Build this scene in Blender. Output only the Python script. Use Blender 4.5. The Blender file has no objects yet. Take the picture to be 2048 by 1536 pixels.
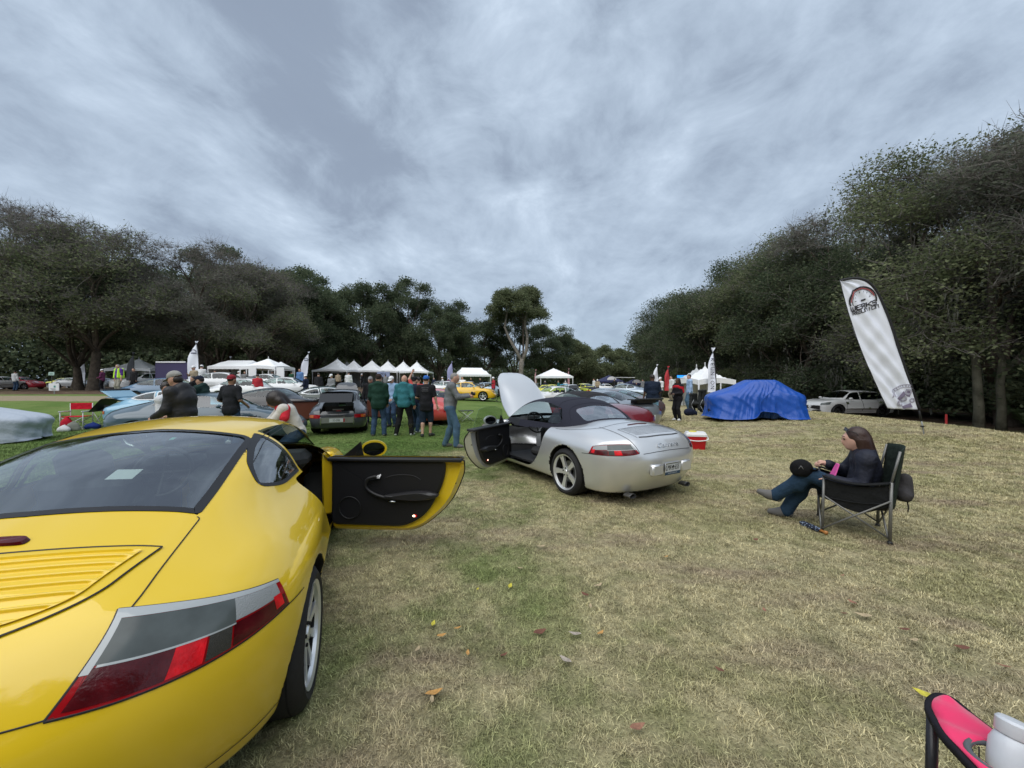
import bpy, math, random
import numpy as np
from mathutils import Vector, Matrix
random.seed(7)
RNG = np.random.default_rng(7)
SC = bpy.context.scene
COL = SC.collection
PI = math.pi
# ---------------------------------------------------------------- camera
FPX, CAMH, HY = 770.0, 1.55, 765.0          # focal length in pixels of a 2048 wide frame, eye height, horizon row
cam_d = bpy.data.cameras.new('camera')
cam = bpy.data.objects.new('camera', cam_d); COL.objects.link(cam)
cam_d.sensor_width = 36.0; cam_d.lens = FPX / 2048 * 36
cam_d.clip_start = 0.05; cam_d.clip_end = 3000
cam.location = (0, 0, CAMH)
cam.rotation_euler = (math.radians(90) - math.atan((768 - HY) / FPX), 0, 0)
SC.camera = cam
# ---------------------------------------------------------------- view
SC.view_settings.view_transform = 'Standard'; SC.view_settings.look = 'None'
SC.view_settings.exposure = 0.95; SC.view_settings.gamma = 1; SC.view_settings.use_curve_mapping = False
SC.render.engine = 'CYCLES'
SC.cycles.max_bounces = 7; SC.cycles.transparent_max_bounces = 16
SC.cycles.diffuse_bounces = 3; SC.cycles.glossy_bounces = 3; SC.cycles.caustics_reflective = False; SC.cycles.caustics_refractive = False
# ---------------------------------------------------------------- sky: overcast, broken grey cloud deck
SUN_EL, SUN_AZ = 56.0, 205.0
world = bpy.data.worlds.new('World'); SC.world = world; world.use_nodes = True
def build_sky():
 nt = world.node_tree; nt.nodes.clear(); N = nt.nodes; L = nt.links
 out = N.new('ShaderNodeOutputWorld')
 sky = N.new('ShaderNodeTexSky'); sky.sky_type = 'NISHITA'; sky.sun_disc = False
 sky.sun_elevation = math.radians(SUN_EL); sky.sun_rotation = math.radians(SUN_AZ)
 bg1 = N.new('ShaderNodeBackground'); bg1.inputs['Strength'].default_value = 0.07
 L.new(sky.outputs[0], bg1.inputs['Color'])
 tc = N.new('ShaderNodeTexCoord'); sep = N.new('ShaderNodeSeparateXYZ'); L.new(tc.outputs['Generated'], sep.inputs[0])
 def math_(op, a, b=None, c=None):
  n = N.new('ShaderNodeMath'); n.operation = op
  for i, v in enumerate((a, b, c)):
   if v is None: continue
   if isinstance(v, (int, float)): n.inputs[i].default_value = v
   else: L.new(v, n.inputs[i])
  return n.outputs[0]
 zz = math_('MAXIMUM', sep.outputs['Z'], 0.0)
 den = math_('ADD', zz, 0.26)
 px = math_('DIVIDE', sep.outputs['X'], den); py = math_('DIVIDE', sep.outputs['Y'], den)
 # the cloud deck is combed into streets running away to the left of the view
 comb = N.new('ShaderNodeCombineXYZ'); L.new(px, comb.inputs[0]); L.new(py, comb.inputs[1])
 mp = N.new('ShaderNodeMapping'); mp.inputs['Rotation'].default_value = (0, 0, math.radians(-33)); mp.inputs['Scale'].default_value = (1.0, 0.5, 1)
 mp.inputs['Location'].default_value = (4.0, 7.1, 0)
 L.new(comb.outputs[0], mp.inputs[0])
 def noise(scale, detail, rough, dist=0.0, vec=None):
  n = N.new('ShaderNodeTexNoise'); n.inputs['Scale'].default_value = scale; n.inputs['Detail'].default_value = detail
  n.inputs['Roughness'].default_value = rough; n.inputs['Distortion'].default_value = dist
  L.new(vec or mp.outputs[0], n.inputs['Vector']); return n.outputs['Fac']
 mq = N.new('ShaderNodeMapping'); mq.inputs['Scale'].default_value = (1.0, 1.0, 1.7); mq.inputs['Rotation'].default_value = (0, math.radians(28), 0); L.new(tc.outputs['Generated'], mq.inputs[0])
 a = noise(1.1, 6, 0.56, 0.5); b = noise(5.0, 8, 0.62, 0.35, mq.outputs[0])
 s = math_('ADD', math_('MULTIPLY', a, 0.64), math_('MULTIPLY', b, 0.36))
 ramp = N.new('ShaderNodeValToRGB'); r = ramp.color_ramp; r.interpolation = 'B_SPLINE'
 r.elements[0].position = 0.40; r.elements[0].color = (0.24, 0.292, 0.378, 1)
 r.elements[1].position = 0.60; r.elements[1].color = (0.60, 0.70, 0.82, 1)
 e = r.elements.new(0.465); e.color = (0.345, 0.42, 0.52, 1)
 e = r.elements.new(0.545); e.color = (0.46, 0.55, 0.665, 1)
 L.new(s, ramp.inputs[0])
 # towards the horizon the deck closes to an even blue grey
 hz = N.new('ShaderNodeMapRange'); hz.inputs['From Min'].default_value = 0.0; hz.inputs['From Max'].default_value = 0.22
 L.new(zz, hz.inputs['Value'])
 mix = N.new('ShaderNodeMixRGB'); mix.inputs['Color1'].default_value = (0.335, 0.425, 0.53, 1)
 L.new(hz.outputs[0], mix.inputs['Fac']); L.new(ramp.outputs[0], mix.inputs['Color2'])
 bg2 = N.new('ShaderNodeBackground'); bg2.inputs['Strength'].default_value = 0.64; L.new(mix.outputs[0], bg2.inputs['Color'])
 ms = N.new('ShaderNodeMixShader'); ms.inputs[0].default_value = 0.93
 L.new(bg1.outputs[0], ms.inputs[1]); L.new(bg2.outputs[0], ms.inputs[2]); L.new(ms.outputs[0], out.inputs[0])
build_sky()
sun_d = bpy.data.lights.new('sun', 'SUN'); sun_d.energy = 1.5; sun_d.angle = math.radians(85); sun_d.color = (1.0, 0.965, 0.91)
sun = bpy.data.objects.new('sun', sun_d); COL.objects.link(sun)
sun.rotation_euler = (math.radians(90 - SUN_EL), 0, math.radians(180 - SUN_AZ))
# ================================================================ helpers
def new_mesh(name, V, F, mats=None, midx=None, smooth=True, normals=None):
 """V (n,3); F an int array (m,k) or a list of lists"""
 me = bpy.data.meshes.new(name)
 V = np.asarray(V, dtype=np.float32).reshape(-1, 3)
 if isinstance(F, np.ndarray) and F.ndim == 2:
  m, k = F.shape
  me.vertices.add(len(V)); me.vertices.foreach_set('co', V.ravel())
  me.loops.add(m * k); me.loops.foreach_set('vertex_index', F.astype(np.int32).ravel())
  me.polygons.add(m); me.polygons.foreach_set('loop_start', np.arange(0, m * k, k, dtype=np.int32))
  me.polygons.foreach_set('loop_total', np.full(m, k, dtype=np.int32))
  me.update(calc_edges=True)
 else:
  me.from_pydata(V.tolist(), [], [list(map(int, f)) for f in F]); me.update()
 for mm in (mats if isinstance(mats, (list, tuple)) else [mats]):
  if mm is not None: me.materials.append(mm)
 if midx is not None: me.polygons.foreach_set('material_index', np.asarray(midx, dtype=np.int32))
 me.polygons.foreach_set('use_smooth', np.full(len(me.polygons), bool(smooth)))
 if normals is not None:
  me.normals_split_custom_set_from_vertices(np.asarray(normals, dtype=np.float32).tolist())
 return me
def link(name, me, parent=None, loc=None, rz=None):
 o = bpy.data.objects.new(name, me); COL.objects.link(o)
 if parent is not None: o.parent = parent
 if loc is not None: o.location = loc
 if rz is not None: o.rotation_euler = (0, 0, rz)
 return o
def tag(o, label=None, cat=None, group=None, kind=None):
 if label: o['label'] = label
 if cat: o['category'] = cat
 if group: o['group'] = group
 if kind: o['kind'] = kind
 return o
def empty(name, loc, rz, label, cat, group=None, scale=1.0):
 o = bpy.data.objects.new(name, None); COL.objects.link(o); o.empty_display_size = 0.1
 o.location = loc; o.rotation_euler = (0, 0, rz); o.scale = (scale,) * 3
 return tag(o, label, cat, group)
def copy_tree(o, parent=None):
 c = o.copy(); COL.objects.link(c)
 if parent is not None: c.parent = parent
 for ch in list(o.children): copy_tree(ch, c)
 return c
class MB:
 """collects pieces into one mesh"""
 def __init__(s): s.v = []; s.f = []; s.m = []; s.n = 0
 def add(s, V, F, mi=0):
  V = np.asarray(V, float).reshape(-1, 3)
  s.v.append(V); s.f += [[i + s.n for i in f] for f in (F.tolist() if isinstance(F, np.ndarray) else F)]
  s.m += [mi] * len(F); s.n += len(V); return s
 def box(s, c, d, mi=0, rz=0, M=None, bev=0.0):
  x, y, z = [q / 2 for q in d]
  if bev > 0:
   b = min(bev, x * .9, y * .9, z * .9); V = []
   for sx in (-1, 1):
    for sy in (-1, 1):
     for sz in (-1, 1):
      V += [(sx * x, sy * (y - b), sz * (z - b)), (sx * (x - b), sy * y, sz * (z - b)), (sx * (x - b), sy * (y - b), sz * z)]
   V = np.array(V); bm = np.round(V, 6)
   F = hull_faces(bm)
  else:
   V = np.array([(a * x, b_ * y, c_ * z) for a in (-1, 1) for b_ in (-1, 1) for c_ in (-1, 1)])
   F = [[0, 1, 3, 2], [4, 6, 7, 5], [0, 4, 5, 1], [2, 3, 7, 6], [0, 2, 6, 4], [1, 5, 7, 3]]
  if rz: V = V @ np.array([[math.cos(rz), math.sin(rz), 0], [-math.sin(rz), math.cos(rz), 0], [0, 0, 1]])
  if M is not None: V = V @ np.array(M).T[:3, :3]
  return s.add(V + np.array(c), F, mi)
 def tube(s, P, r, n=8, mi=0, cap=True, closed=False):
  V, F = tube(P, r, n, cap, closed); return s.add(V, F, mi)
 def lathe(s, prof, n=24, mi=0, axis='z', c=(0, 0, 0), M=None):
  prof = np.array(prof, float); a = np.linspace(0, 2 * PI, n, endpoint=False)
  V = np.stack([prof[:, None, 0] * np.cos(a), prof[:, None, 0] * np.sin(a), np.repeat(prof[:, 1:2], n, 1)], -1).reshape(-1, 3)
  k = len(prof); i = np.arange(k - 1)[:, None] * n; j = np.arange(n)[None]; j2 = (j + 1) % n
  F = np.stack([i + j, i + j2, i + n + j2, i + n + j], -1).reshape(-1, 4)
  if axis == 'y': V = V[:, [0, 2, 1]] * np.array([1, 1, -1]) 
  if axis == 'x': V = V[:, [2, 0, 1]]
  if M is not None: V = V @ np.array(M).T[:3, :3]
  return s.add(V + np.array(c), F, mi)
 def prism(s, pts, z0, z1, mi=0):
  """2D outline extruded in z"""
  P = np.array(pts, float); n = len(P)
  V = np.vstack([np.c_[P, np.full(n, z0)], np.c_[P, np.full(n, z1)]])
  F = [list(range(n))[::-1], list(range(n, 2 * n))] + [[i, (i + 1) % n, n + (i + 1) % n, n + i] for i in range(n)]
  return s.add(V, F, mi)
 def mesh(s, name, mats, smooth=False):
  me = bpy.data.meshes.new(name); V = np.vstack(s.v)
  me.from_pydata(V.tolist(), [], s.f); 
  for mm in (mats if isinstance(mats, (list, tuple)) else [mats]): me.materials.append(mm)
  me.polygons.foreach_set('material_index', np.array(s.m, dtype=np.int32))
  me.update()
  if smooth == 'auto':
   me.polygons.foreach_set('use_smooth', np.full(len(me.polygons), True)); me.set_sharp_from_angle(angle=math.radians(38))
  else: me.polygons.foreach_set('use_smooth', np.full(len(me.polygons), bool(smooth)))
  return me
 def build(s, name, mats, parent=None, smooth=False, loc=None, rz=None):
  return link(name, s.mesh(name, mats, smooth), parent, loc, rz)
def hull_faces(V):
 import bmesh
 bm = bmesh.new(); vs = [bm.verts.new(v) for v in V]
 bmesh.ops.convex_hull(bm, input=vs); bm.verts.index_update()
 F = [[v.index for v in f.verts] for f in bm.faces]; bm.free(); return F
def tube(P, r, n=8, cap=True, closed=False):
 P = np.asarray(P, float); k = len(P); r = np.broadcast_to(np.asarray(r, float), (k,))
 T = (np.roll(P, -1, 0) - np.roll(P, 1, 0)) if closed else np.gradient(P, axis=0)
 T /= np.linalg.norm(T, axis=1, keepdims=True) + 1e-12
 u = np.cross(T[0], [0, 0, 1.0]); 
 if np.linalg.norm(u) < 1e-3: u = np.array([1.0, 0, 0])
 U = []
 for t in T:
  u = u - t * (u @ t); u /= np.linalg.norm(u) + 1e-12; U.append(u)
 U = np.array(U); W = np.cross(T, U); a = np.linspace(0, 2 * PI, n, endpoint=False)
 V = (P[:, None] + r[:, None, None] * (U[:, None] * np.cos(a)[None, :, None] + W[:, None] * np.sin(a)[None, :, None])).reshape(-1, 3)
 F = []
 for i in range(k if closed else k - 1):
  a0 = i * n; b0 = ((i + 1) % k) * n
  for j in range(n): F.append([a0 + j, a0 + (j + 1) % n, b0 + (j + 1) % n, b0 + j])
 if cap and not closed: F += [list(range(n))[::-1], list(range((k - 1) * n, k * n))]
 return V, F
def tubes_batch(Ps, Rs, n):
 """many open tubes with the same number of points at once"""
 P = np.array(Ps, float); R = np.array(Rs, float); m, k, _ = P.shape; T = np.gradient(P, axis=1); T /= np.linalg.norm(T, axis=2, keepdims=True) + 1e-9
 u = np.cross(T, [.31, .17, .93]); u /= np.linalg.norm(u, axis=2, keepdims=True) + 1e-9; w = np.cross(T, u); a = np.linspace(0, 2 * PI, n, endpoint=False)
 V = P[:, :, None] + R[:, :, None, None] * (u[:, :, None] * np.cos(a)[:, None] + w[:, :, None] * np.sin(a)[:, None])
 b = (np.arange(m) * k * n)[:, None, None] + (np.arange(k - 1) * n)[None, :, None]; j = np.arange(n)[None, None]; j2 = (j + 1) % n
 return V.reshape(-1, 3), np.stack([b + j, b + j2, b + n + j2, b + n + j], -1).reshape(-1, 4)
# ---- splines
def nspline(xk, yk):
 """natural cubic spline; yk (n,) or (n,m). returns eval(x)->(...,m)"""
 xk = np.asarray(xk, float); yk = np.asarray(yk, float); o = xk.argsort(); xk = xk[o]; yk = yk[o]; n = len(xk)
 one = yk.ndim == 1; Y = yk[:, None] if one else yk
 h = np.diff(xk); A = np.eye(n); B = np.zeros_like(Y)
 for i in range(1, n - 1):
  A[i, i - 1] = h[i - 1]; A[i, i] = 2 * (h[i - 1] + h[i]); A[i, i + 1] = h[i]
  B[i] = 6 * ((Y[i + 1] - Y[i]) / h[i] - (Y[i] - Y[i - 1]) / h[i - 1])
 M = np.linalg.solve(A, B)
 def ev(x):
  x = np.clip(np.asarray(x, float), xk[0], xk[-1]); i = np.clip(np.searchsorted(xk, x, side='right') - 1, 0, n - 2)
  hh = h[i][..., None]; t = (x - xk[i])[..., None]; q = hh - t
  r = M[i] * q ** 3 / (6 * hh) + M[i + 1] * t ** 3 / (6 * hh) + (Y[i] / hh - M[i] * hh / 6) * q + (Y[i + 1] / hh - M[i + 1] * hh / 6) * t
  return r[..., 0] if one else r
 NT = 3000; x0, x1 = xk[0], xk[-1]; tab = ev(np.linspace(x0, x1, NT)); sc = (NT - 1) / (x1 - x0)
 def fast(x):
  q = np.clip((np.asarray(x, float) - x0) * sc, 0, NT - 1.0001); i = q.astype(np.int32); t = q - i
  if not one: t = t[..., None]
  a = tab[i]; return a + (tab[i + 1] - a) * t
 return fast
def table2(xk, yk, Z):
 """tensor spline T(x,y): Z[i][j] at (xk[i], yk[j])"""
 fx = nspline(xk, np.array(Z, float)); fy = nspline(yk, np.eye(len(yk)))
 return lambda x, y: (fx(x) * fy(y)).sum(-1)
def smax(a, b, k): 
 return np.maximum(a, b) + np.maximum(k - np.abs(a - b), 0) ** 2 / (4 * k)
def smin(a, b, k): return -smax(-a, -b, k)
def sstep(a, b, x):
 t = np.clip((x - a) / (b - a), 0, 1); return t * t * (3 - 2 * t)
# ---- surface nets
def surface_nets(F, org, h):
 s = F < 0
 nx, ny, nz = F.shape
 c = np.zeros((nx - 1, ny - 1, nz - 1), np.int8)
 for i in (0, 1):
  for j in (0, 1):
   for k in (0, 1): c += s[i:nx - 1 + i, j:ny - 1 + j, k:nz - 1 + k]
 act = (c > 0) & (c < 8); I = np.argwhere(act)
 idx = np.full(act.shape, -1, np.int64); idx[tuple(I.T)] = np.arange(len(I))
 P = np.zeros((len(I), 3)); cnt = np.zeros(len(I))
 for ax in range(3):
  o1, o2 = [a for a in range(3) if a != ax]
  for a in (0, 1):
   for b in (0, 1):
    A = I.copy(); A[:, o1] += a; A[:, o2] += b; B = A.copy(); B[:, ax] += 1
    fa = F[tuple(A.T)]; fb = F[tuple(B.T)]; m = (fa < 0) != (fb < 0)
    t = fa[m] / (fa[m] - fb[m]); q = A[m].astype(float); q[:, ax] += t
    P[m] += q; cnt[m] += 1
 V = P / cnt[:, None] * h + np.asarray(org)
 Q = []
 for ax in range(3):
  o1, o2 = [a for a in range(3) if a != ax]
  sl = [slice(None)] * 3; sl2 = [slice(None)] * 3; sl[ax] = slice(0, -1); sl2[ax] = slice(1, None)
  d = s[tuple(sl)] != s[tuple(sl2)]
  E = np.argwhere(d); E = E[(E[:, o1] > 0) & (E[:, o2] > 0) & (E[:, o1] < F.shape[o1] - 1) & (E[:, o2] < F.shape[o2] - 1)]
  def cell(da, db):
   A = E.copy(); A[:, o1] -= da; A[:, o2] -= db; return idx[tuple(A.T)]
  q = np.stack([cell(1, 1), cell(0, 1), cell(0, 0), cell(1, 0)], 1)
  ins = s[tuple(E.T)]
  flip = ins if ax != 1 else ~ins
  q[~flip] = q[~flip][:, ::-1]
  Q.append(q)
 Q = np.vstack(Q); Q = Q[(Q >= 0).all(1)]
 return V, Q
def gradn(f, V, e=1.5e-3):
 G = np.empty_like(V)
 for a in range(3):
  d = np.zeros(3); d[a] = e
  G[:, a] = (f(V + d) - f(V - d)) / (2 * e)
 return G
def relax(f, V, it=3):
 for _ in range(it):
  G = gradn(f, V); n2 = (G ** 2).sum(1) + 1e-9
  st = (f(V) / n2)[:, None] * G; L = np.linalg.norm(st, axis=1, keepdims=True)
  V = V - st * np.minimum(1, 0.02 / (L + 1e-9))
 return V
def raycast(f, O, D, tmax=1.6, n=90):
 """first outside->inside crossing along rays"""
 O = np.asarray(O, float).reshape(-1, 3); D = np.broadcast_to(np.asarray(D, float), O.shape); D = D / np.linalg.norm(D, axis=1, keepdims=True)
 t = np.linspace(0, tmax, n); ins = f(O[:, None] + D[:, None] * t[None, :, None]) < 0; k = np.where(ins.any(1), ins.argmax(1), n - 1); k = np.maximum(k, 1)
 lo = t[k - 1]; hi = t[k]
 for _ in range(15):
  m = (lo + hi) / 2; i = f(O + D * m[:, None]) < 0; hi = np.where(i, m, hi); lo = np.where(i, lo, m)
 return O + D * hi[:, None]
# ---- 2D polygons
def rpoly(pts, n=6):
 """pts: (x,y,r) with corner radius; returns a dense closed outline"""
 out = []; k = len(pts)
 for i in range(k):
  p = np.array(pts[i][:2], float); a = np.array(pts[i - 1][:2], float); b = np.array(pts[(i + 1) % k][:2], float)
  r = pts[i][2] if len(pts[i]) > 2 else 0
  if r <= 0: out.append(p); continue
  da = (a - p); la = np.linalg.norm(da); db = (b - p); lb = np.linalg.norm(db); q = min(r, la * .48, lb * .48)
  A = p + da / la * q; B = p + db / lb * q
  for t in np.linspace(0, 1, n): out.append((1 - t) ** 2 * A + 2 * t * (1 - t) * p + t * t * B)
 return np.array(out)
def spoly(pts, n=8, closed=True):
 """catmull-rom through points"""
 P = np.array(pts, float); k = len(P); out = []
 for i in range(k if closed else k - 1):
  if closed: a, b, c, d = P[i - 1], P[i], P[(i + 1) % k], P[(i + 2) % k]
  else: a, b, c, d = P[max(i - 1, 0)], P[i], P[i + 1], P[min(i + 2, k - 1)]
  for t in np.linspace(0, 1, n, endpoint=False):
   out.append(.5 * ((2 * b) + (c - a) * t + (2 * a - 5 * b + 4 * c - d) * t * t + (3 * b - a - 3 * c + d) * t ** 3))
 if not closed: out.append(P[-1])
 return np.array(out)
def inpoly(P, poly):
 x, y = P[:, 0], P[:, 1]; r = np.zeros(len(P), bool); n = len(poly)
 for i in range(n):
  x1, y1 = poly[i]; x2, y2 = poly[(i + 1) % n]
  c = (y1 > y) != (y2 > y)
  if c.any():
   xi = (x2 - x1) * (y - y1) / (y2 - y1 + 1e-15) + x1; r ^= c & (x < xi)
 return r
def nearpoly(P, poly):
 best = np.full(len(P), 1e9); Q = P.copy(); n = len(poly)
 for i in range(n):
  a = poly[i]; d = poly[(i + 1) % n] - a; L = d @ d + 1e-15
  t = np.clip(((P - a) @ d) / L, 0, 1); q = a + t[:, None] * d; dd = ((P - q) ** 2).sum(1)
  m = dd < best; best[m] = dd[m]; Q[m] = q[m]
 return np.sqrt(best), Q
def inset(poly, d):
 n = len(poly); P = np.array(poly); T = np.roll(P, -1, 0) - np.roll(P, 1, 0); T /= np.linalg.norm(T, axis=1, keepdims=True) + 1e-12
 area = .5 * np.sum(P[:, 0] * np.roll(P[:, 1], -1) - np.roll(P[:, 0], -1) * P[:, 1])
 Nn = np.c_[-T[:, 1], T[:, 0]] * (1 if area > 0 else -1)
 return P + Nn * d
def densify(P, step=.03, closed=True):
 P = np.array(P, float); out = []
 for i in range(len(P) if closed else len(P) - 1):
  a = P[i]; b = P[(i + 1) % len(P)]; k = max(1, int(np.linalg.norm(b - a) / step))
  out += [a + (b - a) * t for t in np.linspace(0, 1, k, endpoint=False)]
 if not closed: out.append(P[-1])
 return np.array(out)
# ================================================================ materials
MATS = {}
def mat(name, col, rough=.6, metal=0, coat=0, spec=.5, emit=None, noise=None, bump=None, coat_rough=.03, sheen=0):
 """noise=(scale, amount) brightness variation; bump=(scale, strength, distance)"""
 if name in MATS: return MATS[name]
 m = bpy.data.materials.new(name); m.use_nodes = True; nt = m.node_tree; b = nt.nodes['Principled BSDF']
 c = (*col, 1)
 b.inputs['Base Color'].default_value = c; b.inputs['Roughness'].default_value = rough; b.inputs['Metallic'].default_value = metal
 b.inputs['Coat Weight'].default_value = coat; b.inputs['Coat Roughness'].default_value = coat_rough
 b.inputs['Specular IOR Level'].default_value = spec
 if sheen: b.inputs['Sheen Weight'].default_value = sheen
 if emit: b.inputs['Emission Color'].default_value = (*emit[:3], 1); b.inputs['Emission Strength'].default_value = emit[3]
 if noise or bump: tc = nt.nodes.new('ShaderNodeTexCoord')
 if noise:
  n = nt.nodes.new('ShaderNodeTexNoise'); n.inputs['Scale'].default_value = noise[0]; n.inputs['Detail'].default_value = 6
  nt.links.new(tc.outputs['Object'], n.inputs['Vector'])
  r = nt.nodes.new('ShaderNodeMapRange'); r.inputs['From Min'].default_value = .3; r.inputs['From Max'].default_value = .7
  r.inputs['To Min'].default_value = 1 - noise[1]; r.inputs['To Max'].default_value = 1 + noise[1]
  nt.links.new(n.outputs['Fac'], r.inputs['Value'])
  x = nt.nodes.new('ShaderNodeVectorMath'); x.operation = 'SCALE'; x.inputs[0].default_value = col
  nt.links.new(r.outputs[0], x.inputs['Scale']); nt.links.new(x.outputs[0], b.inputs['Base Color'])
 if bump:
  n = nt.nodes.new('ShaderNodeTexNoise'); n.inputs['Scale'].default_value = bump[0]; n.inputs['Detail'].default_value = 4
  nt.links.new(tc.outputs['Object'], n.inputs['Vector'])
  q = nt.nodes.new('ShaderNodeBump'); q.inputs['Strength'].default_value = bump[1]; q.inputs['Distance'].default_value = bump[2]
  nt.links.new(n.outputs['Fac'], q.inputs['Height']); nt.links.new(q.outputs[0], b.inputs['Normal'])
 MATS[name] = m; return m
def glass(name, tint, gloss=.06, rough=.01):
 if name in MATS: return MATS[name]
 m = bpy.data.materials.new(name); m.use_nodes = True; nt = m.node_tree; nt.nodes.clear()
 o = nt.nodes.new('ShaderNodeOutputMaterial'); t = nt.nodes.new('ShaderNodeBsdfTransparent'); t.inputs[0].default_value = (*tint, 1)
 g = nt.nodes.new('ShaderNodeBsdfGlossy'); g.inputs['Roughness'].default_value = rough; g.inputs['Color'].default_value = (.95, .97, 1, 1)
 lw = nt.nodes.new('ShaderNodeLayerWeight'); fr = nt.nodes.new('ShaderNodeMath'); fr.operation = 'POWER'; fr.inputs[1].default_value = 4.5
 lw.inputs['Blend'].default_value = .5; nt.links.new(lw.outputs['Facing'], fr.inputs[0])
 mr = nt.nodes.new('ShaderNodeMapRange'); mr.inputs['To Min'].default_value = gloss; mr.inputs['To Max'].default_value = 1.0
 nt.links.new(fr.outputs[0], mr.inputs['Value'])
 x = nt.nodes.new('ShaderNodeMixShader'); nt.links.new(mr.outputs[0], x.inputs[0]); nt.links.new(t.outputs[0], x.inputs[1]); nt.links.new(g.outputs[0], x.inputs[2])
 nt.links.new(x.outputs[0], o.inputs[0]); MATS[name] = m; return m
def paint(name, col, metal=0.0, rough=.38):
 return mat('paint_' + name, col, rough, metal, coat=1.0, coat_rough=.01, spec=.3)
BLACK = mat('black_plastic', (.012, .012, .013), .45)
TRIM = mat('black_trim', (.010, .010, .012), .5)
RUBBER = mat('rubber', (.014, .014, .015), .75, noise=(40, .2))
CHROME = mat('chrome', (.75, .76, .78), .12, 1.0)
ALLOY = mat('alloy', (.78, .79, .80), .3, .65)
STEEL = mat('steel_tube', (.30, .31, .31), .38, .6)
CABIN = mat('cabin_dark', (.030, .031, .033), .8)
DARK = mat('dark_void', (.006, .006, .006), .9)
GLASS = glass('window_glass', (.62, .72, .70), .05)
GLASSD = glass('window_glass_dark', (.34, .40, .40), .07)
WHITE = mat('white_plastic', (.72, .73, .74), .45)
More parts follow.
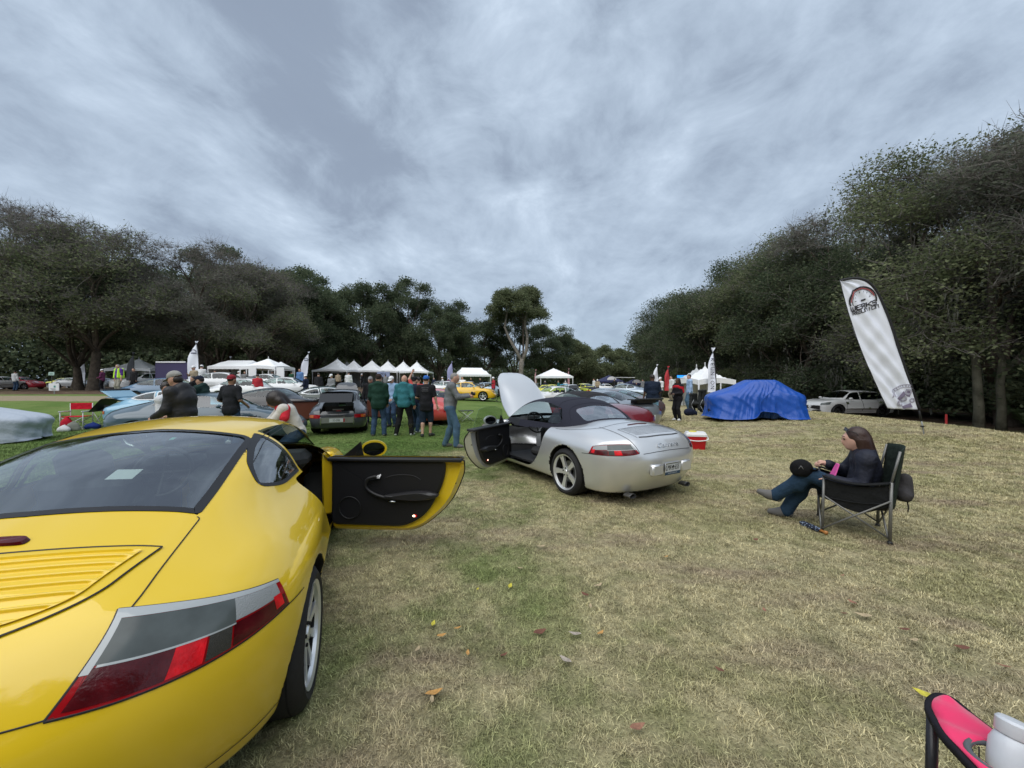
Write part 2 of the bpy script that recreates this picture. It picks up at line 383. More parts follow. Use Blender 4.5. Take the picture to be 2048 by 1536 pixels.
# ================================================================ car bodies
# car space: x forward from the rear axle, y to the car's left, z up
def side_of(P, rarch):  # distance in the wheel plane to the nearer axle
 return P
class Body:
 def __init__(s, kind):
  s.kind = kind
  if kind in ('modern', 'cabrio'):
   s.wb = 2.35; s.wr = .322; s.track = (.94, .885); s.tw = (.285, .23)
   s.arch = .365; s.xr = (-1.16, 3.5); s.hw = 1.0; s.xa = -.10 if kind == 'modern' else 0.0; s.wz = .285 if kind == 'modern' else s.wr
   X = [-1.1, -1.02, -.95, -.88, -.8, -.7, -.55, -.3, 0, .4, 1.0, 1.8, 2.1, 2.35, 2.7, 3.0, 3.2, 3.4]
   Y = [0, .3, .5, .66, .78, .9]
   C = [[.64, .70, .80, .855, .895, .93, .965, 1.0, 1.0, .95, .92, .93, .90, .845, .785, .70, .62, .50],
        [.63, .69, .785, .845, .885, .92, .953, .985, .985, .94, .915, .92, .885, .83, .775, .70, .62, .49],
        [.62, .67, .755, .82, .862, .895, .926, .955, .95, .925, .905, .90, .865, .82, .765, .70, .61, .47],
        [.60, .64, .70, .755, .80, .842, .882, .92, .922, .905, .89, .885, .865, .845, .80, .72, .61, .44],
        [.57, .60, .64, .69, .735, .78, .825, .87, .875, .868, .862, .86, .85, .83, .775, .68, .55, .39],
        [.50, .52, .56, .61, .65, .69, .735, .78, .79, .80, .80, .80, .785, .76, .69, .60, .47, .34]]
   s.T = table2(X, Y, np.array(C).T)
   s.W = nspline([-1.1, -.8, -.5, -.1, .3, .7, 1.2, 1.8, 2.35, 2.8, 3.1, 3.4], [.83, .88, .925, .955, .935, .897, .872, .868, .888, .862, .81, .70])
   if kind == 'cabrio': s.track = (.895, .875); s.W = nspline([-1.1, -.8, -.5, -.1, .3, .7, 1.2, 1.8, 2.35, 2.8, 3.1, 3.4], [.82, .86, .885, .905, .895, .875, .862, .858, .88, .858, .81, .70])
   s.S = nspline([.10, .2, .35, .55, .7, .8, .9, 1.1], [-.12, -.06, -.022, 0, -.006, -.024, -.06, -.16])
   s.R1 = nspline([.12, .28, .4, .5, .62, .70, .8, 1.0], [-.80, -.93, -1.0, -1.035, -1.04, -1.015, -.97, -.90])
   s.R2 = nspline([0, .2, .4, .55, .68, .78, .86, .93, 1.1], [0, .006, .035, .085, .165, .265, .385, .55, 1.2])
   s.N1 = nspline([.12, .3, .45, .6, .8, 1.0], [3.20, 3.36, 3.385, 3.30, 3.02, 2.7])
   s.N2 = nspline([0, .3, .5, .65, .78, .88, 1.0], [0, .03, .12, .25, .45, .72, 1.3])
   if kind == 'modern':
    s.zc = nspline([-.9, -.75, -.55, -.33, -.1, .2, .5, .8, 1.05, 1.25, 1.45, 1.65, 1.85, 2.05, 2.25], [.80, .87, .95, 1.03, 1.105, 1.19, 1.252, 1.29, 1.305, 1.297, 1.26, 1.17, 1.055, .93, .80])
    s.Yg = nspline([-.9, -.75, -.5, -.3, 0, .3, .7, 1.2, 1.6, 1.9, 2.1, 2.3], [.36, .47, .575, .64, .70, .73, .75, .755, .74, .69, .62, .48])
   else:
    s.zc = nspline([-.2, -.05, .12, .3, .5, .75, 1.0, 1.2, 1.45, 1.65, 1.85, 2.05, 2.25], [.80, .93, 1.06, 1.16, 1.245, 1.295, 1.305, 1.297, 1.26, 1.17, 1.055, .93, .80])
    s.Yg = nspline([-.2, 0, .15, .3, .5, .8, 1.2, 1.6, 1.9, 2.1, 2.3], [.48, .60, .665, .70, .725, .745, .755, .74, .69, .62, .48])
   s.tum = .46; s.belt = .9; s.crown = .075; s.zb = .16
   s.cut_x = (-.25, 2.0)
  elif kind == 'classic':
   s.wb = 2.27; s.wr = .315; s.track = (.80, .77); s.tw = (.23, .19)
   s.arch = .35; s.xr = (-1.1, 3.3); s.hw = .95; s.xa = 0; s.wz = s.wr
   X = [-1.0, -.93, -.85, -.72, -.5, -.25, 0, .4, 1.0, 1.8, 2.05, 2.35, 2.7, 2.95, 3.12]
   Y = [0, .3, .48, .60, .70, .82]
   C = [[.58, .68, .76, .83, .90, .95, .98, .95, .93, .93, .89, .80, .70, .60, .50],
        [.57, .67, .75, .82, .885, .935, .965, .94, .92, .92, .87, .775, .68, .59, .49],
        [.55, .63, .70, .77, .84, .89, .92, .91, .905, .90, .85, .77, .71, .63, .48],
        [.52, .60, .67, .735, .80, .85, .87, .88, .885, .89, .87, .83, .80, .70, .50],
        [.50, .57, .64, .70, .76, .81, .83, .85, .86, .87, .86, .83, .79, .69, .48],
        [.45, .50, .55, .61, .67, .72, .74, .76, .78, .79, .79, .76, .70, .60, .42]]
   s.T = table2(X, Y, np.array(C).T)
   s.W = nspline([-1.0, -.8, -.5, -.1, .3, .7, 1.2, 1.8, 2.35, 2.8, 3.1], [.72, .76, .80, .83, .82, .80, .795, .795, .81, .78, .72])
   s.S = nspline([.10, .2, .35, .55, .7, .8, .9, 1.1], [-.12, -.06, -.022, 0, -.008, -.03, -.07, -.16])
   s.R1 = nspline([.12, .28, .4, .5, .62, .70, .8, 1.0], [-.78, -.92, -.96, -.96, -.95, -.93, -.88, -.8])
   s.R2 = nspline([0, .2, .4, .55, .68, .78, .86, 1.1], [0, .006, .03, .075, .16, .28, .45, 1.2])
   s.N1 = nspline([.12, .3, .45, .6, .8, 1.0], [3.02, 3.14, 3.14, 3.08, 2.95, 2.7])
   s.N2 = nspline([0, .3, .5, .65, .78, .88, 1.0], [0, .03, .10, .22, .42, .7, 1.3])
   s.zc = nspline([-.85, -.6, -.35, -.1, .15, .4, .7, 1.0, 1.25, 1.45, 1.6, 1.78, 1.95, 2.15], [.78, .87, .975, 1.09, 1.19, 1.255, 1.30, 1.32, 1.31, 1.27, 1.20, 1.07, .93, .78])
   s.Yg = nspline([-.85, -.5, -.2, 0.1, .4, .8, 1.2, 1.5, 1.75, 1.95, 2.1], [.34, .46, .56, .62, .655, .68, .685, .67, .64, .58, .46])
   s.tum = .34; s.belt = .9; s.crown = .06; s.zb = .18
   s.cut_x = (-.3, 1.9)
  elif kind == 'suv':
   s.wb = 2.90; s.wr = .39; s.track = (.97, .97); s.tw = (.28, .28)
   s.arch = .44; s.xr = (-1.2, 4.1); s.hw = 1.08; s.xa = 0; s.wz = s.wr
   X = [-1.1, -1.0, -.85, -.6, -.3, 0, .5, 1.5, 2.3, 2.7, 3.0, 3.3, 3.6, 3.8, 4.0]
   Y = [0, .3, .55, .72, .85, 1.0]
   C = [[1.0, 1.08, 1.12, 1.14, 1.15, 1.15, 1.12, 1.08, 1.10, 1.10, 1.08, 1.04, .98, .90, .78]] * 2 + \
    [[.98, 1.06, 1.10, 1.12, 1.13, 1.13, 1.11, 1.07, 1.09, 1.09, 1.07, 1.03, .97, .88, .76],
        [.95, 1.03, 1.07, 1.10, 1.11, 1.11, 1.09, 1.06, 1.08, 1.09, 1.08, 1.04, .97, .86, .72],
        [.90, .98, 1.02, 1.05, 1.06, 1.06, 1.05, 1.03, 1.04, 1.05, 1.05, 1.01, .92, .80, .66],
        [.80, .85, .88, .90, .92, .92, .92, .92, .92, .92, .90, .85, .76, .66, .55]]
   s.T = table2(X, Y, np.array(C).T)
   s.W = nspline([-1.1, -.8, -.4, 0, .5, 1.5, 2.4, 2.9, 3.4, 3.8, 4.0], [.90, .95, .985, 1.0, .985, .965, .97, .99, .96, .90, .82])
   s.S = nspline([.15, .3, .45, .65, .85, 1.0, 1.15, 1.4], [-.12, -.06, -.03, 0, -.01, -.03, -.07, -.2])
   s.R1 = nspline([.15, .3, .5, .7, .9, 1.1, 1.3], [-.85, -.98, -1.04, -1.05, -1.02, -.95, -.8])
   s.R2 = nspline([0, .3, .6, .8, .92, 1.02, 1.2], [0, .02, .08, .17, .3, .5, 1.0])
   s.N1 = nspline([.15, .3, .5, .7, .9, 1.1, 1.3], [3.75, 3.88, 3.92, 3.93, 3.88, 3.7, 3.4])
   s.N2 = nspline([0, .3, .6, .8, .92, 1.02, 1.2], [0, .03, .12, .26, .45, .72, 1.2])
   s.zc = nspline([-1.1, -.95, -.75, -.5, -.2, .2, .8, 1.3, 1.7, 2.0, 2.25, 2.5, 2.8], [1.0, 1.12, 1.30, 1.46, 1.56, 1.62, 1.66, 1.665, 1.63, 1.53, 1.39, 1.22, 1.0])
   s.Yg = nspline([-1.1, -.7, -.3, .3, 1.0, 1.7, 2.2, 2.5, 2.8], [.62, .72, .79, .84, .85, .84, .80, .72, .58])
   s.tum = .40; s.belt = 1.1; s.crown = .06; s.zb = .26
   s.cut_x = (-.6, 2.3)
  s.zc_lim = {'modern': (-.72, 2.12), 'cabrio': (-.08, 2.1), 'classic': (-.68, 2.02), 'suv': (-1.0, 2.65)}[kind]
 def low(s, P):
  x, y, z = P[..., 0], np.abs(P[..., 1]), P[..., 2]
  a = smax(z - s.T(x, y), y - s.W(x) - s.S(z), .10)
  a = smax(a, (s.R1(z) + s.R2(y)) - x, .09)
  a = smax(a, x - (s.N1(z) - s.N2(y)), .20)
  return a
 def green(s, P):
  x, y, z = P[..., 0], np.abs(P[..., 1]), P[..., 2]
  g = smax(z - (s.zc(x) - s.crown * (y / .6) ** 2), (y - (s.Yg(x) - s.tum * (z - s.belt))) * .92, .15)
  g = smax(g, np.maximum(s.zc_lim[0] - x, x - s.zc_lim[1]), .08)
  return smax(g, .55 - z, .05)
 def fin(s, a, P):
  x, y, z = P[..., 0], np.abs(P[..., 1]), P[..., 2]
  a = smax(a, s.zb - z, .05)
  d = np.minimum(np.hypot(x - s.xa, z - s.wz), np.hypot(x - s.wb, z - s.wr))
  cut = np.minimum(s.arch - d, y - (s.W(x) - .34))
  return smax(a, cut, .012)
 def f(s, P):
  P = np.asarray(P, float)
  a = s.low(P)
  if s.kind != 'cabrio': a = smin(a, s.green(P), .11)
  return s.fin(a, P)
 def froof(s, P):
  return s.green(np.asarray(P, float))
 def fall(s, P):
  P = np.asarray(P, float); return smin(s.low(P), s.green(P), .05)
 def grid(s, h, fn='f'):
  xs = np.arange(s.xr[0], s.xr[1], h); ys = np.arange(-h * 1.5, s.hw, h); zs = np.arange(.05, 1.78 if s.kind == 'suv' else 1.40, h)
  x2, y2 = np.meshgrid(xs, ys, indexing='ij'); T = s.T(x2, np.abs(y2))[:, :, None]
  X = xs[:, None, None]; Y = np.abs(ys)[None, :, None]; Z = zs[None, None, :]
  W = s.W(xs)[:, None, None]
  if fn == 'roof':
   g = smax(Z - (s.zc(X) - s.crown * (Y / .6) ** 2), (Y - (s.Yg(X) - s.tum * (Z - s.belt))) * .92, .15); g = smax(g, np.maximum(s.zc_lim[0] - X, X - s.zc_lim[1]), .08); a = smax(g, .55 - Z, .05)
  else:
   a = smax(Z - T, Y - W - s.S(zs)[None, None, :], .10)
   a = smax(a, (s.R1(zs)[None, None, :] + s.R2(np.abs(ys))[None, :, None]) - X, .09)
   a = smax(a, X - (s.N1(zs)[None, None, :] - s.N2(np.abs(ys))[None, :, None]), .20)
   if s.kind != 'cabrio':
    g = smax(Z - (s.zc(X) - s.crown * (Y / .6) ** 2), (Y - (s.Yg(X) - s.tum * (Z - s.belt))) * .92, .15); g = smax(g, np.maximum(s.zc_lim[0] - X, X - s.zc_lim[1]), .08); g = smax(g, .55 - Z, .05)
    a = smin(a, g, .11)
   a = smax(a, s.zb - Z, .05)
   d = np.minimum(np.hypot(X - s.xa, Z - s.wz), np.hypot(X - s.wb, Z - s.wr))
   a = smax(a, np.minimum(s.arch - d, Y - (W - .34)), .012)
  return a, (xs[0], ys[0], zs[0])
 def shell(s, h, fn='f'):
  F, org = s.grid(h, fn); ff = s.f if fn == 'f' else s.froof
  V, Q = surface_nets(F, org, h)
  V = relax(ff, V, 3)
  # keep the left half and mirror it
  cen = V[Q].mean(1); Q = Q[cen[:, 1] > 0]
  used = np.unique(Q); m = np.full(len(V), -1); m[used] = np.arange(len(used)); V = V[used]; Q = m[Q]
  seam = V[:, 1] < h * .75
  b = np.zeros(len(V), bool); E = np.sort(np.vstack([Q[:, [0, 1]], Q[:, [1, 2]], Q[:, [2, 3]], Q[:, [3, 0]]]), 1)
  u, c = np.unique(E, axis=0, return_counts=True); b[u[c == 1].ravel()] = True
  V[b & seam, 1] = 0
  G = gradn(ff, V); fc = V[Q]; nn = np.cross(fc[:, 2] - fc[:, 0], fc[:, 3] - fc[:, 1]); fl = (nn * G[Q].mean(1)).sum(1) < 0
  Q[fl] = Q[fl][:, ::-1]
  return V, Q
BODIES = {}
def body(kind):
 if kind not in BODIES: BODIES[kind] = Body(kind)
 return BODIES[kind]
def snap2d(ff, V, poly, ax, mask, h, k=.62):
 """move vertices near the outline onto it; ax = the projection axes, the third is solved on the surface"""
 ids = np.where(mask)[0]
 if not len(ids): return
 P = V[ids][:, ax]; lo = poly.min(0) - h; hi = poly.max(0) + h
 m = ((P > lo) & (P < hi)).all(1); ids = ids[m]; P = P[m]
 d, q = nearpoly(P, poly); m = d < h * k; ids = ids[m]; q = q[m]
 if not len(ids): return
 W = V[ids].copy(); W[:, ax] = q; o = [a for a in range(3) if a not in ax][0]
 for _ in range(5):
  e = np.zeros(3); e[o] = 1e-3; g = (ff(W + e) - ff(W - e)) / 2e-3
  st = ff(W) / np.where(np.abs(g) < .15, .15 * np.sign(g + 1e-9), g); W[:, o] -= np.clip(st, -.02, .02)
 ok = np.abs(ff(W)) < 4e-3; V[ids[ok]] = W[ok]
def outlines(B):
 k = B.kind; O = {}
 if k == 'modern':
  O['side_window'] = ('s', rpoly([(1.90, .93, .03), (.71, .93, .02), (.675, 1.228, .03), (.9, 1.238, .3), (1.2, 1.225, .3), (1.46, 1.15, .2)]))
  O['quarter_window'] = ('s', rpoly([(.67, .952, .02), (.30, .948, .10), (.07, 1.0, .07), (.18, 1.10, .12), (.40, 1.178, .1), (.635, 1.222, .02)]))
  O['rear_window'] = ('t', rpoly([(-.325, 0, 0), (-.30, .535, .03), (.10, .53, .3), (.545, .505, .09), (.60, 0, 0)]))
  O['windscreen'] = ('t', rpoly([(2.02, 0, 0), (1.97, .45, .2), (1.86, .655, .04), (1.44, .525, .06), (1.37, 0, 0)]))
  O['door'] = ('s', rpoly([(1.74, .93, .01), (1.74, .24, .05), (.92, .23, .15), (.62, .48, .2), (.50, .78, .14), (.49, .935, .05)]))
  O['engine_lid'] = ('t', rpoly([(-.34, 0, 0), (-.315, .545, .02), (-.80, .548, .10), (-1.0, .478, .01), (-1.09, .46, 0), (-1.09, 0, 0)]))
  O['front_lid'] = ('t', rpoly([(2.06, 0, 0), (2.0, .5, .15), (2.35, .56, .2), (3.0, .42, .2), (3.2, .25, .1), (3.22, 0, 0)]))
 elif k == 'cabrio':
  O['windscreen'] = ('t', rpoly([(2.02, 0, 0), (1.97, .45, .2), (1.86, .655, .04), (1.44, .525, .06), (1.37, 0, 0)]))
  O['door'] = ('s', rpoly([(1.74, .93, .01), (1.74, .24, .05), (.92, .23, .15), (.62, .48, .2), (.50, .78, .14), (.49, .935, .05)]))
  O['engine_lid'] = ('t', rpoly([(-.34, 0, 0), (-.315, .545, .02), (-.80, .548, .10), (-1.0, .478, .01), (-1.09, .46, 0), (-1.09, 0, 0)]))
  O['front_lid'] = ('t', rpoly([(2.06, 0, 0), (2.0, .5, .15), (2.35, .56, .2), (3.0, .42, .2), (3.2, .25, .1), (3.22, 0, 0)]))
  O['cockpit'] = ('t', rpoly([(0.02, 0, 0), (.05, .60, .12), (.4, .70, .1), (1.85, .70, .05), (1.98, .5, .1), (2.03, 0, 0)]))
 elif k == 'classic':
  O['side_window'] = ('s', rpoly([(1.80, .945, .03), (.72, .945, .02), (.68, 1.235, .03), (1.1, 1.25, .3), (1.40, 1.20, .12)]))
  O['quarter_window'] = ('s', rpoly([(.66, .945, .02), (.16, .945, .08), (-.12, 1.00, .05), (.15, 1.13, .15), (.4, 1.20, .1), (.62, 1.233, .02)]))
  O['rear_window'] = ('t', rpoly([(-.30, 0, 0), (-.27, .46, .06), (.25, .47, .1), (.33, .44, .05), (.36, 0, 0)]))
  O['windscreen'] = ('t', rpoly([(1.90, 0, 0), (1.86, .40, .15), (1.76, .585, .05), (1.50, .52, .05), (1.44, 0, 0)]))
  O['door'] = ('s', rpoly([(1.62, .93, .01), (1.62, .25, .06), (.82, .24, .12), (.55, .45, .18), (.50, .8, .05), (.50, .93, .01)]))
  O['engine_lid'] = ('t', rpoly([(-.40, 0, 0), (-.40, .42, .08), (-.93, .44, .04), (-.99, .3, .01), (-1.0, 0, 0)]))
  O['front_lid'] = ('t', rpoly([(2.0, 0, 0), (1.97, .42, .08), (2.5, .42, .2), (2.95, .30, .1), (3.02, 0, 0)]))
 elif k == 'suv':
  O['side_window'] = ('s', rpoly([(2.30, 1.12, .03), (1.42, 1.11, .02), (1.40, 1.545, .02), (1.75, 1.52, .2), (1.98, 1.43, .1)]))
  O['quarter_window'] = ('s', rpoly([(1.34, 1.11, .02), (.15, 1.12, .05), (-.52, 1.24, .04), (-.35, 1.40, .1), (.2, 1.52, .2), (1.32, 1.55, .02)]))
  O['rear_window'] = ('t', rpoly([(-.98, 0, 0), (-.93, .55, .05), (-.55, .56, .1), (-.5, 0, 0)]))
  O['windscreen'] = ('t', rpoly([(2.58, 0, 0), (2.5, .5, .15), (2.38, .70, .05), (1.86, .60, .06), (1.78, 0, 0)]))
  O['door'] = ('s', rpoly([(2.36, 1.1, .01), (2.36, .38, .05), (1.36, .38, .05), (1.36, 1.1, .01)]))
  O['rear_door'] = ('s', rpoly([(1.34, 1.1, .01), (1.34, .38, .05), (.55, .38, .05), (.36, .7, .15), (.30, 1.1, .01)]))
 return O
def mirrorV(V, Q):
 Vm = V * np.array([1, -1, 1]); return Vm, Q[:, ::-1]
def compact(V, Q, N=None):
 u = np.unique(Q); m = np.full(len(V), -1); m[u] = np.arange(len(u)); return V[u], m[Q], (None if N is None else N[u])
def ffrom(B): return B.f
CARCACHE = {}
def car_pieces(kind, h):
 """region -> list of (V,Q,N) for left and right or centre"""
 key = (kind, h)
 if key in CARCACHE: return CARCACHE[key]
 B = body(kind); V, Q = B.shell(h); O = outlines(B)
 G = gradn(B.f, V); G /= np.linalg.norm(G, axis=1, keepdims=True) + 1e-9
 sidem = (np.abs(G[:, 1]) > .35) & (V[:, 1] > .3); topm = G[:, 2] > .12
 border = .028 if kind != 'suv' else .03
 for nme, (pr, P) in O.items():
  if h > .045 and nme in ('engine_lid', 'front_lid', 'rear_door') : continue
  P = densify(P, .02)
  if pr == 's': snap2d(B.f, V, P, [0, 2], sidem, h)
  else: snap2d(B.f, V, P[(np.abs(P[:, 1]) > 1e-6)] if False else P, [0, 1], topm & (V[:, 1] > h * .4) & (V[:, 2] > .70), h)
 G = gradn(B.f, V); G /= np.linalg.norm(G, axis=1, keepdims=True) + 1e-9
 c = V[Q].mean(1); gn = G[Q].mean(1); reg = np.zeros(len(Q), int); names = ['body']
 def setr(nm, mask):
  if nm not in names: names.append(nm)
  reg[mask] = names.index(nm)
 d = np.minimum(np.hypot(c[:, 0] - B.xa, c[:, 2] - B.wz), np.hypot(c[:, 0] - B.wb, c[:, 2] - B.wr))
 for nme in [n for n in ('engine_lid', 'front_lid', 'door', 'rear_door', 'cockpit', 'windscreen', 'rear_window', 'quarter_window', 'side_window') if n in O]:
  if h > .045 and nme in ('engine_lid', 'front_lid', 'rear_door'): continue
  pr, P = O[nme]
  if pr == 's': m = inpoly(c[:, [0, 2]], P) & (c[:, 1] > .3) & ((gn[:, 1] > .3) if 'door' not in nme else ((gn[:, 1] > .3) | (c[:, 1] > .69)))
  else: m = inpoly(c[:, [0, 1]], P) & (gn[:, 2] > .1)
  if nme == 'engine_lid': m &= c[:, 2] > .694
  setr(nme, m)
 setr('underbody', ((c[:, 2] < B.zb + .05) & (gn[:, 2] < -.82)) | ((d < B.arch + .012) & (gn[:, 1] < .75)))
 out = {}
 for i, nm in enumerate(names):
  q = Q[reg == i]
  if len(q): out[nm] = compact(V, q, G)
 CARCACHE[key] = out; return out
def piece_mesh(name, tri, sides, mats, off=0.0):
 Vs, Qs, Ns, n = [], [], [], 0
 for sd in sides:
  V, Q, N = tri; V = V + N * off; 
  if sd < 0: V = V * [1, -1, 1]; Q = Q[:, ::-1]; N = N * [1, -1, 1]
  Vs.append(V); Qs.append(Q + n); Ns.append(N); n += len(V)
 return new_mesh(name, np.vstack(Vs), np.vstack(Qs), mats, normals=np.vstack(Ns))
def surf_line(B, pts, pr, side=1, ff=None, off=0.0):
 """project a 2D polyline on to the body: 's' side view (x,z), 't' top view (x,y), 'r' rear view (y,z)"""
 ff = ff or B.f; P = np.array(pts, float)
 if pr == 's': O = np.c_[P[:, 0], np.full(len(P), 1.15), P[:, 1]]; D = [0, -1, 0]
 elif pr == 't': O = np.c_[P[:, 0], P[:, 1], np.full(len(P), 1.75)]; D = [0, 0, -1]
 elif pr == 'r': O = np.c_[np.full(len(P), B.xr[0] - .1), P]; D = [1, 0, 0]
 elif pr == 'f': O = np.c_[np.full(len(P), B.xr[1] + .1), P]; D = [-1, 0, 0]
 V = raycast(ff, O, D, 1.7, 120)
 if off: g = gradn(ff, V); V = V + g / np.linalg.norm(g, axis=1, keepdims=True) * off
 if side < 0: V = V * [1, -1, 1]
 return V
def ribbon(ff, P, w, lift=.0015):
 """flat strip of width w lying along the surface polyline P"""
 g = gradn(ff, P); g /= np.linalg.norm(g, axis=1, keepdims=True) + 1e-9
 T = np.gradient(P, axis=0); T /= np.linalg.norm(T, axis=1, keepdims=True) + 1e-9
 S = np.cross(T, g); S /= np.linalg.norm(S, axis=1, keepdims=True) + 1e-9
 A = P + S * w / 2 + g * lift; B_ = P - S * w / 2 + g * lift; n = len(P)
 V = np.vstack([A, B_, P + g * lift * 1.6]); F = []
 for i in range(n - 1): F += [[i, 2 * n + i, 2 * n + i + 1, i + 1], [2 * n + i, n + i, n + i + 1, 2 * n + i + 1]]
 return V, F
def band(B, poly, w, pr, side=1, ff=None, lift=.003, taper=None):
 """flat closed band between an outline and its inset, on the surface"""
 ff = ff or B.f; P = densify(poly, .025); A = surf_line(B, P, pr, side, ff, lift); C = surf_line(B, inset(P, w), pr, side, ff, lift); n = len(P)
 V = np.vstack([A, C]); F = [[i, (i + 1) % n, n + (i + 1) % n, n + i] for i in range(n)]
 return V, F
QP = {}
def quadpatch(ff, bot, top, D, ns, nt, s0=0, s1=1, t0=0, t1=1, off=.003, back=.5, fn=None):
 k = (ff.__self__.kind, ff.__name__, str(np.round(bot, 3)), str(np.round(top, 3)), D, ns, nt, s0, s1, t0, t1, off, fn)
 if k not in QP: QP[k] = quadpatch_(ff, bot, top, D, ns, nt, s0, s1, t0, t1, off, back, fn)
 return QP[k][0].copy(), QP[k][1].copy()
def quadpatch_(ff, bot, top, D, ns, nt, s0=0, s1=1, t0=0, t1=1, off=.003, back=.5, fn=None):
 """patch between two 3D polylines, dropped on to the surface along D"""
 bot = np.array(bot, float); top = np.array(top, float)
 def along(P, s):
  L = np.r_[0, np.cumsum(np.linalg.norm(np.diff(P, axis=0), axis=1))]; L /= L[-1]
  return np.stack([np.interp(s, L, P[:, i]) for i in range(3)], -1)
 s = np.linspace(s0, s1, ns); t = np.linspace(t0, t1, nt)
 Bp = along(bot, s)[:, None]; Tp = along(top, s)[:, None]; P = Bp + (Tp - Bp) * t[None, :, None]
 D = np.array(D, float); D /= np.linalg.norm(D); O = P.reshape(-1, 3) - D * back
 V = raycast(ff, O, D, back * 2.2, 70); g = gradn(ff, V); g /= np.linalg.norm(g, axis=1, keepdims=True) + 1e-9
 o = off if fn is None else off + fn(*np.meshgrid(s, t, indexing='ij')).reshape(-1, 1)
 V = V + g * o; i = np.arange(ns - 1)[:, None] * nt; j = np.arange(nt - 1)[None]
 F = np.stack([i + j, i + j + 1, i + nt + j + 1, i + nt + j], -1).reshape(-1, 4)
 # orient outwards
 n0 = np.cross(V[F[0, 2]] - V[F[0, 0]], V[F[0, 3]] - V[F[0, 1]])
 if n0 @ g[0] < 0: F = F[:, ::-1]
 return V, F
def gridtop(ff, X, Y, off):
 P = np.c_[X.ravel(), Y.ravel(), np.full(X.size, 1.6)]; V = raycast(ff, P, [0, 0, -1], 1.5, 110); g = gradn(ff, V); g /= np.linalg.norm(g, axis=1, keepdims=True)
 V = V + g * np.asarray(off).reshape(-1, 1); ns, nt = X.shape; i = np.arange(ns - 1)[:, None] * nt; j = np.arange(nt - 1)[None]
 F = np.stack([i + j, i + j + 1, i + nt + j + 1, i + nt + j], -1).reshape(-1, 4)
 n0 = np.cross(V[F[0, 2]] - V[F[0, 0]], V[F[0, 3]] - V[F[0, 1]])
 return V, (F[:, ::-1] if n0[2] < 0 else F)
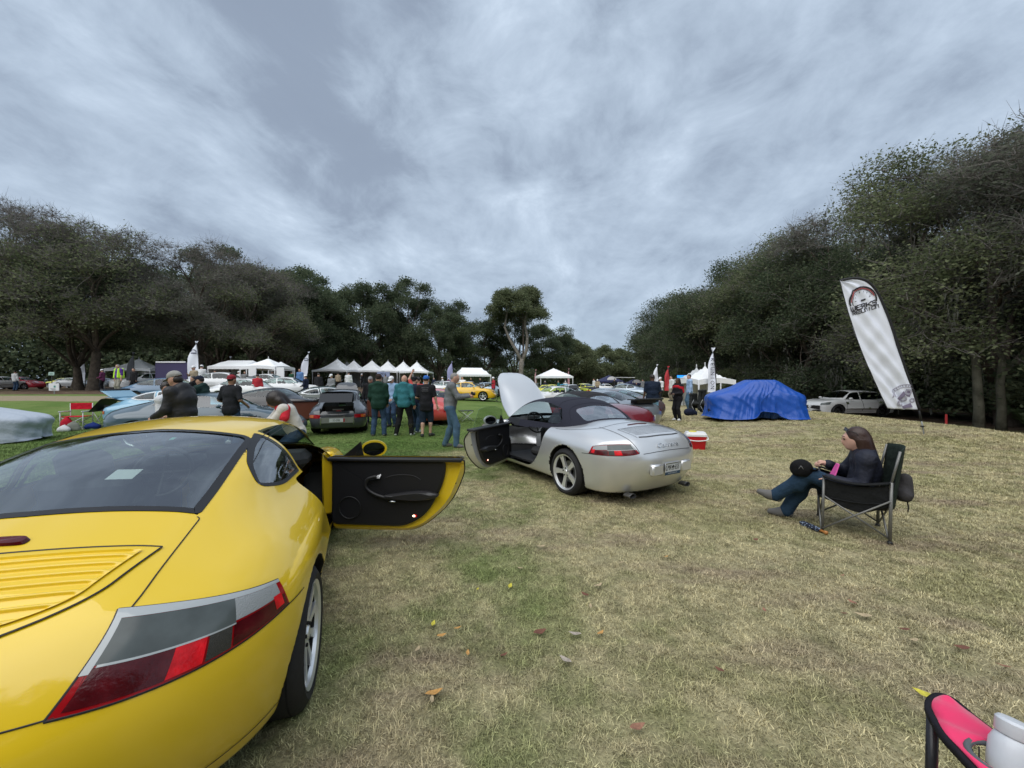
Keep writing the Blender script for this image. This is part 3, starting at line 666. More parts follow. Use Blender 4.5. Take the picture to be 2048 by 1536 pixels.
# ---------------------------------------------------------------- wheels
def wheel_meshes(kind, r, w, spokes, rim_mat, n=48):
 """wheel around the y axis, outer face at y = +w/2. returns tyre, rim, (hub)"""
 key = ('wheel', kind, r, w, spokes, rim_mat.name)
 if key in CARCACHE: return CARCACHE[key]
 rr = r * .74
 t = MB(); prof = [(rr - .02, -w / 2 + .02), (rr + .01, -w / 2), (r - .05, -w / 2 - .004), (r - .012, -w / 2 + .02), (r, -w / 2 + .045), (r, w / 2 - .045), (r - .012, w / 2 - .02), (r - .05, w / 2 + .004), (rr + .012, w / 2 - .002), (rr - .004, w / 2 - .012), (rr - .02, w / 2 - .03)]
 t.lathe(prof, n, 0, 'y')
 for q in (-.3, 0, .3):   # tread grooves
  t.lathe([(r + .0005, q * w - .004), (r + .0015, q * w), (r + .0005, q * w + .004)], n, 1, 'y')
 m = MB(); m.lathe([(rr - .03, w / 2 - .06), (rr - .014, w / 2 - .012), (rr + .004, w / 2 - .002), (rr + .004, w / 2 - .014), (rr - .004, -w / 2 + .02)], n, 0, 'y')
 m.lathe([(rr - .022, w / 2 - .03), (rr - .04, w / 2 - .09), (rr - .05, -w / 2 + .03), (.05, -w / 2 + .03)], n, 1, 'y')
 yh = w / 2 - .035
 if kind == 'five':       # five wide twin edged spokes
  for k in range(spokes):
   a = 2 * PI * k / spokes + PI / 2
   for sg in (-1, 1):
    pts = []
    for q, wid in ((.05, .030), (.11, .032), (.16, .040), (rr - .018, .066)):
     pts.append((q, wid))
    V = []
    for q, wid in pts:
     for z0 in (0, -.03):
      V += [(q, sg * wid * .22, z0), (q, sg * wid, z0 - .006)]
    V = np.array(V); ca, sa = math.cos(a), math.sin(a)
    dep = np.interp(V[:, 0], [.04, rr], [0.0, .010])
    W = np.c_[V[:, 0] * ca - V[:, 1] * sa, yh + V[:, 2] + dep, V[:, 0] * sa + V[:, 1] * ca]
    F = []
    for i in range(3):
     b0 = i * 4; b1 = b0 + 4
     F += [[b0, b0 + 1, b1 + 1, b1], [b0 + 1, b0 + 3, b1 + 3, b1 + 1], [b0 + 2, b0, b1, b1 + 2]]
    m.add(W, F if sg < 0 else [f[::-1] for f in F], 0)
 else:
  for k in range(spokes):
   a = 2 * PI * k / spokes + PI / 2; ca, sa = math.cos(a), math.sin(a)
   w0, w1 = (.028, .022) if kind == 'thin' else (.056, .082) if kind == 'wide' else (.040, .052)
   V = []
   for q, wid in ((.045, w0), (rr * .6, (w0 + w1) / 2 * .8), (rr - .016, w1)):
    for z0 in (0, -.03): V += [(q, -wid / 2, z0), (q, wid / 2, z0)]
   V = np.array(V); dep = np.interp(V[:, 0], [.04, rr], [0.0, .012])
   W = np.c_[V[:, 0] * ca - V[:, 1] * sa, yh + V[:, 2] + dep, V[:, 0] * sa + V[:, 1] * ca]; F = []
   for i in range(2):
    b0 = i * 4; b1 = b0 + 4
    F += [[b0, b1, b1 + 1, b0 + 1], [b0 + 1, b1 + 1, b1 + 3, b0 + 3], [b0 + 2, b1 + 2, b1, b0]]
   m.add(W, F, 0)
 m.lathe([(.075, yh - .025), (.068, yh + .002), (.035, yh + .006), (.03, yh + .014), (.001, yh + .016)], 24, 0, 'y')
 for k in range(5):
  a = 2 * PI * (k + .5) / 5; m.lathe([(.009, -.01), (.009, .008), (.001, .010)], 8, 1, 'y', (.052 * math.cos(a), yh + .004, .052 * math.sin(a)))
 m.lathe([(rr * .62, yh - .055), (rr * .62, yh - .075), (.06, yh - .075)], 32, 2, 'y')
 res = (t.mesh('tyre', [RUBBER, DARK], 'auto'), m.mesh('rim', [rim_mat, DARK, STEEL], 'auto')); CARCACHE[key] = res; return res
def add_wheels(root, B, style, spokes, rim_mat, only=None, steer=0.0, n=48):
 for ax, (xx, tr, tw) in enumerate(((B.xa, B.track[0], B.tw[0]), (B.wb, B.track[1], B.tw[1]))):
  ty, rm = wheel_meshes(style, B.wr, tw, spokes, rim_mat, n)
  for sd in (1, -1):
   w = bpy.data.objects.new('wheel', ty); COL.objects.link(w); w.parent = root
   w.location = (xx, sd * (tr - tw / 2), B.wr if ax else B.wz); w.rotation_euler = (0, .4 + ax, (0 if sd > 0 else PI) + (steer if ax else 0))
   r = link('rim', rm, w)
# ================================================================ complete cars
RED_L = mat('lens_red', (.34, .006, .010), .15, spec=.35, bump=(45, .15, .004))
RED_D = mat('lens_dark_red', (.075, .005, .008), .14, spec=.4, noise=(14, .5), bump=(70, .25, .004))
RED_B = mat('lens_bright_red', (.75, .010, .018), .18, spec=.3, noise=(22, .3), bump=(90, .35, .004))
SMOKE = mat('lens_smoke', (.085, .10, .10), .14, spec=.4, noise=(9, .25))
CLEAR = mat('lens_clear', (.33, .35, .36), .22, bump=(200, .9, .004))
RIBBED = mat('lens_ribbed_edge', (.42, .45, .46), .22, coat=1, bump=(300, .3, .001))
HEXM = mat('lens_mesh_grey', (.035, .033, .028), .25, bump=(420, .8, .003))
AMBER = mat('lens_amber', (.55, .12, .01), .15, coat=1)
HEADL = mat('headlamp_lens', (.5, .52, .54), .06, coat=1)
PLATEW = mat('plate_white', (.62, .65, .68), .4)
PLATEB = mat('plate_blue', (.02, .06, .12), .4)
INK = mat('ink_black', (.01, .01, .012), .5)
BROWNL = mat('brown_leather', (.16, .05, .028), .55)
PAPER = mat('paper', (.7, .72, .72), .7)
def rotY(V, piv, ang):
 """rotate about the car's y axis through piv=(x,z); positive lifts the front"""
 c, s_ = math.cos(ang), math.sin(ang); W = V.copy(); x = V[:, 0] - piv[0]; z = V[:, 2] - piv[1]
 W[:, 0] = piv[0] + x * c - z * s_; W[:, 2] = piv[1] + x * s_ + z * c; return W
def rotZ(V, piv, ang):
 c, s_ = math.cos(ang), math.sin(ang); W = V.copy(); x = V[:, 0] - piv[0]; y = V[:, 1] - piv[1]
 W[:, 0] = piv[0] + x * c - y * s_; W[:, 1] = piv[1] + x * s_ + y * c; return W
def text_mesh(txt, size, mat_, extrude=0.0, align='CENTER', shear=0, xs=1.0):
 cu = bpy.data.curves.new('lettering', 'FONT'); cu.body = txt; cu.size = size; cu.align_x = align; cu.align_y = 'CENTER'; cu.extrude = extrude; cu.shear = shear
 cu.resolution_u = 3
 o = bpy.data.objects.new('lettering', cu); COL.objects.link(o)
 dg = bpy.context.evaluated_depsgraph_get(); me = bpy.data.meshes.new_from_object(o.evaluated_get(dg))
 bpy.data.objects.remove(o); bpy.data.curves.remove(cu)
 if xs != 1: 
  for v in me.vertices: v.co.x *= xs
 me.materials.clear(); me.materials.append(mat_); return me
def lamp_set(B, root, sides, style):
 ff = B.fall if B.kind == 'cabrio' else B.f
 for sd in sides:
  def put(nm, V, F, m, par):
   if sd < 0: V = V * [1, -1, 1]; F = F[:, ::-1] if isinstance(F, np.ndarray) else [f[::-1] for f in F]
   return link(nm, new_mesh(nm, V, F, m), par)
  if style == 'modern':
   bot = [(-.985, .475, .688), (-.93, .60, .672), (-.83, .74, .660), (-.68, .85, .655), (-.50, .91, .655)]
   top = [(-.83, .555, .868), (-.79, .65, .845), (-.72, .75, .815), (-.63, .84, .785), (-.53, .90, .760)]
   if B.kind == 'cabrio': bot[0] = (-.975, .52, .69); top = [(-.88, .57, .795), (-.83, .66, .80), (-.76, .75, .795), (-.66, .84, .78), (-.56, .90, .752)]
   bot = spoly(bot, 5, False); top = spoly(top, 5, False); D = (.72, -.68, -.10)
   V, F = quadpatch(ff, bot, top, D, 40, 12, 0, 1, 0, 1, .0035); lamp = put('tail_lamp', V, F, RED_L, root)
   def sub(nm, m, s0, s1, t0, t1, off):
    V, F = quadpatch(ff, bot, top, D, 26, 8, s0, s1, t0, t1, off); put(nm, V, F, m, lamp)
   sub('lens_border', RIBBED, .0, .995, .905 if B.kind == 'modern' else .94, 1.0, .005)
   sub('lens_border', RIBBED, .0, .03, .38, .91, .005)
   sub('smoked_lens', SMOKE, .03, .60, .46, .90, .0055)
   sub('reversing_lens', CLEAR, .60, .95, .50, .90, .0055)
   sub('fog_lens', RED_D, .03, .36, .05, .44, .0055)
   sub('brake_lens', RED_B, .32, .455, .05, .44, .006)
   sub('reflector_lens', HEXM, .465, .58, .05, .44, .006)
   sub('outer_lens', RED_D, .59, .985, .05, .46, .0055)
   sub('lens_divider', RIBBED, .04, .60, .435, .462, .0062)
   sub('corner_reflector', RED_B, .88, .955, .16, .56, .0065)
   # outline gap
   for P in (spoly(bot, 1, False), top, np.linspace(bot[0], top[0], 12)):
    L = raycast(ff, np.array(P) - np.array(D) / np.linalg.norm(D) * .5, D, 1.1); V, F = ribbon(ff, L, .007, .003); put('lens_gap', V, np.array(F), TRIM, lamp)
   # headlamp
   O = spoly([(.60, .60), (.70, .70), (.80, .66), (.82, .56), (.74, .49), (.62, .50)], 6)
   P = surf_line(B, O, 'f', 1, ff, .006); c = P.mean(0) + [.012, 0, .004]; V = np.vstack([P, c]); n = len(P)
   put('headlamp', V, [[i, (i + 1) % n, n] for i in range(n)][::1], HEADL, root)
  elif style == 'classic':
   bot = [(-.93, .47, .50), (-.86, .62, .50), (-.70, .76, .50)]; top = [(-.93, .47, .60), (-.86, .62, .60), (-.70, .76, .60)]
   D = (.75, -.66, 0); V, F = quadpatch(ff, bot, top, D, 16, 6, 0, 1, 0, 1, .012); lamp = put('tail_lamp', V, F, RED_L, root)
   V, F = quadpatch(ff, bot, top, D, 10, 6, .5, .97, .1, .9, .014); put('amber_lens', V, F, AMBER, lamp)
   # round headlamps in bright rings at the fender fronts
   m = MB(); M = Matrix.Rotation(math.radians(-12), 4, 'Y'); x0 = 2.985; 
   m.lathe([(.105, -.10), (.118, .0), (.106, .018), (.10, .012)], 20, 0, 'x', (x0, .59, .64), M); m.lathe([(.10, .008), (.08, .03), (.04, .042), (.001, .046)], 20, 1, 'x', (x0, .59, .64), M)
   me = m.mesh('headlamp', [CHROME, HEADL], 'auto'); h = link('headlamp', me, root)
   if sd < 0: h.scale = (1, -1, 1)
  elif style == 'suv':
   bot = [(-1.0, .45, .86), (-.92, .75, .86), (-.75, .93, .88)]; top = [(-1.0, .45, .93), (-.92, .75, .94), (-.72, .93, .97)]
   V, F = quadpatch(ff, bot, top, (.75, -.66, 0), 14, 4, 0, 1, 0, 1, .006); put('tail_lamp', V, F, RED_L, root)
   bot = [(3.78, .62, .74), (3.66, .80, .76), (3.45, .92, .80)]; top = [(3.70, .60, .87), (3.55, .78, .92), (3.30, .90, .95)]
   V, F = quadpatch(ff, bot, top, (-.75, -.55, -.3), 14, 6, 0, 1, 0, 1, .006); put('headlamp', V, F, SMOKE, root)
def seat_mesh(lean=.28):
 m = MB()
 m.box((0, 0, .18), (.52, .50, .14), 0, bev=.05)
 M = Matrix.Rotation(-lean, 4, 'Y'); m.box((-.30, 0, .50), (.14, .48, .62), 0, M=M, bev=.055)
 m.box((-.41, 0, .86), (.09, .26, .17), 0, M=M, bev=.04)
 for sy in (-1, 1): m.box((-.26, sy * .22, .44), (.17, .07, .46), 0, M=M, bev=.03)
 return m.mesh('seat', CABIN, False)
def interior(B, root, wheel=True, lhd=1, low=False):
 z0 = .22; seat = seat_mesh() if not low else None
 if low:
  for sy in (-1, 1): 
   m = MB(); m.box((.72, sy * .34, .62), (.14, .44, .70), M=None, bev=.05); m.build('seat', CABIN, root)
 else:
  for sy in (-1, 1): link('seat', seat, root, (1.02, sy * .36, z0))
 m = MB(); x0, x1 = B.cut_x; yw = .70 if B.kind != 'suv' else .85
 m.box(((x0 + x1) / 2, 0, .25), (x1 - x0, yw * 2, .03)); m.box((x0 + .1, 0, .50), (.05, yw * 1.8, .5))
 m.box((x0 + .35, 0, .62), (.5, yw * 1.5, .10), bev=.04)      # rear shelf / small seats
 m.build('cabin_floor', CABIN, root)
 bt = B.belt
 m = MB(); m.box((1.80, 0, bt - .07), (.34, yw * 1.75, .16), bev=.06); m.box((1.62, lhd * .36, bt + .0), (.22, .40, .10), bev=.045); m.box((1.45, 0, bt - .35), (.5, .20, .35), bev=.04)
 m.build('dashboard', CABIN, root)
 if wheel:
  m = MB(); a = np.linspace(0, 2 * PI, 28, endpoint=False); R = .185
  P = np.c_[np.zeros(28), R * np.cos(a), R * np.sin(a)]; T = .42
  P = np.c_[P[:, 0] * math.cos(T) + P[:, 2] * math.sin(T), P[:, 1], -P[:, 0] * math.sin(T) + P[:, 2] * math.cos(T)] + [1.44, lhd * .36, bt - .05]
  m.tube(P, .015, 8, closed=True); c = np.array([1.46, lhd * .36, bt - .055])
  for k in (0, 7, 14, 21): m.tube([c, P[k]], .012, 6)
  m.lathe([(.06, -.02), (.055, .02), (.001, .026)], 16, 0, 'x', tuple(c)); m.build('steering_wheel', BLACK, root, 'auto')
def lining(B, root, hole, h=.04):
 key = ('lining', B.kind, h, tuple(hole))
 if key not in CARCACHE:
  F, org = B.grid(h); V, Q = surface_nets(F + .035, org, h); Q = Q[V[Q].mean(1)[:, 1] > 0]; c = V[Q].mean(1)
  keep = (c[:, 0] > B.cut_x[0]) & (c[:, 0] < B.cut_x[1] + .1) & (c[:, 2] > .24); O = outlines(B)
  for nm in O:
   pr, P = O[nm]
   if nm in ('engine_lid', 'front_lid', 'rear_door'): continue
   if nm == 'door' and 'door' not in hole: continue
   P2 = inset(densify(P, .05), -.012)
   keep &= ~(inpoly(c[:, [0, 2]], P2) & (c[:, 1] > .35)) if pr == 's' else ~(inpoly(c[:, [0, 1]], P2) & (c[:, 2] > .8))
  Q = Q[keep]; V, Q, _ = compact(V, Q); n = len(V)
  V = np.vstack([V, V * [1, -1, 1]]); Q = np.vstack([Q, Q[:, ::-1] + n]); CARCACHE[key] = new_mesh('cabin_lining', V, Q, CABIN)
 link('cabin_lining', CARCACHE[key], root)
def put_region(B, root, kind, h, nm, mats, name=None, sides=(1, -1), split=True, off=0, xf=None):
 """link a region of the body shell; centre regions are one mesh, side regions one per side"""
 P = car_pieces(kind, h)
 if nm not in P: return []
 name = name or nm; out = []
 if split:
  for sd in sides:
   me = piece_mesh(name, P[nm], (sd,), mats, off); out.append(me)
 else: out = [piece_mesh(name, P[nm], (1, -1), mats, off)]
 obs = []
 for i, me in enumerate(out):
  if xf is not None:
   V = np.empty(len(me.vertices) * 3, np.float32); me.vertices.foreach_get('co', V); V = xf(V.reshape(-1, 3).astype(float))
   N = None; me.vertices.foreach_set('co', V.astype(np.float32).ravel())
   me.normals_split_custom_set([(0, 0, 0)] * len(me.loops)); me.update()
  obs.append(link(name, me, root))
 return obs
def kind_s(B): return B.kind == 'cabrio'
def gaps(B, root, lines, w=.008, m=None, name='panel_gap'):
 """lines: (pts, projection, mirrored?)"""
 mb = MB(); ff = B.f
 for pts, pr, mir in lines:
  P = densify(np.array(pts, float), .02, False)
  S = surf_line(B, P, pr) if not (kind_s(B) and pr == 's') else surf_line(B, np.c_[P[:, 0], np.minimum(P[:, 1], .86)], pr); S = S[S[:, 2] > .15] if pr != 't' else S[S[:, 2] > (.69 if w < .007 else .6)]
  if len(S) < 2: continue
  V, F = ribbon(ff, S, w, .0025)
  mb.add(V, F)
  if mir: mb.add(V * [1, -1, 1], [f[::-1] for f in F])
 o = mb.build(name, m or TRIM, root, True); tag(o, kind='stuff'); return o
def oval_mirror(root, piv, sd, pm, name='door_mirror', xf=None, scale=1.0):
 m = MB(); a = np.linspace(0, 2 * PI, 20, endpoint=False)
 rings = [(0.0, 1.0), (.012, 1.04), (.05, .98), (.085, .78), (.11, .42), (.118, .05)]
 V = []; 
 for d, r in rings: V += [(d, .098 * r * math.cos(q) * scale, .068 * r * math.sin(q) * scale + d * .05) for q in a]
 V = np.array(V); n = 20; F = []
 for i in range(len(rings) - 1):
  for j in range(n): F.append([i * n + j, i * n + (j + 1) % n, (i + 1) * n + (j + 1) % n, (i + 1) * n + j])
 V = V + piv; m.add(V, F, 0)
 G = np.array([(-.002, .084 * math.cos(q) * scale, .054 * math.sin(q) * scale) for q in a]) + piv; m.add(G, [list(range(n))[::-1]], 1)
 R2 = np.array([(-.002, .1 * math.cos(q) * scale, .07 * math.sin(q) * scale) for q in a]) + piv; m.add(np.vstack([R2, G]), [[i, n + i, n + (i + 1) % n, (i + 1) % n] for i in range(n)], 0)
 m.tube([np.array(piv) + [.05, -.08, -.02], np.array(piv) + [.06, -.15, -.07]], [.03, .02], 8, 2)
 if sd < 0: m.v = [v * [1, -1, 1] for v in m.v]; m.f = [f[::-1] for f in m.f]
 if xf: m.v = [xf(v) for v in m.v]
 return m.build(name, [pm, mat('mirror_glass', (.03, .035, .04), .03, 1.0), BLACK], root, 'auto')
def open_door(B, root, kind, h, sd, ang, pm, panel=TRIM, detail=True, label=None, dz=-.06):
 """a door swung open about its front hinge, built closed on the left and then turned"""
 hx, hy = 1.74, float(B.W(np.array(1.6))) - .03
 def xf(V):
  V = np.array(V, float)
  if sd < 0: V = V * [1, -1, 1]      # given on the real side: work on the left
  V = rotZ(V, (hx, hy), -ang) + [0, 0, dz]
  return V * [1, -1, 1] if sd < 0 else V
 def fx(V):                              # given on the left
  V = rotZ(np.array(V, float), (hx, hy), -ang) + [0, 0, dz]; return V * [1, -1, 1] if sd < 0 else V
 def flipF(F): return [list(f)[::-1] for f in F] if sd < 0 else [list(f) for f in F]
 d = put_region(B, root, kind, h, 'door', pm, 'door', (sd,), True, 0, xf)[0]
 if label: d['label'] = label
 O = outlines(B)['door'][1]; P = densify(O, .04); n = len(P)
 ysurf = raycast(B.low, np.c_[P[:, 0], np.full(n, 1.15), np.minimum(P[:, 1], .84)], [0, -1, 0])[:, 1] - np.maximum(P[:, 1] - .84, 0) * .8
 P = np.c_[P[:, 0], np.minimum(P[:, 1], .895)]
 yin = ysurf - .035; P2 = inset(P, .03); yc = hy - .075
 m = MB()
 V = np.vstack([np.c_[P[:, 0], ysurf - .002, P[:, 1]], np.c_[P[:, 0], yin, P[:, 1]], np.c_[P2[:, 0], np.full(n, yc), P2[:, 1]]])
 F = [[i, (i + 1) % n, n + (i + 1) % n, n + i] for i in range(n)] + [[n + i, n + (i + 1) % n, 2 * n + (i + 1) % n, 2 * n + i] for i in range(n)] + [list(range(2 * n, 3 * n))]
 m.add(fx(V), flipF(F)); fr = m.build('door_frame', pm, d, False)
 m = MB(); m.box((hx + .06, hy - .065, .585), (.05, .11, .60), bev=.02); m.v = [v * [1, sd, 1] for v in m.v]; m.build('door_post', pm, root, 'auto')
 # rubber along the outer edge
 m = MB(); m.tube(fx(np.c_[P[:, 0], ysurf - .012, P[:, 1]]), .009, 6, closed=True); m.build('door_seal', TRIM, d, True)
 # trim panel
 T = rpoly([(1.715, .90, .02), (1.72, .30, .06), (1.03, .29, .10), (.83, .40, .2), (.69, .66, .15), (.655, .80, .1), (.66, .905, .03)]); n = len(T); T2 = inset(T, .02)
 m = MB(); V = np.vstack([np.c_[T[:, 0], np.full(n, yc + .005), T[:, 1]], np.c_[T[:, 0], np.full(n, yc - .028), T[:, 1]], np.c_[T2[:, 0], np.full(n, yc - .045), T2[:, 1]]])
 F = [[i, n + i, n + (i + 1) % n, (i + 1) % n] for i in range(n)] + [[n + i, 2 * n + i, 2 * n + (i + 1) % n, n + (i + 1) % n] for i in range(n)] + [list(range(2 * n, 3 * n))[::-1]]
 m.add(fx(V), flipF(F)); tr = m.build('door_trim', panel, d, 'auto'); yt = yc - .045
 if not detail: return d
 m = MB()
 S = spoly([(.72, .60), (.87, .625), (1.1, .60), (1.22, .575), (1.1, .545), (.87, .54), (.74, .57)], 4); n = len(S)
 c = S.mean(0); S2 = c + (S - c) * .72
 V = np.vstack([np.c_[S[:, 0], np.full(n, yt + .01), S[:, 1]], np.c_[S[:, 0] * 1, np.full(n, yt - .035), S[:, 1]], np.c_[S2[:, 0], np.full(n, yt - .055), S2[:, 1]]])
 m.add(fx(V), flipF([[i, n + i, n + (i + 1) % n, (i + 1) % n] for i in range(n)] + [[n + i, 2 * n + i, 2 * n + (i + 1) % n, n + (i + 1) % n] for i in range(n)] + [list(range(2 * n, 3 * n))[::-1]]))
 m.build('armrest', mat('grip_black', (.022, .022, .024), .38), d, 'auto')
 m = MB(); A = spoly([(1.28, .755), (1.36, .73), (1.38, .66), (1.31, .60), (1.20, .565), (1.08, .555)], 5, False)
 m.tube(fx(np.c_[A[:, 0], np.full(len(A), yt - .025), A[:, 1]]), .016, 8); m.build('pull_handle', BLACK, d, True)
 m = MB(); V = fx(np.array([(1.24, yt - .02, .775), (1.33, yt - .03, .745), (1.335, yt - .03, .72), (1.25, yt - .035, .737)])); m.add(V, flipF([[0, 1, 2, 3]]) + flipF([[3, 2, 1, 0]])); m.build('door_release', CHROME, d)
 m = MB(); m.tube(fx([(1.16, yt - .045, .535), (1.10, yt - .045, .535)]), .008, 6); m.build('pull_inlay', CHROME, d, True)
 m = MB(); a = np.linspace(0, 2 * PI, 28, endpoint=False); m.tube(fx(np.c_[1.54 + .10 * np.cos(a), np.full(28, yt - .004), .46 + .10 * np.sin(a)]), .006, 6, closed=True); m.build('speaker_ring', BLACK, d, True)
 m = MB(); A = spoly([(1.20, .74), (1.1, .765), (.95, .76), (.88, .72)], 5, False); m.tube(fx(np.c_[A[:, 0], np.full(len(A), yt - .002), A[:, 1]]), .004, 5); m.build('trim_seam', mat('stitch_grey', (.03, .03, .032), .6), d, True)
 m = MB(); a = np.linspace(0, 2 * PI, 14, endpoint=False)
 m.add(fx(np.c_[.93 + .018 * np.cos(a), np.full(14, yt - .004), .395 + .013 * np.sin(a)]), flipF([list(range(14))[::-1]]), 0)
 m.add(fx(np.c_[.942 + .013 * np.cos(a), np.full(14, yt - .007), .395 + .010 * np.sin(a)]), flipF([list(range(14))[::-1]]), 1)
 m.build('courtesy_lamp', [RED_B, mat('lamp_lit', (1, .8, .5), .3, emit=(1, .82, .6, 1.6))], d)
 m = MB(); m.box((1.12, hy - .085, .906), (1.24, .14, .034), bev=.010); m.v = [fx(v) for v in m.v]; m.build('belt_seal', TRIM, d, 'auto')
 m = MB(); m.box((0, 0, 0), (.02, .035, .05)); m.v = [fx(v + [.575, yc + .02, .70]) for v in m.v]; m.build('door_latch', BLACK, d)
 # frameless glass, wound up
 gp = [(1.55, .885), (.60, .885), (.575, 1.215), (.75, 1.24), (1.05, 1.24), (1.33, 1.17)]; gp = rpoly([(*q, .02) for q in gp]); n = len(gp)
 gy = hy - .055 - (gp[:, 1] - .88) * .38; m = MB()
 V = np.vstack([np.c_[gp[:, 0], gy, gp[:, 1]], np.c_[gp[:, 0], gy - .004, gp[:, 1]]])
 m.add(fx(V), flipF([list(range(n)), list(range(n, 2 * n))[::-1]]), 0)
 m.add(fx(V), flipF([[i, (i + 1) % n, n + (i + 1) % n, n + i] for i in range(n)]), 1)
 m.build('door_glass', [glass('door_glass_clear', (.90, .93, .90), .02), mat('glass_edge', (.12, .2, .17), .2)], d)
 # black sail and mirror
 m = MB(); V = np.array([(1.68, hy - .02, .885), (1.44, hy - .03, .885), (1.455, hy - .07, 1.06), (1.68, hy - .045, .885), (1.44, hy - .055, .885), (1.455, hy - .09, 1.06)])
 m.add(fx(V), flipF([[0, 2, 1], [3, 4, 5], [0, 1, 4, 3], [1, 2, 5, 4], [2, 0, 3, 5]])); m.build('mirror_sail', TRIM, d)
 oval_mirror(d, np.array((0, 0, 0)), 1, pm, xf=lambda V: fx(V @ np.array([[math.cos(ang), -math.sin(ang), 0], [math.sin(ang), math.cos(ang), 0], [0, 0, 1]]).T @ np.eye(3) + [1.40, hy + .09, .965]), scale=1.2)
 return d
def place_on(B, root, O, D, me_list, ff=None): pass
def rear_plate(B, root, txt, z, wid, hei, style, y=0, tilt=-.12, x=None):
 ff = B.fall if B.kind == 'cabrio' else B.f
 P = raycast(ff, [[B.xr[0] - .2, y, z]], [1, 0, 0], 1.5, 150)[0]; x0 = (P[0] if x is None else x) - .014
 r = bpy.data.objects.new('licence_plate', None)
 m = MB(); m.box((0, 0, 0), (.008, wid, hei), 0, bev=.003); me = m.mesh('licence_plate', [PLATEW, PLATEB])
 o = link('licence_plate', me, root, (x0, y, z)); o.rotation_euler = (0, tilt, 0)
 def word(t, size, yy, zz, m_, xs=1.0, sh=0):
  w = text_mesh(t, size, m_, 0.0006, xs=xs, shear=sh); q = link('lettering', w, o, (-.0055, yy, zz)); q.rotation_euler = (PI / 2, 0, -PI / 2)
 if style == 'us':
  m = MB(); m.box((-.0052, 0, -hei * .355), (.001, wid * .96, hei * .24), 0); m.build('plate_band', PLATEB, o)
  word(txt[0], hei * .62, wid * .27, hei * .10, INK, .62); word(txt[1], hei * .62, -wid * .25, hei * .10, INK, .62)
  m = MB(); m.tube([(-.0055, 0, -hei * .12), (-.0055, 0, hei * .10)], .004, 5)      # palmetto
  for a in range(7):
   q = PI * (a - .5) / 6; m.tube([(-.0055, 0, hei * .12), (-.0055, .022 * math.cos(q), hei * .14 + .020 * math.sin(q)), (-.0055, .028 * math.cos(q), hei * .12 + .012 * math.sin(q))], [.006, .005, .001], 4)
  m.build('palmetto_emblem', INK, o)
  word('SOUTH CAROLINA', hei * .13, 0, -hei * .355, PLATEW)
  m = MB(); m.tube([(-.004, -wid / 2, -hei / 2), (-.004, wid / 2, -hei / 2), (-.004, wid / 2, hei / 2), (-.004, -wid / 2, hei / 2)], .005, 5, closed=True); m.build('plate_frame', CHROME, o)
  m = MB(); m.box((-.0052, 0, hei * .46), (.001, wid * .96, hei * .07)); m.build('plate_band', INK, o)
 elif style == 'de':
  word(txt[0], hei * .78, 0.02, -hei * .02, INK, .62)
  m = MB(); m.box((-.0052, -wid * .44, 0), (.001, wid * .10, hei * .94)); m.build('plate_band', RED_L, o)
 else: word(txt[0], hei * .6, 0, 0, INK, .6)
 return o
def body_common(root, kind, h, pm, opened=(), glassm=None, seals=True, int_detail=True, body_label=None):
 B = body(kind); glassm = glassm or GLASS
 b = put_region(B, root, kind, h, 'body', pm, 'body', split=False)[0]
 put_region(B, root, kind, h, 'underbody', DARK, 'underbody', split=False)
 for nm in ('engine_lid', 'front_lid'):
  if nm not in opened: put_region(B, root, kind, h, nm, pm, split=False)
 for nm in ('door', 'rear_door'):
  for sd in (1, -1):
   if (nm, sd) not in opened: put_region(B, root, kind, h, nm, pm, sides=(sd,))
 for nm in ('windscreen', 'rear_window'): 
  o = put_region(B, root, kind, h, nm, glassm, split=False, off=-.003)
  if o and seals:
   P = outlines(B)[nm][1]; 
   full = np.vstack([P, P[::-1][1:-1] * [1, -1]])
   V, F = band(B, full, .035 if nm == 'rear_window' else .03, 't'); link('window_seal', new_mesh('window_seal', V, np.array(F), TRIM), o[0])
 for nm in ('side_window', 'quarter_window'):
  for sd in (1, -1):
   if nm == 'side_window' and ('door', sd) in opened: continue
   o = put_region(B, root, kind, h, nm, glassm, 'side_window', sides=(sd,), off=-.003)
   if o and seals:
    V, F = band(B, outlines(B)[nm][1], .018, 's'); 
    if sd < 0: V = V * [1, -1, 1]; F = [f[::-1] for f in F]
    link('window_seal', new_mesh('window_seal', V, np.array(F), seals if not isinstance(seals, bool) else TRIM), o[0])
 return B, b
def std_gaps(B, kind):
 O = outlines(B); L = []
 for nm in ('engine_lid', 'front_lid'):
  if nm in O: P = O[nm][1]; P = P[P[:, 1] > -1e-6]; L.append((P if nm == 'front_lid' else P, 't', True))
 P = O['door'][1]; L.append((np.vstack([P, P[:1]]), 's', True))
 return L
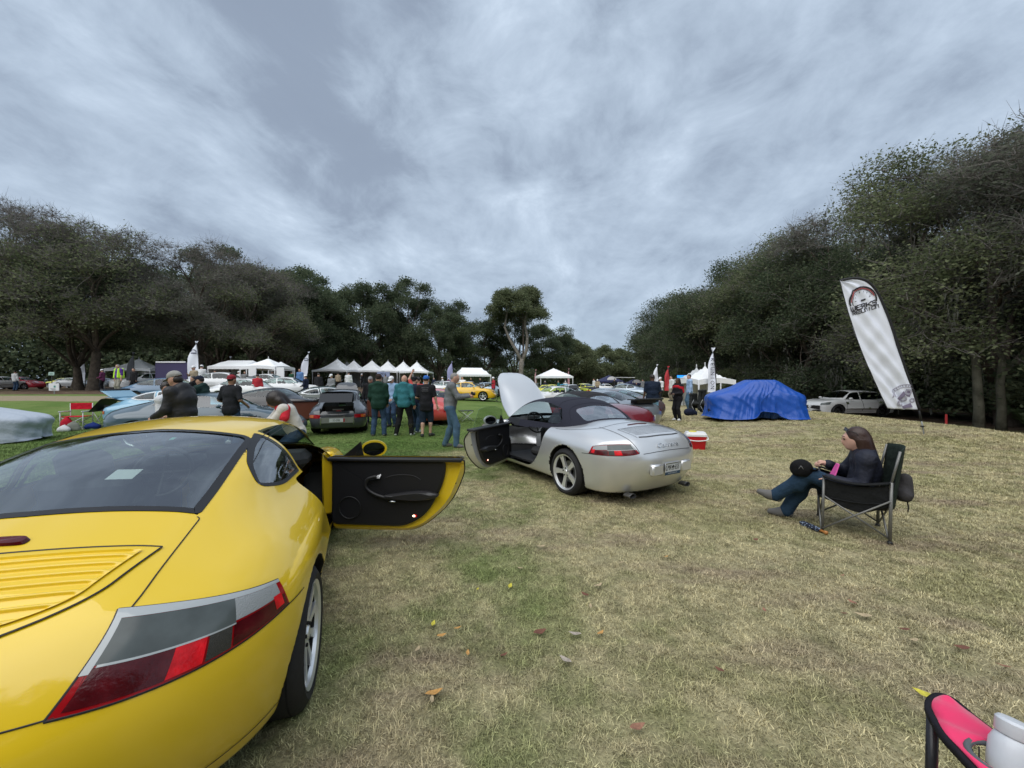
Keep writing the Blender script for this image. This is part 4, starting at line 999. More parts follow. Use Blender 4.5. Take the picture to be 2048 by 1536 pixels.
# ================================================================ the yellow coupe close to the camera
YEL = paint('yellow', (.82, .56, .018), rough=.32)
def yellow_car():
 a = .32; kind, h = 'modern', .012
 root = empty('sports_car', (-1.93, 1.75, 0), PI / 2 + a, 'yellow sports coupe with its passenger door open, tail lamp nearest the camera', 'car')
 B, b = body_common(root, kind, h, YEL, opened=[('door', -1)], glassm=glass('window_glass_coupe', (.76, .86, .82), .25, .02))
 lining(B, root, ['door']); interior(B, root)
 add_wheels(root, B, 'split', 10, ALLOY, steer=.05, n=72)
 lamp_set(B, root, (1, -1), 'modern')
 open_door(B, root, kind, h, -1, math.radians(69), YEL)
 O = outlines(B)
 # gaps: lid, bumper seam, roof rails, sill
 L = [(O['engine_lid'][1][2:-2], 't', True), (O['front_lid'][1][1:-1], 't', True),
      ([(.0, .695), (.25, .693), (.475, .688)], 'r', True),
      ([(-.62, .652), (-.50, .650), (-.36, .642)], 's', True),
      (np.vstack([O['door'][1], O['door'][1][:1]]), 's', False) if False else ([(-.30, .615), (-.06, .54)][:2], 's', False)]
 L = L[:-1]
 L.append((spoly([(.60, .525), (.9, .535), (1.2, .53), (1.42, .52)], 5, False), 't', True))
 L.append((spoly([(.16, .585), (.35, .575), (.60, .553), (.9, .56), (1.2, .555), (1.42, .545)], 5, False), 't', True))
 L.append((spoly([(-.96, .27), (-.7, .26), (-.40, .25)], 4, False), 's', True))
 L.append((spoly([(.40, .235), (1.0, .215), (1.95, .215)], 4, False), 's', True))
 gaps(B, root, L, .0045)
 # ---- retractable spoiler panel with its louvres
 def ymax(x, xf, xb, w0, sl, r):     # half width of the panel at station x
  t = (x - xb) / (xf - xb); return (w0 - sl * (1 - t)) * (1 - (1 - np.clip(t / r, 0, 1)) ** 2.2) ** .5
 def panel(nm, par, xf, xb, w0, sl, r, ns, nt, offn, m=YEL):
  t = 1 - (1 - np.linspace(0, 1, nt)) ; xx = xb + (xf - xb) * t; s_ = np.linspace(-1, 1, ns)
  X = xx[None, :] + .022 * np.abs(s_)[:, None] ** 2 * t[None, :]; Y = s_[:, None] * ymax(xx, xf, xb, w0, sl, r)[None, :]
  V, F = gridtop(B.f, X, Y, offn(*np.meshgrid(s_, t, indexing='ij'))); return link(nm, new_mesh(nm, V, F, m), par), X, Y
 sp, X, Y = panel('rear_spoiler', root, -.545, -.905, .505, .10, .55, 61, 30, lambda s, t: np.full(s.shape, .004))
 ed = np.vstack([np.c_[X[:, -1], Y[:, -1]], np.c_[X[-1, ::-1], Y[-1, ::-1]], np.c_[X[0, :], Y[0, :]]])
 ed = densify(ed, .015, False); S = raycast(B.f, np.c_[ed, np.full(len(ed), 1.6)], [0, 0, -1], 1.5, 110)
 V, F = ribbon(B.f, S, .0065, .0048); link('panel_gap', new_mesh('panel_gap', V, np.array(F), TRIM), sp)
 NS = 8
 def louv(s, t):
  e = sstep(0, .07, 1 - np.abs(s)) * sstep(0, .03, t) * sstep(0, .03, 1 - t); q = (t * NS) % 1.0
  prof = np.where(q < .22, q / .22, ((1 - q) / .78) ** 1.2)
  return .0105 + (.024 * prof - .019) * e
 panel('louvre_panel', sp, -.575, -.865, .462, .09, .45, 101, NS * 12 + 1, louv)
 # third brake light in its shallow recess
 m = MB(); P = spoly([(-.465, -.10), (-.46, 0), (-.465, .10), (-.49, .115), (-.502, .095), (-.497, 0), (-.502, -.095), (-.49, -.115)], 5)
 S = surf_line(B, P, 't', 1, None, .002); c = S.mean(0); S2 = c + (S - c) * .93 + [0, 0, .010]; n = len(S)
 m.add(np.vstack([S, S2]), [[i, (i + 1) % n, n + (i + 1) % n, n + i] for i in range(n)] + [list(range(n, 2 * n))]); m.build('brake_light', RED_D, root, False)
 V, F = ribbon(B.f, surf_line(B, densify(np.vstack([c[:2] + (P - c[:2]) * [1.5, 1.12]] * 1 + [(c[:2] + (P - c[:2]) * [1.5, 1.12])[:1]]), .02, False), 't'), .004, .002)
 # papers inside the rear glass
 def sticker(x, y, sx, sy, m_, nm):
  P = np.array([(x - sx, y - sy), (x + sx, y - sy), (x + sx, y + sy), (x - sx, y + sy)]); V = surf_line(B, P, 't', 1, None, -.02)
  if V[0, 2] > 0: V = V * [1, 1, 1]
  link(nm, new_mesh(nm, V, np.array([[0, 1, 2, 3]]), m_), root)
 sticker(.02, -.12, .045, .05, PAPER, 'paper_sheet')
 sticker(.47, -.115, .022, .010, mat('sticker_green', (.10, .45, .32), .5), 'window_sticker')
 # exhausts
 for sy in (1, -1):
  m = MB(); m.lathe([(.045, -.12), (.047, 0), (.040, .002), (.038, -.10)], 18, 0, 'x', (-.98, sy * .5, .25), Matrix.Rotation(PI, 4, 'Z')); m.build('exhaust_tip', CHROME, root, 'auto')
 rear_plate(B, root, ('PCA', ''), .50, .30, .15, 'plain')
 # white fluffy charm hanging at the mirror
 m = MB(); m.tube([(1.62, -.02, 1.17), (1.60, -.02, 1.04)], .004, 5, 0)
 for (dz, r) in ((0, .022), (-.035, .016), (-.07, .026), (-.10, .018)): m.lathe([(.001, -r), (r * .8, -r * .6), (r, 0), (r * .8, r * .6), (.001, r)], 8, 0, 'z', (1.60, -.02, 1.04 + dz))
 m.build('hanging_charm', WHITE, root, True)
 return root
yellow_car()
# ================================================================ the silver cabriolet
SILV = mat('paint_silver', (.72, .73, .74), .32, .60, coat=1.0, coat_rough=.02)
NAVYTOP = mat('soft_top_cloth', (.012, .013, .026), .9, bump=(900, .2, .001))
def soft_top(B, root, cloth, h=.025, name='soft_top', glassm=None):
 V, Q = B.shell(h, 'roof'); c = V[Q].mean(1); G = gradn(B.froof, V); G /= np.linalg.norm(G, axis=1, keepdims=True) + 1e-9
 gn = G[Q].mean(1)
 sw = rpoly([(1.90, .94, .03), (.40, .93, .02), (.335, 1.0, .03), (.47, 1.155, .05), (.75, 1.215, .05), (1.0, 1.235, .2), (1.2, 1.225, .3), (1.46, 1.15, .2)])
 qw = rpoly([(.60, .94, .01), (.36, .93, .02), (.335, 1.0, .03), (.47, 1.155, .03), (.59, 1.19, .01)])
 rw = rpoly([(.05, 0, 0), (.065, .45, .08), (.30, .43, .10), (.34, .36, .06), (.36, 0, 0)])
 snap2d(B.froof, V, densify(sw, .02), [0, 2], V[:, 1] > .35, h); snap2d(B.froof, V, densify(rw, .02), [0, 1], (G[:, 2] > .2) & (V[:, 1] > .4 * h), h)
 O = outlines(B); snap2d(B.froof, V, densify(O['windscreen'][1], .02), [0, 1], (G[:, 2] > .2) & (V[:, 1] > .4 * h), h)
 c = V[Q].mean(1)
 low = B.low(c) ; keep = (low > -.012) & (c[:, 2] > .8)
 isw = inpoly(c[:, [0, 2]], sw) & (c[:, 1] > .35); irw = inpoly(c[:, [0, 1]], rw) & (gn[:, 2] > .2) & (c[:, 2] > .9); iws = inpoly(c[:, [0, 1]], O['windscreen'][1]) & (gn[:, 2] > .15) & (c[:, 0] > 1.3)
 fr = (c[:, 0] > 1.36)
 G = gradn(B.froof, V); G /= np.linalg.norm(G, axis=1, keepdims=True) + 1e-9
 def mk(nm, mask, m, par, off=0.0):
  t = compact(V, Q[mask & keep], G)
  return link(nm, piece_mesh(nm, t, (1, -1), m, off), par)
 top = mk(name, ~isw & ~irw & ~iws & ~fr, cloth, root, .003)
 mk('rear_window', irw, glassm or glass('soft_window', (.55, .62, .63), .38, .05), top); mk('windscreen', iws, GLASS, root); mk('windscreen_frame', fr & ~iws & ~isw, TRIM, root)
 # seam stitching lines across the cloth
 mb = MB()
 for P in ([(.20, .60), (.36, .50), (.42, .3), (.44, 0)], [(.30, .68), (.52, .58), (.62, .4), (.66, 0)]):
  S = surf_line(B, densify(spoly(P, 4, False), .03, False), 't', 1, B.froof, .004)
  for q in (S, S * [1, -1, 1]): mb.tube(q, .004, 4)
 mb.build('cloth_seam', cloth, top)
 return top, sw, qw
def silver_car():
 kind, h = 'cabrio', .02
 root = empty('sports_car', (1.478, 5.74, 0), math.radians(121.3), 'silver convertible with navy soft top, driver door and front lid open', 'car')
 B, b = body_common(root, kind, h, SILV, opened=[('door', 1), 'front_lid'], seals=False)
 soft_top(B, root, NAVYTOP, .02)
 interior(B, root)
 add_wheels(root, B, 'wide', 5, ALLOY, n=56)
 lamp_set(B, root, (1, -1), 'modern')
 open_door(B, root, kind, h, 1, math.radians(58), SILV)
 # quarter glass behind the open door
 qw = np.array([(.62, .94), (.37, .935), (.36, 1.0), (.48, 1.14), (.61, 1.17)])
 V = raycast(B.froof, np.c_[qw[:, 0], np.full(5, 1.1), qw[:, 1]], [0, -1, 0]); V[:, 1] -= .004
 for sd in (1, -1): link('quarter_glass', new_mesh('quarter_glass', V * [1, sd, 1], [list(range(5))], GLASSD), root)
 o = link('passenger_glass', new_mesh('passenger_glass', (lambda P: raycast(B.froof, np.c_[P[:, 0], np.full(len(P), 1.1), P[:, 1]], [0, -1, 0]) * [1, -1, 1])(np.array([(1.8, .94), (.64, .94), (.64, 1.19), (1.0, 1.23), (1.35, 1.18)])), [[4, 3, 2, 1, 0]], GLASS), root)
 O = outlines(B)
 f2 = rotY
 lid = put_region(B, root, kind, h, 'front_lid', [SILV], split=False, xf=lambda V: rotY(V, (2.06, .92), math.radians(60)))[0]
 P = O['front_lid'][1]; fullP = densify(np.vstack([P, P[::-1][1:-1] * [1, -1]]), .06); S = surf_line(B, fullP, 't'); S2 = S - [0, 0, .02]; n = len(S)
 m = MB(); m.add(rotY(np.vstack([S, S2]), (2.06, .92), math.radians(60)), [[i, (i + 1) % n, n + (i + 1) % n, n + i] for i in range(n)] + [list(range(n, 2 * n))]); m.build('lid_lining', SILV, lid)
 L = [(O['engine_lid'][1][2:-2], 't', True), ([(.0, .695), (.25, .69), (.45, .678)], 'r', True), ([(-.62, .652), (-.50, .650), (-.36, .642)], 's', True),
      (spoly([(-.36, .55), (-.25, .66), (-.05, .735), (.12, .76), (.35, .765)], 5, False), 't', True), ([(-.36, .55), (-.375, .3), (-.38, 0)], 't', True)]
 for x in np.linspace(-.60, -.80, 9): L.append(([(x, 0), (x + .005, .25), (x + .015, .42 - (x < -.74) * .03)], 't', True))
 gaps(B, root, L[:5], .0069); gaps(B, root, L[5:], .004, mat('slot_grey', (.05, .052, .056), .5), 'lid_slot')
 gaps(B, root, [([(-.86, 0), (-.855, .25), (-.84, .38)], 't', True)], .022, mat('slot_grey', (.05, .052, .056), .5), 'lid_slot')
 gaps(B, root, [([(-.585, .0), (-.575, .30), (-.56, .455)], 't', True), ([(-.56, .455), (-.70, .445), (-.84, .41)], 't', True)], .006)
 m = MB(); S = surf_line(B, spoly([(-.475, -.17), (-.465, 0), (-.475, .17), (-.495, .17), (-.488, 0), (-.495, -.17)], 5), 't', 1, None, .008); n = len(S)
 m.add(np.vstack([S - [0, 0, .02], S]), [[i, (i + 1) % n, n + (i + 1) % n, n + i] for i in range(n)] + [list(range(n, 2 * n))]); m.build('brake_light', RED_D, root)
 rear_plate(B, root, ('LMK', '655'), .47, .305, .155, 'us', x=-1.035)
 for sy in (1, -1):    # bumper guards beside the plate
  m = MB(); m.box((0, 0, 0), (.07, .20, .14), 0, bev=.018); g = m.build('bumper_guard', SILV, root, 'auto', (-1.022, sy * .275, .475))
  m = MB(); a = np.linspace(0, 2 * PI, 24, endpoint=False)
  for (x, k, q) in ((0, 1, 0),): pass
  rings = [(.10, .9), (0, 1.0), (-.004, .90), (.08, .78)]
  V = np.array([(x, .062 * k * math.cos(t), .030 * k * math.sin(t)) for x, k in rings for t in a]); F = [[i * 24 + j, i * 24 + (j + 1) % 24, (i + 1) * 24 + (j + 1) % 24, (i + 1) * 24 + j] for i in range(3) for j in range(24)]
  m.add(V, F); m.build('exhaust_tip', mat('exhaust_steel', (.16, .16, .16), .45, .7), root, 'auto', (-.885, sy * .54, .158))
  m = MB(); m.add(np.array([(.05, .06 * math.cos(t), .03 * math.sin(t)) for t in a]), [list(range(24))]); m.build('exhaust_bore', DARK, root, False, (-.885, sy * .54, .158))
 w = text_mesh('Carrera', .085, CHROME, .002, shear=.3, xs=1.5)
 pc = raycast(B.fall, [[-1.3, 0, .755]], [1, 0, 0], 1, 120)[0]; gn_ = gradn(B.fall, pc[None])[0]; gn_ /= np.linalg.norm(gn_); pc = pc + gn_ * .006; ow = link('lettering', w, root, tuple(pc)); ow.rotation_euler = (math.acos(max(-1, min(1, gn_[2]))), 0, -PI / 2)
 return root
silver_car()
# ================================================================ ground
def gz(x, y):
 x = np.asarray(x, float); y = np.asarray(y, float)
 z = .27 * sstep(4, 12, x) * sstep(4, 12, y) * (1 - .5 * sstep(40, 90, y))
 z = z - (.85 + .10 * sstep(20, 40, y)) * sstep(12.6, 18.5, x)
 z = z + .85 * sstep(15, 23, y) * sstep(-9, -17, x)
 z = z + .38 * sstep(16, 30, y) * sstep(4, -6, x) * (1 - sstep(-9, -17, x))
 z = z + .035 * np.sin(x * .33 + 1) * np.sin(y * .27) * sstep(3, 8, np.hypot(x, y))
 return z
def grz(x, y): return float(gz(x, y))
def ground_colour(nt, zone=True):
 """dormant straw coloured turf running into green turf, all from world position"""
 N, L = nt.nodes, nt.links
 g = N.new('ShaderNodeNewGeometry'); sp = N.new('ShaderNodeSeparateXYZ'); L.new(g.outputs['Position'], sp.inputs[0])
 def M(op, a, b=None, c=None):
  n = N.new('ShaderNodeMath'); n.operation = op
  for i, v in enumerate((a, b, c)):
   if v is None: continue
   if isinstance(v, (int, float)): n.inputs[i].default_value = v
   else: L.new(v, n.inputs[i])
  return n.outputs[0]
 def noi(scale, det=4, rough=.55, vec=None):
  n = N.new('ShaderNodeTexNoise'); n.inputs['Scale'].default_value = scale; n.inputs['Detail'].default_value = det; n.inputs['Roughness'].default_value = rough
  L.new(vec or g.outputs['Position'], n.inputs['Vector']); return n.outputs['Fac']
 def sm(v, a, b):
  n = N.new('ShaderNodeMapRange'); n.interpolation_type = 'SMOOTHSTEP'; n.inputs['From Min'].default_value = a; n.inputs['From Max'].default_value = b; L.new(v, n.inputs['Value']); return n.outputs[0]
 def mixc(f, a, b):
  n = N.new('ShaderNodeMixRGB'); 
  for k, v in ((0, f), (1, a), (2, b)):
   if isinstance(v, tuple): n.inputs[k].default_value = (*v, 1)
   elif isinstance(v, (int, float)): n.inputs[k].default_value = v
   else: L.new(v, n.inputs[k])
  return n.outputs[0]
 n1 = noi(.55, 5, .6); n2 = noi(3.0, 5, .65); n3 = noi(.16, 3)
 patch = sm(M('ADD', M('MULTIPLY', n1, .55), M('MULTIPLY', n2, .45)), .46, .60)
 # streaks of mown dry grass
 mp = N.new('ShaderNodeMapping'); mp.inputs['Scale'].default_value = (.35, 1.4, 1); mp.inputs['Rotation'].default_value = (0, 0, .35); L.new(g.outputs['Position'], mp.inputs[0])
 n4 = noi(1.3, 4, .6, mp.outputs[0])
 straw = mixc(sm(n2, .35, .65), (.47, .415, .24), (.355, .318, .185)); straw = mixc(sm(n4, .45, .7), straw, (.33, .265, .18))
 olive = mixc(sm(n1, .4, .6), (.175, .195, .070), (.27, .265, .115))
 dry = mixc(M('MULTIPLY', patch, .55), straw, olive)
 lush = mixc(sm(n1, .35, .65), (.105, .170, .042), (.150, .215, .062)); lush = mixc(M('MULTIPLY', sm(n4, .5, .75), .5), lush, (.20, .215, .08))
 # where the green turf lies: left of a line that runs away from the camera, and mottled green patches beside the yellow car
 edge = M('SUBTRACT', M('MULTIPLY_ADD', sp.outputs[1], .17, -2.1), sp.outputs[0])
 e = sm(M('ADD', edge, M('MULTIPLY', M('SUBTRACT', n1, .5), 5.0)), -.6, 1.3)
 far = sm(M('ADD', sp.outputs[1], M('MULTIPLY', M('SUBTRACT', n1, .5), 4.0)), 4.6, 7.2)
 gm = M('MULTIPLY', e, far)
 nearg = M('MULTIPLY', sm(M('SUBTRACT', M('ADD', .4, M('MULTIPLY', n2, .9)), sp.outputs[0]), -.2, 1.2), M('MULTIPLY', sm(n1, .40, .62), .75))
 gm = M('MAXIMUM', gm, nearg)
 col = mixc(gm, dry, lush)
 return col, n2, M, noi, sm, mixc, sp, g
def make_ground():
 m = bpy.data.materials.new('turf'); m.use_nodes = True; nt = m.node_tree; b = nt.nodes['Principled BSDF']
 col, n2, M, noi, sm, mixc, sp, g = ground_colour(nt)
 at = nt.nodes.new('ShaderNodeAttribute'); at.attribute_name = 'soil'
 tan = nt.nodes.new('ShaderNodeAttribute'); tan.attribute_name = 'sand'
 soil = mixc(sm(noi(1.6, 5), .4, .62), (.085, .052, .038), (.17, .12, .085)); soil = mixc(sm(noi(.35, 4), .5, .65), soil, (.13, .13, .06))
 fa = sm(M('ADD', at.outputs['Fac'], M('MULTIPLY', M('SUBTRACT', noi(.5, 4), .5), .7)), .4, .6)
 col = mixc(fa, col, soil)
 ft = sm(M('ADD', tan.outputs['Fac'], M('MULTIPLY', M('SUBTRACT', noi(.5, 4), .5), .5)), .4, .6)
 col = mixc(ft, col, (.30, .25, .17))
 # fine blade speckle
 fine = noi(55, 4, .7); s = nt.nodes.new('ShaderNodeMapRange'); s.inputs['From Min'].default_value = .3; s.inputs['From Max'].default_value = .7; s.inputs['To Min'].default_value = .55; s.inputs['To Max'].default_value = 1.3
 nt.links.new(fine, s.inputs['Value'])
 x = nt.nodes.new('ShaderNodeVectorMath'); x.operation = 'SCALE'; nt.links.new(col, x.inputs[0]); nt.links.new(s.outputs[0], x.inputs['Scale'])
 nt.links.new(x.outputs[0], b.inputs['Base Color']); b.inputs['Roughness'].default_value = .95; b.inputs['Specular IOR Level'].default_value = .1
 q = nt.nodes.new('ShaderNodeBump'); q.inputs['Strength'].default_value = .9; q.inputs['Distance'].default_value = .03; nt.links.new(noi(26, 5, .7), q.inputs['Height']); nt.links.new(q.outputs[0], b.inputs['Normal'])
 def axis(a, lim, n):
  t = np.linspace(-1, 1, n); return lim * np.sinh(a * t) / np.sinh(a)
 xs = axis(4.2, 700, 261); ys = axis(4.2, 700, 281) + 6
 X, Y = np.meshgrid(xs, ys, indexing='ij'); V = np.stack([X, Y, gz(X, Y)], -1).reshape(-1, 3)
 nx, ny = X.shape; i = np.arange(nx - 1)[:, None] * ny; j = np.arange(ny - 1)[None]
 F = np.stack([i + j, i + ny + j, i + ny + j + 1, i + j + 1], -1).reshape(-1, 4)
 me = new_mesh('ground', V, F, m)
 x, y = V[:, 0], V[:, 1]
 soil = sstep(13.2, 15.5, x + .0 * y) * sstep(2, 6, y); soil = np.maximum(soil, sstep(21.5, 24, y) * sstep(-11, -15, x) * (1 - .0 * y))
 soil = np.maximum(soil, sstep(62, 75, y) * sstep(10, -10, x) * .9)
 sand = sstep(19.5, 20.5, y) * (1 - sstep(21.2, 22.2, y)) * sstep(-9, -13, x)
 for nm, a in (('soil', soil), ('sand', sand)):
  t = me.attributes.new(nm, 'FLOAT', 'POINT'); t.data.foreach_set('value', a.astype(np.float32))
 tag(link('ground', me), kind='structure')
make_ground()
# ---- grass blades near the camera (instanced tufts)
def make_grass():
 m = bpy.data.materials.new('grass_blade'); m.use_nodes = True; nt = m.node_tree; b = nt.nodes['Principled BSDF']
 col, n2, M, noi, sm, mixc, sp, g = ground_colour(nt)
 oi = nt.nodes.new('ShaderNodeObjectInfo'); s = nt.nodes.new('ShaderNodeMapRange'); s.inputs['To Min'].default_value = .85; s.inputs['To Max'].default_value = 1.65
 nt.links.new(oi.outputs['Random'], s.inputs['Value'])
 at = nt.nodes.new('ShaderNodeAttribute'); at.attribute_name = 'tone'
 mm = M('MULTIPLY', s.outputs[0], at.outputs['Fac'])
 x = nt.nodes.new('ShaderNodeVectorMath'); x.operation = 'SCALE'; nt.links.new(col, x.inputs[0]); nt.links.new(mm, x.inputs['Scale'])
 nt.links.new(x.outputs[0], b.inputs['Base Color']); b.inputs['Roughness'].default_value = .7; b.inputs['Specular IOR Level'].default_value = .25
 tufts = []
 for k in range(5):
  r = np.random.default_rng(k + 20); n = 22; V = []; F = []; tone = []
  for i in range(n):
   a = r.uniform(0, 2 * PI); p = r.normal(0, .022, 2); L = r.uniform(.016, .037); lean = r.uniform(.45, 1.4); w = r.uniform(.0011, .0019)
   d = np.array([math.cos(a), math.sin(a)]); s_ = np.array([-d[1], d[0]]) * w; c = len(V)
   for t, ww in ((0, 1), (.55, .9), (1, .15)):
    q = p + d * L * math.sin(lean) * t ** 1.3; z = L * math.cos(lean) * t ** .8 - .004 + .004 * (1 - t)
    V += [(*(q - s_ * ww), z), (*(q + s_ * ww), z)]
   F += [[c, c + 1, c + 3, c + 2], [c + 2, c + 3, c + 5, c + 4]]; tone += [r.choice([.5, .75, 1.0, 1.3])] * 6
  me = new_mesh('grass_tuft', V, np.array(F), m, smooth=False); t = me.attributes.new('tone', 'FLOAT', 'POINT'); t.data.foreach_set('value', np.array(tone, np.float32)); tufts.append(me)
 hid = bpy.data.collections.new('tuft_sources')
 for me in tufts: hid.objects.link(bpy.data.objects.new('grass_tuft', me))
 def field(name, pts, scl):
  n = len(pts); V = np.c_[pts, gz(pts[:, 0], pts[:, 1])]
  me = bpy.data.meshes.new(name); me.vertices.add(n); me.vertices.foreach_set('co', V.astype(np.float32).ravel()); me.materials.append(m)
  t = me.attributes.new('size', 'FLOAT', 'POINT'); t.data.foreach_set('value', scl.astype(np.float32))
  t = me.attributes.new('turn', 'FLOAT', 'POINT'); t.data.foreach_set('value', RNG.uniform(0, 6.28, n).astype(np.float32))
  t = me.attributes.new('pick', 'INT', 'POINT'); t.data.foreach_set('value', RNG.integers(0, 5, n).astype(np.int32))
  me.update(); o = link(name, me)
  ng = bpy.data.node_groups.new(name, 'GeometryNodeTree'); ng.interface.new_socket('Geometry', in_out='INPUT', socket_type='NodeSocketGeometry'); ng.interface.new_socket('Geometry', in_out='OUTPUT', socket_type='NodeSocketGeometry')
  N, L = ng.nodes, ng.links; gi = N.new('NodeGroupInput'); go = N.new('NodeGroupOutput')
  mp = N.new('GeometryNodeMeshToPoints'); L.new(gi.outputs[0], mp.inputs['Mesh'])
  ci = N.new('GeometryNodeCollectionInfo'); ci.inputs['Collection'].default_value = hid; ci.inputs['Separate Children'].default_value = True; ci.inputs['Reset Children'].default_value = True
  ip = N.new('GeometryNodeInstanceOnPoints'); L.new(mp.outputs[0], ip.inputs['Points']); L.new(ci.outputs[0], ip.inputs['Instance']); ip.inputs['Pick Instance'].default_value = True
  def attr(nm, ty):
   a = N.new('GeometryNodeInputNamedAttribute'); a.data_type = ty; a.inputs[0].default_value = nm; return a.outputs[0]
  L.new(attr('pick', 'INT'), ip.inputs['Instance Index']); L.new(attr('size', 'FLOAT'), ip.inputs['Scale'])
  cx = N.new('ShaderNodeCombineXYZ'); L.new(attr('turn', 'FLOAT'), cx.inputs[2]); L.new(cx.outputs[0], ip.inputs['Rotation'])
  L.new(ip.outputs[0], go.inputs[0]); md = o.modifiers.new('scatter', 'NODES'); md.node_group = ng
  return tag(o, kind='stuff')
 def pts(y0, y1, dens, xmax=1.0):
  A = []; ys = np.linspace(y0, y1, 40)
  for a, b_ in zip(ys[:-1], ys[1:]):
   x0, x1 = -1.40 * b_ * (.55 if b_ < 4 else 1) - .2, 1.42 * b_ + .3; n = int((x1 - x0) * (b_ - a) * dens); A.append(np.c_[RNG.uniform(x0, x1, n), RNG.uniform(a, b_, n)])
  P = np.vstack(A); return P[P[:, 0] < 14]
 P = np.vstack([pts(.9, 3.2, 900), pts(3.2, 6.0, 560), pts(6.0, 10.0, 220), pts(10, 17, 70)])
 d = np.hypot(P[:, 0], P[:, 1]); S = RNG.uniform(.7, 1.15, len(P)) * np.interp(d, [2, 6, 10, 18], [.95, 1.1, 1.5, 2.2])
 field('grass', P, S)
make_grass()
# ---- fallen leaves
LEAFC = {'tan': (.42, .33, .20), 'orange': (.50, .27, .08), 'yellow': (.52, .46, .05), 'brown': (.15, .06, .035), 'red': (.27, .13, .08), 'grey': (.36, .31, .26)}
def fallen_leaves():
 spots = [(1083, 1100, 'tan', .09, 0), (1020, 1181, 'yellow', .07, 1), (1197, 1180, 'tan', .09, .3), (1170, 1198, 'brown', .07, 2), (1181, 1222, 'tan', .05, 1), (866, 1258, 'yellow', .06, 1.2), (883, 1282, 'orange', .06, .1), (915, 1267, 'orange', .05, .2), (1150, 1279, 'grey', .08, 2.6),
       (1202, 1277, 'orange', .06, .4), (868, 1400, 'orange', .09, .1), (863, 1413, 'tan', .05, 1.4), (1008, 1322, 'brown', .05, .3), (1131, 1332, 'grey', .08, 2.1), (1727, 1241, 'tan', .10, 2.4), (1706, 1214, 'red', .06, 1.5), (1810, 1270, 'brown', .07, 2.7), (1925, 1307, 'brown', .08, 2.6),
       (1830, 1292, 'tan', .06, 3), (2010, 1345, 'red', .06, 2.2), (1850, 1402, 'yellow', .08, 1.9), (955, 1187, 'yellow', .035, 1), (1040, 1144, 'tan', .05, 2.5), (1243, 1133, 'tan', .06, .1), (1333, 1121, 'orange', .05, .2), (896, 1108, 'tan', .03, 0), (1686, 1160, 'red', .05, .1), (1946, 1025, 'tan', .04, 0),
       (1080, 1275, 'brown', .09, .1), (1512, 1087, 'brown', .07, .1), (835, 1310, 'tan', .05, 1), (935, 1318, 'orange', .05, 1.3), (1276, 1470, 'red', .08, 0), (1689, 1237, 'brown', .05, 2.6), (1530, 1230, 'red', .05, 1), (1440, 1352, 'brown', .05, 2)]
 NM = {'tan': 'pale tan', 'orange': 'orange', 'yellow': 'yellow', 'brown': 'dark brown', 'red': 'reddish brown', 'grey': 'greyish curled'}
 WH = ['in the grass between the open yellow door and the silver car wheel', 'shaped like a wedge in the middle of the grass', 'lying flat straight below the silver rear bumper', 'standing up beside a pale one', 'thin and short beside the wedge shaped yellow one', 'beside the yellow car, above two orange ones',
      'broad, just below a yellow one near the yellow car', 'small, just right of a broader orange one', 'long, in the centre of the foreground', 'small, right of the long greyish one', 'large, lowest one near the rear wheel', 'stuck upright under the large orange one', 'small, between the large orange and the rounded greyish one', 'rounded, biggest on the open grass',
      'largest pale one on the right, below the folding chair', 'round, just above the largest pale one on the right', 'long, right of the largest pale one', 'long, near the right edge', 'thin strip near the long brown ones on the right', 'close to the right edge above the pink chair', 'at the tip of the pink armrest', 'tiny, up the slope from the wedge shaped one',
      'tiny, below the open door edge', 'small, under the silver exhaust', 'small, below and right of the silver bumper', 'tiny, just below the yellow door', 'below the rear leg of the folding chair', 'small, right of the folding chair', 'long one in the green patch', 'below the umbrella on the ground', 'near the rear wheel of the yellow car', 'low down, right of the rear wheel', 'at the bottom of the picture in the middle', 'touching the largest pale one', 'small, halfway between the chairs', 'small, left of the pink armrest']
 meshes = {}
 for kq, (px, py, c, L, a) in enumerate(spots):
  d = CAMH * FPX / (py - HY); x = (px - 1024) / FPX * d; k = (c,)
  if k not in meshes:
   V = []; F = []; n = 8
   for i in range(n + 1):
    t = i / n; w = .21 * math.sin(PI * t ** .85) + .004; cu = .10 * (2 * t - 1) ** 2 + .02 * math.sin(t * 9)
    V += [(t - .5, -w, cu + w * .25), (t - .5, 0, cu), (t - .5, w, cu + w * .30)]
   for i in range(n): q = i * 3; F += [[q, q + 3, q + 4, q + 1], [q + 1, q + 4, q + 5, q + 2]]
   meshes[k] = new_mesh('fallen_leaf', V, np.array(F), mat('leaf_' + c, LEAFC[c], .7, noise=(6, .25)))
  o = link('fallen_leaf', meshes[k], None, (x, d, grz(x, d) + .030), a + .3); o.scale = (L, L, L); o.rotation_euler[0] = RNG.uniform(-.3, .3)
  tag(o, NM[c] + ' leaf ' + WH[kq], 'leaf', 'fallen leaves scattered on the grass')
fallen_leaves()
